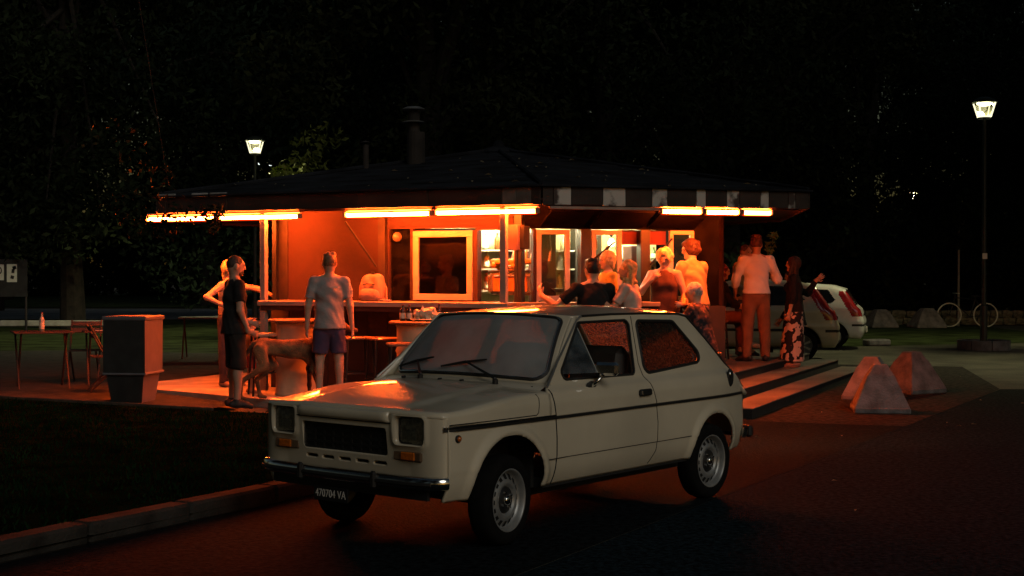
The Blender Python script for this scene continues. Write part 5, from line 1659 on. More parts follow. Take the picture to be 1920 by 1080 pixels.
# seated person in patterned jacket
patt = mat('dark_pattern_cloth', (0.012, 0.012, 0.020), rough=0.9, col2=(0.16, 0.07, 0.06), scale=13, lo=0.50, hi=0.60, bump=0.4, bscale=14, detail=2)
p10, j10 = person('grey-haired person in a dark patterned jacket sitting low with a backpack', (2.27, 16.72, DZ), -58, 1.66, skin=ORG, hip=0.38, head=(-22, 16, 4), lean=(0, 0.22),
       arms={'R': ((0.25, 0.45, -0.85), (-0.45, 0.8, 0.1)), 'L': ((-0.30, 0.50, -0.8), (0.30, 0.85, 0.25))},
       legs={'R': ((0.20, 0.95, 0.05), (0.05, -0.05, -1)), 'L': ((-0.18, 0.95, 0.05), (0, 0.1, -1))},
       top=((0.012, 0.012, 0.020), 'long', patt, -0.08), bottom=((0.015, 0.018, 0.04), 'long'), shoes=(0.3, 0.2, 0.15), hair=((0.40, 0.37, 0.34), 'grey'))
# woman on a high stool, legs crossed
p11, j11 = person('auburn-haired woman in black sitting on a high stool with crossed legs', (2.96, 20.7, DZ), 78, 1.68, skin=ORG, female=True, hip=0.62, head=(10, 6, 0), lean=(0, 0.16),
       arms={'R': ((0.20, 0.40, -0.9), (0.0, 0.95, -0.35)), 'L': ((-0.20, 0.45, -0.85), (0.2, 0.95, -0.2))},
       legs={'R': ((0.06, 0.98, 0.02), (-0.25, 0.25, -1)), 'L': ((-0.10, 0.98, -0.12), (0.10, 0.15, -1))},
       top=(BLK, 'rolled', mat('black_cotton'), -0.05), bottom=((0.20, 0.075, 0.035), 'long'), shoes=(0.45, 0.25, 0.15), hair=((0.22, 0.035, 0.02), 'wavy'))
# standing pair and the woman in the flowered skirt
person('bald man in an orange t-shirt behind the man in the white shirt', (3.52, 21.5, DZ), 140, 1.68, skin=(0.50, 0.28, 0.18), build=1.05, head=(0, 6, 0),
       arms={'R': ((0.30, 0.10, -1), (-0.10, 0.75, -0.3)), 'L': ((-0.2, 0.1, -1), (0.1, 0.6, -0.5))},
       top=((0.55, 0.28, 0.10), 'tee'), bottom=((0.10, 0.06, 0.05), 'long'), shoes=(0.04, 0.03, 0.03), hair=((0.12, 0.06, 0.04), 'buzz'))
wsh = mat('white_shirt', (0.72, 0.66, 0.63), rough=0.9, var=0.08, scale=6, bump=0.8, bscale=8)
chino = mat('brown_chinos', (0.20, 0.085, 0.045), rough=0.95, var=0.18, scale=7, bump=0.8, bscale=8)
person('tall man in white shirt and brown trousers, back turned, on the deck', (3.46, 20.15, DZ), -8, 1.78, skin=(0.46, 0.26, 0.17), build=1.08, head=(12, 8, 0),
       arms={'R': ((0.42, 0.10, -0.9), (-0.20, 0.85, 0.25)), 'L': ((-0.32, 0.12, -0.95), (0.15, 0.55, -0.55))},
       legs={'R': ((0.09, 0.02, -1), (0.03, -0.03, -1), (0.35, 1, -0.1)), 'L': ((-0.10, 0.0, -1), (-0.03, 0.0, -1), (-0.55, 0.8, -0.1))},
       top=((0.72, 0.66, 0.63), 'rolled', wsh, -0.0), bottom=((0.20, 0.085, 0.045), 'long', chino), shoes=(0.015, 0.012, 0.012), hair=((0.09, 0.03, 0.02), 'short'))
flor = mat('flowered_skirt', (0.012, 0.010, 0.014), rough=0.9, col2=(0.62, 0.47, 0.42), scale=11, lo=0.50, hi=0.53, bump=0.3, bscale=10, detail=1)
p14, j14 = person('long-haired woman in black top and flowered skirt standing on the step', (4.09, 20.62, 0.215), -72, 1.60, skin=(0.55, 0.33, 0.23), female=True, head=(-4, -4, 0),
       arms={'L': ((-0.18, -0.02, -1), (-0.02, 0.22, -1)), 'R': ((0.2, 0.1, -1), (0, 0.3, -1))},
       top=(BLK, 'rolled', mat('black_cotton'), -0.06), bottom=((0.012, 0.010, 0.014), 'skirt', flor), shoes=(0.30, 0.16, 0.11), hair=((0.040, 0.017, 0.011), 'long'))
person('person in black behind the flowered skirt, one hand thrown up', (4.30, 21.5, 0.0), -70, 1.66, skin=(0.55, 0.36, 0.27), hip=None, head=(0, 10, 0), lean=(0, 0.1),
       arms={'L': ((-0.30, -0.75, -0.15), (-0.35, -0.55, 0.80), (-0.2, -0.7, 0.5)), 'R': ((0.2, 0.3, -1), (0, 0.5, -0.7))},
       top=(BLK, 'long', mat('black_cotton'), -0.12), bottom=((0.015, 0.015, 0.02), 'long'), shoes=(0.02, 0.02, 0.02), hair=((0.03, 0.015, 0.01), 'short'))

# ------------------------------------------------------------------ the dog
def dog():
    root = thing('dog', 'large tan and brown dog standing between the barrel table and the man in grey', 'dog', (-2.62, 16.62, 0.10), R(12))
    tan = mat('dog_coat', (0.035, 0.017, 0.010), rough=0.9, col2=(0.30, 0.14, 0.06), scale=5.5, lo=0.36, hi=0.62, bump=0.6, bscale=60, detail=5)
    S = 1.16
    def v(x, y, z): return np.array([x, y, z]) * S
    # body axis +x (facing right); hind end at x=-0.32
    P = [cone(v(-0.26, 0, 0.54), v(0.02, 0, 0.51), 0.098, 0.100, flat=((0, 1, 0), 0.8)), cone(v(0.02, 0, 0.51), v(0.27, 0, 0.505), 0.105, 0.140, flat=((0, 1, 0), 0.72)),
         ell(v(0.26, 0, 0.46), (0.13, 0.095, 0.16)), cone(v(0.30, 0, 0.58), v(0.47, 0.03, 0.70), 0.085, 0.062), ell(v(0.52, 0.04, 0.735), (0.095, 0.068, 0.068)), cone(v(0.57, 0.04, 0.72), v(0.69, 0.06, 0.69), 0.045, 0.028),
         cone(v(0.48, -0.01, 0.77), v(0.43, -0.05, 0.70), 0.026, 0.014), cone(v(0.48, 0.09, 0.77), v(0.43, 0.13, 0.70), 0.026, 0.014)]
    for sy in (-1, 1):
        k = -0.10 if sy < 0 else 0.05
        # hind: hip, knee forward, hock back, shank, paw
        hp, kn = v(-0.28, 0.07 * sy, 0.50), v(-0.17 + k * .6, 0.085 * sy, 0.345)
        hk, pw = v(-0.36 + k, 0.085 * sy, 0.20), v(-0.34 + k * 1.35, 0.085 * sy, 0.035)
        P += [cone(hp, kn, 0.085, 0.052, flat=((0, 1, 0), 0.65)), cone(kn, hk, 0.046, 0.026), cone(hk, pw, 0.025, 0.021), cone(pw, pw + np.array([0.06, 0, -0.012]), 0.024, 0.020)]
        k = 0.05 if sy < 0 else -0.03
        sh, eb = v(0.28, 0.075 * sy, 0.46), v(0.23 + k * .3, 0.085 * sy, 0.31)
        wr, pw = v(0.25 + k, 0.08 * sy, 0.14), v(0.25 + k, 0.08 * sy, 0.035)
        P += [cone(sh, eb, 0.062, 0.040), cone(eb, wr, 0.034, 0.024), cone(wr, pw, 0.023, 0.021), cone(pw, pw + np.array([0.05, 0, -0.010]), 0.023, 0.019)]
    P += [cone(v(-0.34, 0, 0.57), v(-0.44, 0.02, 0.42), 0.030, 0.020), cone(v(-0.44, 0.02, 0.42), v(-0.47, 0.03, 0.28), 0.020, 0.011)]
    blend_obj('body', P, tan, root, h=0.0115, k=0.03)
    cl = MB().tube([Vector(v(0.41 + 0.035 * math.cos(t), 0.025 + 0.072 * math.sin(t), 0.655 - 0.045 * math.cos(t))) for t in np.linspace(0, 6.28, 18, endpoint=False)], 0.012, 6, closed=True)
    cl.build('collar', mat('black_steel'), root)
    return root
dog()
# ------------------------------------------------------------------ things on and around the terrace
drum_m = mat('painted_oil_drum', (0.62, 0.50, 0.33), rough=0.5, var=0.16, scale=4, bump=0.15)
top_m = mat('round_table_top', (0.26, 0.15, 0.09), rough=0.5, var=0.3, scale=6)
glassb = mat('dark_bottle_glass', (0.030, 0.012, 0.006), rough=0.12, coat=0.5)
labelm = mat('bottle_paper_label', (0.66, 0.60, 0.45), rough=0.7, var=0.15, scale=30)
def bottle_prof(r, h):
    return [(0.0, 0.0), (r, 0.0), (r, h * 0.58), (r * 0.85, h * 0.68), (r * 0.38, h * 0.80), (r * 0.34, h * 0.96), (r * 0.40, h * 0.97), (r * 0.40, h), (0.0, h)]
def bottle(x, y, z, label, r=0.033, h=0.25, m=None, paper=True, group='bottles', cat='bottle', name='bottle'):
    t = thing(name, label, cat, (x, y, z), 0, group)
    MB().lathe(bottle_prof(r, h), 14).build('glass', m or glassb, t, smooth=True)
    if paper:
        MB().lathe([(r + 0.001, h * 0.14), (r + 0.0012, h * 0.15), (r + 0.0012, h * 0.48), (r + 0.001, h * 0.49)], 14).build('paper_label', labelm, t, smooth=True)
    MB().lathe([(r * .42, h * .955), (r * .43, h * 1.005), (0, h * 1.006)], 10).build('cap', mat('bottle_cap', (0.35, 0.05, 0.04), rough=0.4), t)
    return t

def barrel_table(x, y, z, label):
    t = thing('barrel_table', label, 'table', (x, y, z), random.uniform(0, 3), 'oil drum tables')
    pr = [(0.0, 0.0), (0.285, 0.0), (0.295, 0.02), (0.285, 0.04)]
    for zz in (0.29, 0.58):
        pr += [(0.283, zz - 0.03), (0.298, zz), (0.283, zz + 0.03)]
    pr += [(0.283, 0.85), (0.295, 0.87), (0.285, 0.885), (0.0, 0.885)]
    MB().lathe(pr, 36).build('drum', drum_m, t, smooth=True)
    MB().lathe([(0.0, 0.89), (0.36, 0.89), (0.375, 0.90), (0.375, 0.915), (0.36, 0.925), (0.0, 0.925)], 40).build('table_top', top_m, t)
    return t
barrel_table(-2.58, 17.25, 0.10, 'pale oil drum table with round top behind the dog')
barrel_table(-1.06, 16.55, 0.10, 'pale oil drum table with bottles and napkins beside the windscreen')
zt = 1.026
bottle(-1.27, 16.52, zt, 'leftmost of the two dark sauce bottles on the oil drum table', 0.036, 0.19, group='bottles on the oil drum table')
bottle(-1.19, 16.48, zt, 'second dark sauce bottle on the oil drum table, beside the napkins', 0.036, 0.19, group='bottles on the oil drum table')
bottle(-0.85, 16.55, zt, 'dark bottle behind the crumpled napkins on the oil drum table', 0.036, 0.20, group='bottles on the oil drum table')
tray = thing('paper_napkins', 'plate heaped with crumpled pale napkins on the oil drum table', 'napkins', (-1.0, 16.42, zt))
MB().lathe([(0.0, 0.004), (0.13, 0.004), (0.18, 0.022), (0.175, 0.028), (0.12, 0.010), (0.0, 0.010)], 24).build('plate', mat('paper_plate', (0.7, 0.62, 0.5), rough=0.6), tray)
rg = random.Random(4)
for i in range(9):
    bm = bmesh.new()
    bmesh.ops.create_icosphere(bm, subdivisions=2, radius=0.055)
    for v in bm.verts: v.co = Vector((v.co.x * rg.uniform(.8, 1.5), v.co.y * rg.uniform(.8, 1.4), v.co.z * rg.uniform(.5, 1.2))) * rg.uniform(0.85, 1.15)
    me = bpy.data.meshes.new('napkin'); bm.to_mesh(me); bm.free()
    me.materials.append(mat('napkin_paper', (0.72, 0.60, 0.42), rough=0.9, var=0.1))
    o = bpy.data.objects.new('napkin', me); link(o, tray)
    o.location = (rg.uniform(-.12, .12), rg.uniform(-.06, .06), 0.045 + 0.03 * (i % 3)); o.rotation_euler = (rg.random() * 3, rg.random() * 3, rg.random() * 3)
o = MB().cyl((0, 0, 0), (0, 0, 0.11), 0.05, 0.004, 7).build('folded_napkin', mat('napkin_paper'), tray); o.location = (-0.03, -0.02, 0.07)

def stool(x, y, z, h, label, rot=0.0, seat=0.38, pale=False):
    t = thing('bar_stool', label, 'stool', (x, y, z), R(rot), 'bar stools')
    MB().box((0, 0, h), (seat, seat * .9, 0.035), bevel=0.012).build('seat', mat('pale_stool_seat', (0.42, 0.38, 0.28), rough=0.4, var=0.2) if pale else mat('stool_seat_wood', (0.22, 0.11, 0.06), rough=0.45, var=0.25, coat=0.2), t)
    for sx in (-1, 1):
        for sy in (-1, 1):
            MB().cyl((sx * seat * .40, sy * seat * .36, h - 0.015), (sx * seat * .50, sy * seat * .46, 0), 0.014, 0.014, 8).build('leg', black_m, t)
    for sx in (-1, 1):
        MB().cyl((sx * seat * .475, -seat * .43, 0.22), (sx * seat * .475, seat * .43, 0.22), 0.010, 0.010, 6).build('stretcher', black_m, t)
    for sy in (-1, 1):
        MB().cyl((-seat * .465, sy * seat * .435, 0.28), (seat * .465, sy * seat * .435, 0.28), 0.010, 0.010, 6).build('stretcher', black_m, t)
stool(-2.99, 17.25, 0.10, 0.735, 'bar stool with a pale seat beside the cream post', 20, 0.36, True)
stool(-1.88, 17.12, 0.10, 0.70, 'dark bar stool just right of the man in grey', 26)
stool(-1.52, 16.93, 0.10, 0.70, 'dark bar stool next to the oil drum with the bottles', 26)
stool(-1.22, 15.98, 0.10, 0.68, 'bar stool in front of the oil drum with the bottles', 10)
stool(0.935, 16.24, 0.332, 0.535, 'stool under the man in the black t-shirt', 0, 0.34)
stool(1.375, 16.35, 0.332, 0.55, 'stool under the person with the wavy golden hair', 0, 0.34)
stool(2.27, 16.72, 0.332, 0.31, 'low stool under the grey-haired person', 0, 0.36)
stool(2.96, 20.7, 0.332, 0.55, 'high stool under the auburn-haired woman', 0, 0.34)
# small bag carried by the grey-haired person
# backpack on the counter
bp = thing('backpack', 'stuffed rucksack standing on the counter below the tube light', 'backpack', tuple(KP(2.42, 0.28, ZC)), R(-24))
cm = mat('backpack_cloth', (0.34, 0.20, 0.13), rough=0.85, var=0.15, scale=8, bump=0.5, bscale=14)
blend_obj('bag', [cone((sx * 0.105, sy * 0.045, 0.055), (sx * 0.085, sy * 0.03, 0.265 + 0.012 * sx), 0.058, 0.052) for sx in (-1, 1) for sy in (-1, 1)] + [cone((-0.06, 0, 0.15), (0.06, 0, 0.15), 0.11, flat=((0, 1, 0), 0.8)), cone((-0.05, 0, 0.28), (0.05, 0, 0.28), 0.045)], cm, bp, h=0.012, k=0.05, folds=0.003)
blend_obj('front_pocket', [cone((-0.07, -0.085, 0.09), (0.07, -0.085, 0.09), 0.068, 0.068, flat=((0, 1, 0), 0.55)), cone((-0.07, -0.085, 0.06), (0.07, -0.085, 0.06), 0.06, 0.06, flat=((0, 1, 0), 0.6))], mat('backpack_pocket', (0.42, 0.26, 0.17), rough=0.85, bump=0.4, bscale=16), bp, h=0.011, k=0.03)
MB().tube([(-0.03, 0.0, 0.33), (-0.02, 0, 0.355), (0.02, 0, 0.355), (0.03, 0, 0.33)], 0.007, 6).build('grab_loop', black_m, bp)
MB().tube([(-0.10, -0.085, 0.20), (-0.02, -0.108, 0.215), (0.08, -0.092, 0.205)], 0.006, 5).build('zip', black_m, bp)
MB().tube([(0.12, 0.03, 0.25), (0.19, 0.0, 0.16), (0.21, -0.03, 0.03), (0.12, -0.08, 0.01)], 0.012, 6).build('strap', cm, bp)
cup = thing('saucer', 'small white saucer beside the rucksack on the counter', 'saucer', tuple(KP(2.16, 0.16, ZC)))
MB().lathe([(0, 0.002), (0.05, 0.004), (0.075, 0.016), (0.072, 0.020), (0.05, 0.010), (0, 0.008)], 18).build('dish', mat('white_china', (0.7, 0.66, 0.6), rough=0.3), cup, smooth=True)

# clothes bank / waste bin on the left
bn = thing('waste_bin', 'tall pale lidded waste container on the grass edge', 'waste bin', (-4.50, 16.9, 0.055), R(-8)); bn.scale = (0.84, 0.84, 1.0)
bin_m = mat('bin_grey_plastic', (0.14, 0.135, 0.15), rough=0.5, var=0.12, scale=5)
bin_d = mat('bin_front_dark', (0.020, 0.020, 0.020), rough=0.6, var=0.25)
def frustum(x0, y0, x1, y1, z0, z1):
    return [(-x0, -y0, z0), (x0, -y0, z0), (x0, y0, z0), (-x0, y0, z0), (-x1, -y1, z1), (x1, -y1, z1), (x1, y1, z1), (-x1, y1, z1)]
FB = [(0, 3, 2, 1), (4, 5, 6, 7), (0, 1, 5, 4), (1, 2, 6, 5), (2, 3, 7, 6), (3, 0, 4, 7)]
MB().add(frustum(0.22, 0.24, 0.27, 0.30, 0.0, 0.34), FB).build('pedestal', bin_m, bn)
MB().add(frustum(0.30, 0.32, 0.305, 0.325, 0.34, 0.97), FB).build('casing', bin_m, bn)
MB().box((0, -0.329, 0.655), (0.612, 0.014, 0.628), bevel=0.003).build('shaded_front', bin_d, bn)  # near-black panel: the unlit front put into the colour, plinth too
MB().add([(-0.222,-0.246,0.0),(0.222,-0.246,0.0),(0.272,-0.306,0.335),(-0.272,-0.306,0.335),(-0.222,-0.236,0.0),(0.222,-0.236,0.0),(0.272,-0.296,0.335),(-0.272,-0.296,0.335)],[(0,1,2,3),(7,6,5,4),(0,4,5,1),(1,5,6,2),(2,6,7,3),(3,7,4,0)]).build('shaded_plinth_front', bin_d, bn)
MB().box((0, 0, 0.995), (0.65, 0.69, 0.05), bevel=0.012).build('lid', bin_m, bn)
MB().box((0, 0, 0.345), (0.64, 0.68, 0.03), bevel=0.008).build('skirt_trim', bin_m, bn)

# folding tables and chairs in the dark on the left
fold_m = mat('folding_chair_wood', (0.055, 0.028, 0.018), rough=0.6, var=0.25, scale=8)
def fold_table(x, y, z, label, w=0.75, d=0.7, h=0.74, rot=0.0):
    t = thing('folding_table', label, 'table', (x, y, z), R(rot), 'folding garden furniture')
    n = 6
    for i in range(n):
        MB().box((0, -d / 2 + d * (i + .5) / n, h), (w, d / n - 0.012, 0.02), bevel=0.004).build('slat', fold_m, t)
    for sx in (-1, 1):
        MB().cyl((sx * w * .42, -d * .42, 0), (sx * w * .42, d * .40, h - .01), 0.014, 0.014, 6).build('leg', fold_m, t)
        MB().cyl((sx * w * .38, d * .42, 0), (sx * w * .38, -d * .40, h - .01), 0.014, 0.014, 6).build('leg', fold_m, t)
def fold_chair(x, y, z, label, rot=0.0):
    t = thing('folding_chair', label, 'chair', (x, y, z), R(rot), 'folding garden furniture')
    for i in range(5):
        MB().box((0, -0.17 + 0.085 * i, 0.45), (0.42, 0.075, 0.016), bevel=0.003).build('seat_slat', fold_m, t)
    for sx in (-1, 1):
        MB().cyl((sx * 0.20, -0.22, 0), (sx * 0.20, 0.24, 0.86), 0.013, 0.013, 6).build('back_leg', fold_m, t)
        MB().cyl((sx * 0.17, 0.24, 0), (sx * 0.17, -0.20, 0.45), 0.013, 0.013, 6).build('leg', fold_m, t)
    for i in range(2):
        MB().box((0, 0.19 + 0.035 * i, 0.72 + 0.09 * i), (0.42, 0.016, 0.07), Matrix.Rotation(R(-28), 3, 'X'), 0.003).build('back_slat', fold_m, t)
fold_table(-6.25, 18.9, 0.058, 'slatted folding table with a bottle on it at the far left', 0.75, 0.7, 0.74, 24)
fold_chair(-5.22, 18.35, 0.058, 'folding chair with crossed legs catching red light beside the bin', 112)
fold_chair(-6.8, 18.2, 0.058, 'dark folding chair in front of the table with the bottle', 200)
fold_chair(-5.95, 19.8, 0.058, 'dark folding chair behind the table with the bottle', 10)
fold_table(-5.55, 19.6, 0.058, 'second slatted table between the bottle table and the bin', 0.7, 0.6, 0.72, 20)
fold_table(-5.55, 25.6, 0.062, 'lone folding table on the grass behind the man in black', 0.85, 0.7, 0.72, 8)
bottle(-6.20, 18.75, 0.81, 'pale bottle standing on the folding table at the far left', 0.035, 0.25, mat('pale_bottle', (0.45, 0.42, 0.34), rough=0.3), True, 'bottles on the folding tables')
pp = thing('menu_card', 'small pale menu card lying on the second slatted table', 'card', (-5.6, 19.45, 0.795), R(20))
MB().box((0, 0, 0.003), (0.20, 0.14, 0.004)).build('card', mat('paper_plate'), pp)
# posters on a board far left
pb = thing('poster_board', 'dark notice board with three pale posters at the far left edge', 'notice board', (-13.9, 38.0, 0))
MB().box((0, 0, 1.45), (1.9, 0.05, 1.0)).build('board', bin_d, pb)
for sx in (-0.9, 0.9): MB().cyl((sx, 0.04, 0), (sx, 0.04, 1.95), 0.035, 0.035, 8).build('post', black_m, pb)
for i, (px_, pz, w, h) in enumerate(((-0.30, 1.33, 0.28, 0.62), (0.20, 1.60, 0.27, 0.42), (0.55, 1.58, 0.27, 0.48))):
    po = MB().box((px_, -0.033, pz), (w, 0.006, h)).build('poster', mat('pale_poster', (0.62, 0.64, 0.56), rough=0.8, var=0.1), pb)
    art = MB()
    rr = random.Random(i)
    if i == 1:
        art.tube([(px_ + 0.075 * math.cos(t), -0.038, pz + 0.05 + 0.09 * math.sin(t)) for t in np.linspace(0, 6.28, 16, endpoint=False)], 0.016, 5, closed=True)
    else:
        for k in range(4):
            art.box((px_ + rr.uniform(-.07, .07), -0.038, pz + rr.uniform(-.16, .16)), (rr.uniform(.05, .14), 0.004, rr.uniform(.05, .14)), Matrix.Rotation(rr.uniform(-.6, .6), 3, 'Y'))
    art.build('poster_print', bin_d, po)
rl = MB()
rl.box((-12.6, 38.5, 0.22), (3.6, 0.12, 0.16), bevel=0.02)
props(rl.build('low_rail', mat('white_rail', (0.40, 0.40, 0.34), rough=0.7, var=0.2)), 'low pale rail under the notice board at the far left', 'rail')

# ---- what stands inside the kiosk
def at(u, v, y):      # centre line helper for interior things, metres
    return ((u - 960) / 2667 * y, y, 1.58 + (512 - v) / 2667 * y)
ov = thing('toaster_oven', 'orange-lit toaster oven behind the corner opening of the kiosk', 'oven', (0.0, 17.42, 1.30), R(-8))
MB().box((0, 0, 0.15), (0.56, 0.34, 0.27), bevel=0.04).build('casing', mat('oven_steel', (0.5, 0.42, 0.32), rough=0.25, metal=0.8, var=0.2), ov)
MB().box((0.0, -0.168, 0.15), (0.42, 0.02, 0.19), bevel=0.01).build('door', mat('oven_door', (0.55, 0.19, 0.045), rough=0.25, var=0.25, scale=7), ov)
MB().tube([(-0.20, -0.19, 0.245), (0.20, -0.19, 0.245)], 0.010, 6).build('handle', steel_m, ov)
br = thing('bread_tray', 'tray heaped with golden bread on top of the oven', 'bread', (-0.02, 17.42, 1.59), R(-8))
MB().box((0, 0, 0.012), (0.50, 0.30, 0.02), bevel=0.005).build('tray', bin_d, br)
rg = random.Random(8)
for i in range(12):
    c = (rg.uniform(-.2, .2), rg.uniform(-.1, .1), 0.05 + 0.04 * (i % 3))
    blend_obj('bread_roll', [cone((c[0] - .04, c[1], c[2]), (c[0] + .04, c[1] + rg.uniform(-.03, .03), c[2]), 0.038, 0.036)], mat('bread_crust', (0.55, 0.27, 0.07), rough=0.7, var=0.3, scale=12), br, h=0.014, k=0.01)
ut = thing('hanging_utensils', 'white utensils and bags hanging behind the corner opening', 'utensils', (0.12, 17.6, 1.75))
for i in range(7):
    x = -0.10 + 0.075 * i
    MB().tube([(x, 0, 0.30), (x + .01, 0, 0.12), (x - .01, 0, -0.02)], [0.008, 0.012, 0.026], 6).build('utensil', mat('white_china'), ut)
MB().tube([(-0.14, 0, 0.31), (0.45, 0, 0.31)], 0.007, 6).build('rail', steel_m, ut)
bl_cols = [(0.62, 0.58, 0.40), (0.10, 0.16, 0.06), (0.30, 0.10, 0.03), (0.55, 0.35, 0.08), (0.50, 0.50, 0.48)]
k = 0
for zz in (1.36, 1.64, 1.88):
    for i in range(12):
        p = KQ(-0.52 + 0.145 * i + rg.uniform(-.03, .03), BC + 1.42, zz)
        c = bl_cols[(i * 3 + k) % 5]
        bottle(p.x, p.y, p.z, 'small bottle on the lit shelves at the back of the kiosk', 0.038, rg.uniform(0.17, 0.23), mat('shelf_bottle_%d' % ((i * 3 + k) % 5), c, rough=0.25, var=0.2), i % 2 == 0, 'bottles on the back shelves of the kiosk')
    k += 1
for zz in (1.52, 1.76):
    for i in range(6):
        p = KQ(1.72 + 0.135 * i + rg.uniform(-.02, .02), BC + 1.42, zz)
        bottle(p.x, p.y, p.z, 'small bottle on the shelves behind the right end of the kiosk', 0.036, rg.uniform(0.14, 0.20), mat('shelf_bottle_%d' % ((i * 2 + 1) % 5)), True, 'bottles on the right back shelves of the kiosk')
sig = thing('price_card', 'pale price card hanging inside the second cream window', 'sign', tuple(KQ(1.04, BC + 0.30, 1.93)), math.atan2(KC[1], KC[0]))
MB().box((0, 0, 0), (0.17, 0.006, 0.13), bevel=0.002).build('card', mat('price_card_paper', (0.62, 0.60, 0.36), rough=0.7), sig)
MB().tube([(-0.07, 0, 0.065), (0, 0, 0.18), (0.07, 0, 0.065)], 0.003, 4).build('string', bin_d, sig)
for i in range(3):
    p = KQ(0.30 + 0.09 * i, BC + 0.25, ZC - 0.118)
    b = thing('drinking_glass', 'clear drinking glass on the worktop behind the first right-hand window', 'glass', tuple(p), 0, 'glasses on the worktop')
    MB().lathe([(0, 0), (0.028, 0), (0.034, 0.13), (0.031, 0.13), (0.026, 0.008), (0, 0.008)], 12).build('glass', mat('milky_glass', (0.5, 0.48, 0.38), rough=0.15), b, smooth=True)
p = KQ(0.70, BC + 0.36, ZC - 0.118)
sc_ = thing('bar_scale', 'white dish scale on the worktop between the first window and the black post', 'scale', tuple(p))
MB().box((0, 0, 0.10), (0.16, 0.2, 0.20), bevel=0.02).build('housing', mat('white_china'), sc_)
MB().lathe([(0, 0.22), (0.10, 0.23), (0.15, 0.27), (0.145, 0.275), (0, 0.24)], 16).build('dish', steel_m, sc_)

# ------------------------------------------------------------------ concrete bollards
conc = mat('bollard_concrete', (0.18, 0.17, 0.175), rough=0.9, var=0.35, scale=6, bump=0.6, bscale=40, detail=8)
def bollard(x, y, rot, label, w=0.80, h=0.565, tx=0.14, group='truncated pyramid bollards'):
    t = thing('concrete_bollard', label, 'bollard', (x, y, 0.0), R(rot), group)
    MB().box((0, 0, 0.035), (w + 0.02, w + 0.02, 0.07), bevel=0.012).build('plinth', conc, t)
    a, b = w / 2, tx
    mid = h - 0.11
    f = (mid - 0.07) / (h - 0.07)
    c = a + (b * 1.25 - a) * f
    MB().add(frustum(a, a, c, c, 0.07, mid), FB).build('shaft', conc, t)
    MB().add(frustum(c - 0.006, c - 0.006, b, b, mid, h), FB).build('cap', conc, t)
    return t
bollard(4.20, 16.22, -9, 'nearest concrete pyramid bollard, in front of the other two', 0.60, 0.54, 0.075)
bollard(4.52, 17.85, -24, 'concrete pyramid bollard glowing red, half hidden behind the nearest one', 0.62, 0.53, 0.08)
bollard(5.30, 18.85, 30, 'concrete pyramid bollard right of the pair, one face pink', 0.62, 0.54, 0.08)
bollard(10.75, 41.5, 8, 'far pale pyramid bollard close behind the white car', 0.78, 0.52)
bollard(12.05, 41.3, 5, 'far pale pyramid bollard left of the bicycle', 0.86, 0.56)
sb = thing('kerb_block', 'low pale stone block on the ground behind the white car', 'stone block', (7.95, 31.0, 0), R(15))
MB().box((0, 0, 0.07), (0.55, 0.3, 0.14), bevel=0.03).build('block', conc, sb)
# low rubble wall behind the parking ground
wl = thing('stone_wall', 'low rough stone wall behind the bicycle', 'wall', (17.5, 43.2, 0))
rg = random.Random(12)
stone_m = mat('rubble_stone', (0.20, 0.18, 0.13), rough=0.95, var=0.4, scale=3, bump=0.7, bscale=14)
MB().box((0, 0.10, 0.21), (17.5, 0.30, 0.42)).build('core', mat('mortar', (0.07, 0.062, 0.05), rough=1.0, var=0.3), wl)
protos = []
for i in range(6):
    bm = bmesh.new(); bmesh.ops.create_cube(bm, size=1.0)
    bmesh.ops.subdivide_edges(bm, edges=bm.edges, cuts=1, use_grid_fill=True)
    for v in bm.verts: v.co = v.co.normalized() * 0.25 + v.co * 0.62 + Vector((rg.uniform(-.06, .06), rg.uniform(-.06, .06), rg.uniform(-.06, .06)))
    me = bpy.data.meshes.new('stone'); bm.to_mesh(me); bm.free(); me.materials.append(stone_m); protos.append(me)
for r in range(2):
    x = -8.6
    while x < 8.6:
        w = rg.uniform(0.28, 0.52)
        o = bpy.data.objects.new('stone', rg.choice(protos)); link(o, wl)
        o.location = (x + w / 2, -0.04 + rg.uniform(-.02, .02), 0.12 + 0.215 * r); o.scale = (w, 0.26, 0.22 + rg.uniform(-.02, .02)); o.rotation_euler = (0, rg.uniform(-.06, .06), 0)
        x += w + 0.015

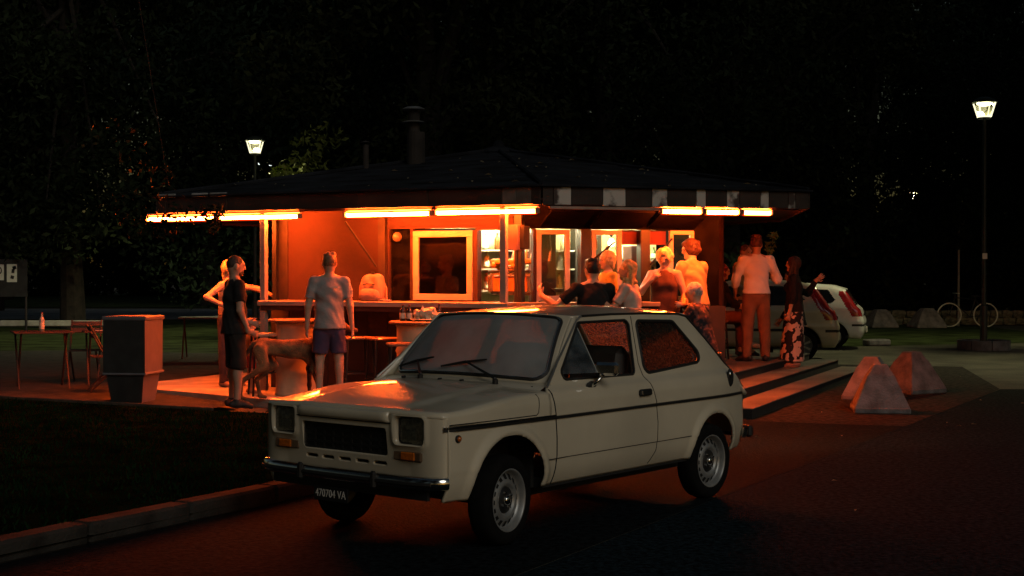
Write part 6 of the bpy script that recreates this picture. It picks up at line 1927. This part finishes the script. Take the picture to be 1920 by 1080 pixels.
# ------------------------------------------------------------------ street lamps
post_green = mat('lamp_post_paint', (0.012, 0.016, 0.012), rough=0.5, var=0.2)
glow = emit_mat('lamp_glow', (1.0, 0.93, 0.50), 14.0)
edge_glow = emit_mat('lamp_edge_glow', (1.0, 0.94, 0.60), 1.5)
def street_lamp(x, y, h, label, power, base=False, sc=1.0):
    t = thing('street_lamp', label, 'street lamp', (x, y, 0), 0, 'park street lamps')
    MB().tube([(0, 0, 0), (0, 0, 0.9), (0, 0, 0.92), (0, 0, h)], [0.075, 0.075, 0.05, 0.04], 12).build('post', post_green, t)
    l = bpy.data.objects.new('lantern', None); link(l, t); l.location = (0, 0, h)
    wt, wb, H = 0.185 * sc, 0.115 * sc, 0.30 * sc
    MB().lathe([(wb * 1.1, -0.03), (wb * 1.15, 0.0), (wb * .5, 0.01), (0, 0.01)], 16).build('collar', post_green, l)
    for i in range(4):
        a = math.pi / 4 + i * math.pi / 2
        p0 = Vector((wb * 1.25 * math.cos(a), wb * 1.25 * math.sin(a), 0.015)); p1 = Vector((wt * 1.3 * math.cos(a), wt * 1.3 * math.sin(a), H))
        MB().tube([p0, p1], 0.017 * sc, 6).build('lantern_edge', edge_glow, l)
        a2 = a + math.pi / 2
        q0 = Vector((wb * 1.25 * math.cos(a2), wb * 1.25 * math.sin(a2), 0.015))
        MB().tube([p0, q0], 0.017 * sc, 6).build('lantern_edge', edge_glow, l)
        r0 = Vector((wt * 1.3 * math.cos(a2), wt * 1.3 * math.sin(a2), H))
        MB().add([p0 * .98, q0 * .98, r0 * .98, p1 * .98], [(0, 1, 2, 3)]).build('lantern_pane', glass_mat('lantern_glass', (0.9, 0.9, 0.8), dust=0.002, dustcol=(0.7, 0.7, 0.5)), l)
    MB().lathe([(0.0, -0.06), (0.08 * sc, -0.055), (0.14 * sc, -0.03), (0.155 * sc, 0.0), (0, 0.0)], 20, Matrix.Translation((0, 0, H - 0.0))).build('bulb_dish', glow, l, smooth=True)
    MB().lathe([(wt * 1.36, 0.0), (wt * 1.36, 0.012), (wt * 1.1, 0.06), (wt * .5, 0.11), (0, 0.125)], 20, Matrix.Translation((0, 0, H + 0.008))).build('cap', post_green, l, smooth=True)
    ld = bpy.data.lights.new('lamp_light', 'SPOT'); ld.energy = power; ld.spot_size = R(156); ld.spot_blend = 0.5; ld.color = (1.0, 0.92, 0.52); ld.shadow_soft_size = 0.12
    lo = bpy.data.objects.new('lamp_light', ld); link(lo, l); lo.location = (0, 0, H * 0.45)
    if base:
        b = bpy.data.objects.new('base_ring', None); link(b, t)
        m = mat('ring_stone', (0.10, 0.105, 0.11), rough=0.9, var=0.35, scale=6, bump=0.5)
        for i in range(8):
            a0, a1 = 2 * math.pi * i / 8 + 0.02, 2 * math.pi * (i + 1) / 8 - 0.02
            pts = [(0.53 * math.cos(a0 + (a1 - a0) * q / 4), 0.53 * math.sin(a0 + (a1 - a0) * q / 4)) for q in range(5)] + [(0.36 * math.cos(a1 - (a1 - a0) * q / 4), 0.36 * math.sin(a1 - (a1 - a0) * q / 4)) for q in range(5)]
            MB().prism(pts, 0.0, 0.20).build('ring_stone', m, b)
        MB().lathe([(0.0, 0.18), (0.36, 0.17)], 20).build('ring_soil', soil_m, b)
        MB().box((0.0, -0.062, 1.93), (0.10, 0.01, 0.12)).build('notice', mat('paper_plate'), t)
    return t
street_lamp(9.72, 29.3, 4.78, 'lit street lamp on a round stone base at the right', 1700, True)
street_lamp(-6.32, 35.0, 4.52, 'lit street lamp above the left end of the kiosk roof', 1700)
street_lamp(17.0, 60.0, 4.70, 'small distant street lamp half hidden by leaves on the right', 600)
fl_ = thing('distant_lamp', 'tiny distant lamp at head height between the people and the right lamp post', 'lamp', (20.6, 90.0, 0))
MB().cyl((0, 0, 0), (0, 0, 3.4), 0.05).build('post', post_green, fl_)
o = MB().lathe([(0, -.09), (.07, -.06), (.09, 0), (.07, .06), (0, .09)], 10).build('globe', emit_mat('far_globe', (0.9, 1.0, 0.9), 6.0), fl_); o.location = (0, 0, 3.5)
fb2 = thing('strip_lamp', 'thin white strip lamp glowing beyond the kiosk roof at the left', 'lamp', (-10.2, 59.0, 0))
MB().cyl((0, 0, 0), (0, 0, 6.0), 0.05).build('post', post_green, fb2)
o = MB().cyl((-0.36, 0, 0.07), (0.36, 0, -0.07), 0.035).build('tube', emit_mat('far_strip', (0.9, 1.0, 0.95), 1.6), fb2); o.location = (0, -0.1, 6.05)

# ------------------------------------------------------------------ bicycle and sign pole
def bicycle(x, y, rot, label):
    t = thing('bicycle', label, 'bicycle', (x, y, 0), R(rot))
    fm = mat('bicycle_frame', (0.02, 0.02, 0.02), rough=0.4)
    rimm = mat('pale_rim', (0.8, 0.78, 0.68), rough=0.35, var=0.1)
    for wx in (-0.53, 0.53):
        w = MB().tube([(wx + 0.345 * math.cos(a), 0, 0.345 + 0.345 * math.sin(a)) for a in np.linspace(0, 6.2832, 40, endpoint=False)], 0.021, 6, closed=True).build('wheel', rimm, t)
        MB().cyl((wx, -0.05, 0.345), (wx, 0.05, 0.345), 0.025).build('hub', fm, w)
        sp = MB()
        for k in range(16):
            a = 6.2832 * k / 16
            sp.cyl((wx, 0, 0.345), (wx + 0.33 * math.cos(a), 0, 0.345 + 0.33 * math.sin(a)), 0.0015, 0.0015, 3)
        sp.build('spokes', fm, w)
    bb, st, hd, rr, ff = (-0.08, 0, 0.29), (-0.22, 0, 0.80), (0.37, 0, 0.86), (-0.53, 0, 0.345), (0.53, 0, 0.345)
    fr = MB()
    for a, b in ((bb, st), (st, hd), (bb, (0.40, 0, 0.72)), (bb, rr), (st, rr), (hd, (0.42, 0, 0.66)), ((0.42, 0, 0.66), ff)):
        fr.cyl(a, b, 0.016, 0.016, 8)
    fr.build('frame', fm, t)
    MB().box((-0.24, 0, 0.90), (0.26, 0.13, 0.05), bevel=0.02).build('saddle', fm, t)
    MB().cyl(st, (-0.24, 0, 0.89), 0.013).build('seat_post', fm, t)
    MB().tube([(0.30, -0.27, 0.98), (0.38, -0.20, 0.99), (0.36, 0, 0.99), (0.38, 0.20, 0.99), (0.30, 0.27, 0.98)], 0.013, 6).build('handlebar', mat('pale_rim'), t)
    MB().cyl(hd, (0.36, 0, 0.99), 0.014).build('stem', fm, t)
    for s in (-1, 1): MB().box((-0.08 + 0.12 * s, 0.09 * s, 0.29 - 0.1 * s), (0.09, 0.06, 0.02)).build('pedal', fm, t)
bicycle(13.42, 41.9, 178, 'bicycle with pale wheels leaning by the pole at the right')
sp_ = thing('sign_pole', 'thin pale sign pole overgrown at the top beside the bicycle', 'sign pole', (13.3, 42.35, 0))
MB().cyl((0, 0, 0), (0, 0, 3.35), 0.032, 0.032, 10).build('pole', mat('galv_pole', (0.42, 0.42, 0.36), rough=0.5, var=0.15), sp_)
MB().box((0.0, -0.05, 3.05), (0.30, 0.015, 0.32), Matrix.Rotation(R(8), 3, 'Y'), 0.01).build('sign_plate', mat('sign_back', (0.16, 0.16, 0.13), rough=0.5), sp_)
MB().box((0.06, -0.05, 2.62), (0.12, 0.015, 0.30), None, 0.01).build('sign_plate', mat('sign_back'), sp_)

# ------------------------------------------------------------------ parked hatchbacks on the right
def parked_car(label, loc, heading, paint, sc, dark_bumper=False):
    t = thing('parked_car', label, 'car', loc, R(heading), 'cars parked beside the kiosk')
    t.scale = (sc, sc, sc)
    prof = [(1.88, 0.24), (1.91, 0.48), (1.86, 0.64), (1.62, 0.76), (1.02, 0.93), (0.42, 1.33), (0.05, 1.44), (-0.60, 1.47), (-1.22, 1.43), (-1.50, 1.34), (-1.74, 0.98), (-1.84, 0.88), (-1.92, 0.62), (-1.90, 0.36), (-1.84, 0.24)]
    h = 0.024
    lo = np.array([-2.05, -0.95, 0.10]); hi = np.array([2.05, 0.95, 1.60])
    n = np.ceil((hi - lo) / h).astype(int) + 1
    ax = [lo[i] + h * np.arange(n[i]) for i in range(3)]
    XX, ZZ = np.meshgrid(ax[0], ax[2], indexing='ij')
    d2 = sd_poly(np.stack([XX, ZZ], -1), prof)[:, None, :]
    Y = ax[1][None, :, None]; Xg = ax[0][:, None, None]; Z = ax[2][None, None, :]
    W = 0.82 - 0.20 * np.clip((Z - 0.90) / 0.55, 0, 1.2) ** 1.15 - 0.05 * np.clip((0.42 - Z) / 0.2, 0, 1) - 0.07 * np.clip((np.abs(Xg) - 1.2) / 0.7, 0, 1) ** 2 + 0.010 * np.exp(-((Z - 0.62) / 0.03) ** 2)
    dy = np.abs(Y) - W
    kk = 0.16
    m = np.maximum(kk - np.abs(d2 - dy), 0) / kk
    V = np.maximum(d2, dy) + m * m * kk * 0.25
    for wx in (1.22, -1.24):
        da = np.hypot(Xg - wx, Z - 0.29) - 0.335
        V = np.maximum(V, -np.maximum(da, 0.52 - np.abs(Y)))
    v, f = surf_nets(V, lo, h)
    c = v[f].mean(1)
    nn = np.cross(v[f[:, 1]] - v[f[:, 0]], v[f[:, 2]] - v[f[:, 0]]); nn /= np.linalg.norm(nn, axis=1)[:, None] + 1e-9
    P2 = np.stack([c[:, 0], c[:, 2]], -1)
    side = np.abs(c[:, 1]) > 0.52
    w1 = [(0.62, 0.955), (-0.30, 0.965), (-0.30, 1.36), (-0.02, 1.36), (0.20, 1.30)]
    w2 = [(-0.37, 0.968), (-1.18, 1.02), (-1.30, 1.10), (-1.12, 1.33), (-0.37, 1.365)]
    sw = side & ((sd_poly(P2, w1) < 0) | (sd_poly(P2, w2) < 0))
    tail = (c[:, 0] < -1.36) & (c[:, 2] > 0.74) & (c[:, 2] < 1.30) & (np.abs(c[:, 1]) > 0.50 + 0.12 * (1.0 - np.clip((c[:, 2] - .74) / .5, 0, 1))) & (c[:, 0] < -1.30 - 0.62 * (1.32 - c[:, 2]))
    rw = (c[:, 0] < -1.40) & (np.abs(c[:, 1]) < 0.53) & (c[:, 2] > 0.99) & (c[:, 2] < 1.335) & ~tail
    ws = (c[:, 0] > 0.10) & (nn[:, 2] > 0.3) & (nn[:, 0] > 0.3) & (c[:, 2] > 0.96) & (c[:, 2] < 1.40) & (np.abs(c[:, 1]) < 0.60)
    bump = (c[:, 2] < 0.60) & (c[:, 0] < -1.66)
    strip = bump & (c[:, 2] > 0.51) & (c[:, 2] < 0.56)
    dk = glass_mat('parked_car_glass', (0.06, 0.07, 0.07), dust=0.03, rough=0.03)
    def part(mask, name, mt):
        fs = f[mask]
        if len(fs) == 0: return
        u, inv = np.unique(fs, return_inverse=True)
        return mesh_obj(name, v[u], inv.reshape(fs.shape), mt, t, smooth=True)
    blk = mat('trim_black', (0.012, 0.012, 0.012), rough=0.5)
    inner = mat('car_inside_black', (0.01, 0.01, 0.01), rough=0.9)
    tl = mat('tail_lamp_red', (0.30, 0.012, 0.015), rough=0.15, coat=0.6, var=0.3, scale=9)
    part(~(sw | rw | ws | tail | bump), 'body', paint)
    part(sw & (c[:, 1] > 0), 'side_window', dk); part(sw & (c[:, 1] < 0), 'side_window', dk)
    part(rw, 'rear_window', dk); part(ws, 'windscreen', dk)
    part(tail & (c[:, 1] > 0), 'tail_lamp', tl); part(tail & (c[:, 1] < 0), 'tail_lamp', tl)
    bp_ = part(bump & ~strip, 'rear_bumper', paint)
    part(strip, 'bumper_strip', blk)
    MB().box((0, 0, 0.62), (3.3, 1.30, 0.62)).build('cabin_floor', inner, t)
    MB().box((-1.945, 0.0, 0.43), (0.02, 0.50, 0.12), bevel=0.004).build('number_plate', mat('plate_pale', (0.62, 0.62, 0.56), rough=0.5), t)
    MB().box((-1.90, 0.0, 0.77), (0.03, 0.42, 0.05), bevel=0.01).build('tailgate_handle', blk, t)
    MB().tube([(-1.72, -0.05, 1.04), (-1.66, 0.30, 1.10)], 0.012, 6).build('rear_wiper', blk, t)
    for s in (1, -1):
        MB().box((-0.18, s * 0.815, 0.82), (0.20, 0.03, 0.045), bevel=0.01).build('door_handle', blk, t)
        MB().box((-0.30, s * 0.822, 0.56), (2.0, 0.02, 0.05), bevel=0.006).build('rubbing_strip', blk, t)
        MB().box((0.62, s * 0.92, 1.00), (0.10, 0.18, 0.12), bevel=0.03).build('mirror', paint, t)
        MB().tube([(-0.335, s * 0.835, 0.95), (-0.335, s * 0.842, 0.6), (-0.36, s * 0.80, 0.32)], 0.006, 4).build('door_gap', blk, t)
        for wx in (1.22, -1.24):
            T = Matrix.Translation((wx, s * 0.70, 0.285)) @ Matrix.Rotation(R(-90 * s), 4, 'X')
            w = MB().lathe([(0.17, -0.08), (0.25, -0.085), (0.285, -0.05), (0.285, 0.05), (0.25, 0.085), (0.19, 0.075)], 30, T).build('wheel', mat('tyre_rubber'), t, smooth=True)
            MB().lathe([(0.195, 0.07), (0.185, 0.078), (0.17, 0.05), (0.0, 0.055)], 30, T).build('wheel_cover', mat('wheel_cover_grey', (0.20, 0.21, 0.22), rough=0.4, metal=0.4), w, smooth=True)
            for k in range(7):
                M2 = T @ Matrix.Rotation(6.2832 * k / 7, 4, 'Z')
                q = [M2 @ Vector(pp_) for pp_ in ((0.05, -0.012, 0.062), (0.165, -0.022, 0.062), (0.165, 0.022, 0.062), (0.05, 0.012, 0.062))]
                MB().add(q, [(0, 1, 2, 3)]).build('spoke', mat('wheel_spoke_silver', (0.45, 0.46, 0.46), rough=0.35, metal=0.5), w)
    return t
silver = mat('silver_gold_paint', (0.52, 0.48, 0.38), rough=0.32, metal=0.1, coat=0.5, var=0.05)
whitep = mat('white_car_paint', (0.80, 0.82, 0.81), rough=0.35, coat=0.5, var=0.04)
parked_car('silver hatchback parked behind the woman in the flowered skirt', (4.08, 26.4, 0), 171, silver, 1.0)
parked_car('white hatchback parked beyond the silver one, tail towards the bollards', (5.72, 30.4, 0), 164, whitep, 0.93)
# ------------------------------------------------------------------ trees
bark = mat('tree_bark', (0.020, 0.016, 0.012), rough=0.95, var=0.4, scale=6, bump=0.8, bscale=14)
def leaf_mat(name, col):
    m = mat(name, col, rough=0.7, var=0.45, scale=0.9, spec=0.05)
    return m
leaf_a = leaf_mat('leaves_dark', (0.015, 0.022, 0.010)); leaf_b = leaf_mat('leaves_olive', (0.018, 0.022, 0.009)); leaf_c = leaf_mat('leaves_blueish', (0.012, 0.021, 0.013))

def leaf_cloud(centres, radii, n, size, rg):
    """diamond leaves scattered in clumps; returns verts, faces"""
    k = rg.integers(0, len(centres), n)
    d = rg.normal(0, 1, (n, 3)); d /= np.linalg.norm(d, axis=1)[:, None]
    r = rg.uniform(0.25, 1.0, n) ** 0.5
    P = centres[k] + d * (radii[k] * r)[:, None] * np.array([1, 1, 0.75])
    a = rg.normal(0, 1, (n, 3)); a /= np.linalg.norm(a, axis=1)[:, None]
    b = np.cross(a, rg.normal(0, 1, (n, 3))); b /= np.linalg.norm(b, axis=1)[:, None]
    s = (size * rg.uniform(0.6, 1.35, n))[:, None]
    V = np.stack([P - a * s, P - b * s * 0.42, P + a * s, P + b * s * 0.42], 1).reshape(-1, 3)
    i = np.arange(n) * 4
    return V, np.stack([i, i + 1, i + 2, i + 3], 1)

def fast_mesh(name, V, F, m):
    me = bpy.data.meshes.new(name)
    V = np.asarray(V, np.float32); F = np.asarray(F, np.int32)
    me.vertices.add(len(V)); me.vertices.foreach_set('co', V.ravel())
    me.loops.add(F.size); me.loops.foreach_set('vertex_index', F.ravel())
    me.polygons.add(len(F)); me.polygons.foreach_set('loop_start', np.arange(0, F.size, F.shape[1], dtype=np.int32))
    me.update(calc_edges=True); me.validate()
    me.materials.append(m)
    return me

def tree_meshes(seed, H, trunk, crown_r, crown_z0, n, leaf, m, size):
    rg = np.random.default_rng(seed)
    mb = MB()
    tip = Vector((rg.normal(0, .4), rg.normal(0, .4), H * 0.80))
    pts = [Vector((0, 0, -0.1)), Vector((0.05, 0.02, H * .15)), Vector((tip.x * .4, tip.y * .4, H * .42)), tip]
    mb.tube(pts, [trunk * 1.25, trunk, trunk * .72, trunk * .22], 10)
    cen, rad = [], []
    for i in range(15):
        t = rg.uniform(0.25, 0.97); a = i * 2.4 + rg.uniform(-.4, .4)
        p = pts[1].lerp(pts[2], min(1, t * 1.6)) if t < 0.6 else pts[2].lerp(pts[3], (t - .6) / .4)
        z = crown_z0 + (H - crown_z0) * rg.uniform(0.05, 0.95)
        u = (z - crown_z0) / (H - crown_z0)
        rr = crown_r * math.sqrt(max(0.08, 1 - (2 * u - 0.85) ** 2)) * rg.uniform(0.55, 1.0)
        e = Vector((p.x + rr * math.cos(a), p.y + rr * math.sin(a), z))
        q = p.lerp(e, .5) + Vector((0, 0, 0.35))
        mb.tube([p, q, e], [trunk * .30, trunk * .17, 0.02], 6)
        for w, sc in ((1.0, 0.34), (0.62, 0.36)):
            c = p.lerp(e, w)
            cen.append(np.array(c)); rad.append(crown_r * sc * rg.uniform(0.8, 1.3))
    for i in range(26):
        z = crown_z0 + (H - crown_z0) * rg.uniform(0, 1); u = (z - crown_z0) / (H - crown_z0); a = rg.uniform(0, 6.28)
        rr = crown_r * math.sqrt(max(0.05, 1 - (2 * u - 0.85) ** 2)) * rg.uniform(0.1, 1.0)
        cen.append(np.array([rr * math.cos(a), rr * math.sin(a), z])); rad.append(crown_r * rg.uniform(0.22, 0.40))
    V, F = leaf_cloud(np.array(cen), np.array(rad), n, size, rg)
    tm = bpy.data.meshes.new('trunk'); tm.from_pydata([tuple(v) for v in mb.v], [], mb.f); tm.materials.append(bark)
    return tm, fast_mesh('crown', V, F, m)

PROTO = [tree_meshes(21, 15.0, 0.30, 5.2, 2.6, 34000, 'a', leaf_a, 0.115), tree_meshes(22, 18.0, 0.36, 5.8, 3.2, 38000, 'b', leaf_b, 0.12), tree_meshes(23, 13.0, 0.26, 4.8, 1.6, 30000, 'c', leaf_c, 0.11)]
def tree(i, x, y, sc, label, group, rot=None):
    t = thing('tree', label, 'tree', (x, y, 0), RNG.uniform(0, 6.28) if rot is None else rot, group)
    t.scale = (sc, sc, sc)
    for nm, me in zip(('trunk', 'crown'), PROTO[i]):
        o = bpy.data.objects.new(nm, me); link(o, t)
    return t
LB = 'tall dark leafy tree in the black mass behind the kiosk'
spots = [(-17.5, 44, 1.1, 1), (-12.5, 40.5, 1.0, 0), (-6.8, 42.0, 1.05, 2), (-2.2, 39.5, 1.05, 1), (2.8, 41, 1.05, 0), (7.0, 46.5, 1.1, 1), (22.6, 47, 1.0, 0),
         (-22, 60, 1.25, 1), (-14.5, 68, 1.3, 0), (-8.0, 69, 1.3, 1), (-2, 67, 1.3, 2), (4.5, 68, 1.3, 1), (10.5, 67, 1.3, 0), (16.8, 68, 1.3, 1), (23.5, 66, 1.3, 2), (29, 62, 1.2, 1),
         (-30, 84, 1.5, 0), (-19, 86, 1.6, 1), (-9, 85, 1.6, 0), (1.0, 87, 1.6, 1), (10, 86, 1.6, 2), (19, 87, 1.6, 1), (28, 86, 1.6, 0), (37, 84, 1.6, 1)]
for (x, y, s, i) in spots:
    tree(i, x, y, s, LB, 'dark trees behind the kiosk')
tree(2, 15.8, 48.6, 0.72, 'shaggy dark tree hanging over the sign pole and bicycle', 'dark trees on the right', 1.0)
tree(0, 26.5, 52, 1.0, 'dark tree behind the stone wall at the far right edge', 'dark trees on the right', 2.0)
for (x, y, s, i) in ((12.5, 14.0, 1.15, 1), (20.5, 22.5, 1.4, 0), (25.0, 27.5, 1.45, 1), (30.0, 34.0, 1.5, 0), (34.5, 41.0, 1.5, 1), (-2.6, -6.6, 1.0, 2)):  # unseen trees added to shade the background and the near left ground
    tree(i, x, y, s, 'added tree out of view, keeping daylight off the scene', 'added shade trees out of view')
for (x, y, s, i) in ((-13.0, 5.0, 1.0, 0), (-11.5, -5.0, 1.0, 1)):  # unseen trees added to darken the left foreground
    tree(i, x, y, s, 'added tree out of view on the left, shading the foreground', 'added shade trees on the left')
# shrubs closing the foot of the wood
def shrub_mesh(seed, w, h, n, m):
    rg = np.random.default_rng(seed)
    cen = np.stack([rg.uniform(-w / 2, w / 2, 26), rg.uniform(-0.8, 0.8, 26), rg.uniform(0.3, h - 0.5, 26)], 1)
    V, F = leaf_cloud(cen, rg.uniform(0.6, 1.1, 26), n, 0.15, rg)
    return fast_mesh('foliage', V, F, m)
SH = [shrub_mesh(31, 5.5, 3.2, 7000, leaf_a), shrub_mesh(32, 5.0, 2.6, 6000, leaf_c)]
def shrub(i, x, y, sc, label, group):
    t = thing('shrub', label, 'shrub', (x, y, 0), RNG.uniform(-.3, .3), group)
    t.scale = (sc, sc, sc)
    o = bpy.data.objects.new('foliage', SH[i]); link(o, t)
    st = MB()
    st.tube([(0, 0, 0), (0.05, 0, 0.5), (-0.1, 0.05, 1.3)], [0.08, 0.06, 0.02], 6)
    st.build('stem', bark, t)
for k in range(10):
    shrub(k % 2, -38 + k * 8.4, 97 + (k % 3), 2.3, 'dark bushy undergrowth along the far edge of the park', 'undergrowth at the edge of the park')
for k, x in enumerate((10.5, 15.2, 19.8, 24.4, 29.0)):
    shrub(k % 2, x, 48.0 + (k % 2) * 0.7, 1.0, 'dark hedge shrub behind the low stone wall', 'shrubs behind the stone wall')
for k, x in enumerate((-1.5, 3.4)):
    shrub(k % 2, x, 34.5 + (k % 2), 0.95, 'dark shrub in the gap behind the kiosk and the parked cars', 'shrubs behind the kiosk')

# the big tree at the left whose boughs hang in front of the tubes and over the grass
def big_tree():
    rg = np.random.default_rng(77)
    t = thing('tree', 'large tree off to the left whose leafy bough hangs before the leftmost tube light', 'tree', (-8.6, 13.2, 0))
    mb = MB()
    mb.tube([(0, 0, -.1), (0.05, 0, 1.6), (-0.1, 0.2, 3.6), (0.2, 0.4, 6.5), (0.0, 0.5, 10)], [0.42, 0.34, 0.28, 0.2, 0.06], 12)
    cen, rad = [], []
    ends = []
    for i in range(16):
        a = i * 2.4; z0 = rg.uniform(3.6, 7.5); L = rg.uniform(3.5, 6.0)
        e = np.array([L * math.cos(a), L * math.sin(a), z0 + rg.uniform(0.8, 3.0)])
        mb.tube([(0, 0.3, z0), tuple(e * np.array([.5, .5, 1]) * 1.0 + np.array([0, 0, -0.2])), tuple(e)], [0.13, 0.08, 0.02], 6)
        for w in (1.0, .75, .5):
            cen.append(np.array([e[0] * w, e[1] * w, z0 + (e[2] - z0) * w + .2])); rad.append(rg.uniform(0.9, 1.5))
    for i in range(26):
        a = rg.uniform(0, 6.28); r = rg.uniform(0, 5.2)
        cen.append(np.array([r * math.cos(a), r * math.sin(a), rg.uniform(5.5, 10.5)])); rad.append(rg.uniform(0.9, 1.5))
    V, F = leaf_cloud(np.array(cen), np.array(rad), 40000, 0.10, rg)
    # low bough
    tip = np.array([5.28, 2.55, 2.20])
    pts = [(0.0, 0.2, 6.4), (2.6, 1.3, 7.0), (4.4, 2.2, 5.6), tuple(tip + np.array([-.45, -.15, .35])), tuple(tip)]
    mb.tube(pts, [0.08, 0.03, 0.006, 0.003, 0.003], 6)
    c2, r2 = [], []
    for (w, dz, rr) in ((0.0, 0.05, 0.16), (0.0, -0.10, 0.12), (-0.30, 0.0, 0.20), (-0.55, 0.08, 0.26), (-0.85, 0.10, 0.24), (-0.6, 0.4, 0.3), (-0.9, 0.8, 0.4), (-0.45, -0.16, 0.16), (-0.75, -0.12, 0.2)):
        c2.append(tip + np.array([w, w * .55, dz])); r2.append(rr)
    V2, F2 = leaf_cloud(np.array(c2), np.array(r2), 620, 0.04, rg)
    mb.build('trunk', bark, t)
    o = bpy.data.objects.new('crown', fast_mesh('crown', V, F, leaf_a)); link(o, t)
    o = bpy.data.objects.new('bough_leaves', fast_mesh('bough_leaves', V2, F2, leaf_a)); link(o, t)
big_tree()
rg = random.Random(9)
rv, rf = [], []
for i in range(70):
    k = rg.choice((0, 7, 0, 7, 1))
    p, q = ring[k], ring[(k + 1) % 8]
    s_, t_ = rg.random(), rg.random() * 0.75
    e = p + (q - p) * s_; c = e + (apex - e) * t_
    zz = ZT + (ZA - ZT) * t_ + 0.022; sz = rg.uniform(0.02, 0.055); an = rg.uniform(0, 6.28); n = len(rv)
    for kk, (u, w) in enumerate(((-1, 0), (0, -.4), (1, 0), (0, .4))):
        rv.append((c[0] + sz * (u * math.cos(an) - w * math.sin(an)), c[1] + sz * (u * math.sin(an) + w * math.cos(an)), zz + (0.018 if kk % 2 else 0)))
    rf.append((n, n + 1, n + 2, n + 3))
props(mesh_obj('roof_leaves', rv, rf, mat('dry_leaf')), 'dry leaves scattered over the dark kiosk roof', 'leaves', kind='stuff')
# leafy sprig lit by the left lamp above the roof edge; yellow sapling by the deck; creeper on the sign pole
def sprig(name, label, loc, cen, rad, n, size, m, cat='plant', stem=None):
    rg = np.random.default_rng(len(label))
    t = thing(name, label, cat, loc)
    V, F = leaf_cloud(np.array(cen, float), np.array(rad, float), n, size, rg)
    o = bpy.data.objects.new('leaves', fast_mesh('leaves', V, F, m)); link(o, t)
    if stem: MB().tube(stem, [0.03] * (len(stem) - 1) + [0.008], 6).build('stem', bark, t)
lit = leaf_mat('leaves_lime', (0.10, 0.12, 0.030))
sprig('young_tree', 'young tree with yellow-green leaves lit by the lamp above the roof', (-5.0, 34.0, 0), [(-0.55, 0, 3.95), (-0.25, 0.1, 4.1), (0.25, 0, 4.25), (0.1, 0.2, 4.6), (-0.2, .2, 3.5), (0.5, .3, 4.9), (0.0, .2, 2.8)], [0.30, 0.35, 0.40, 0.5, 0.5, .5, .6], 420, 0.10, lit, 'tree', [(0, 0, 0), (0.05, 0, 2), (0, 0.1, 3.6), (0.2, 0.1, 4.6)])
sprig('sapling', 'small yellowish sapling beyond the deck above the man in the white shirt', (4.72, 25.9, 0), [(0, 0, 2.10), (0.05, 0, 2.25), (-.04, 0, 1.98)], [0.11, 0.10, 0.09], 70, 0.055, leaf_mat('leaves_yellow', (0.26, 0.21, 0.05)), 'plant', [(0, 0, 0), (0.02, 0, 1.2), (0, 0, 2.2)])
sprig('climbing_plant', 'straggly climbing plant hanging from the top of the sign pole', (13.3, 42.2, 0), [(-0.1, 0, 3.3), (0.2, 0, 3.5), (-0.4, 0, 3.1), (0.05, 0, 2.8), (-.15, .1, 2.5), (0.4, 0, 3.8)], [0.45, 0.5, 0.4, 0.35, .25, .5], 420, 0.13, leaf_a)
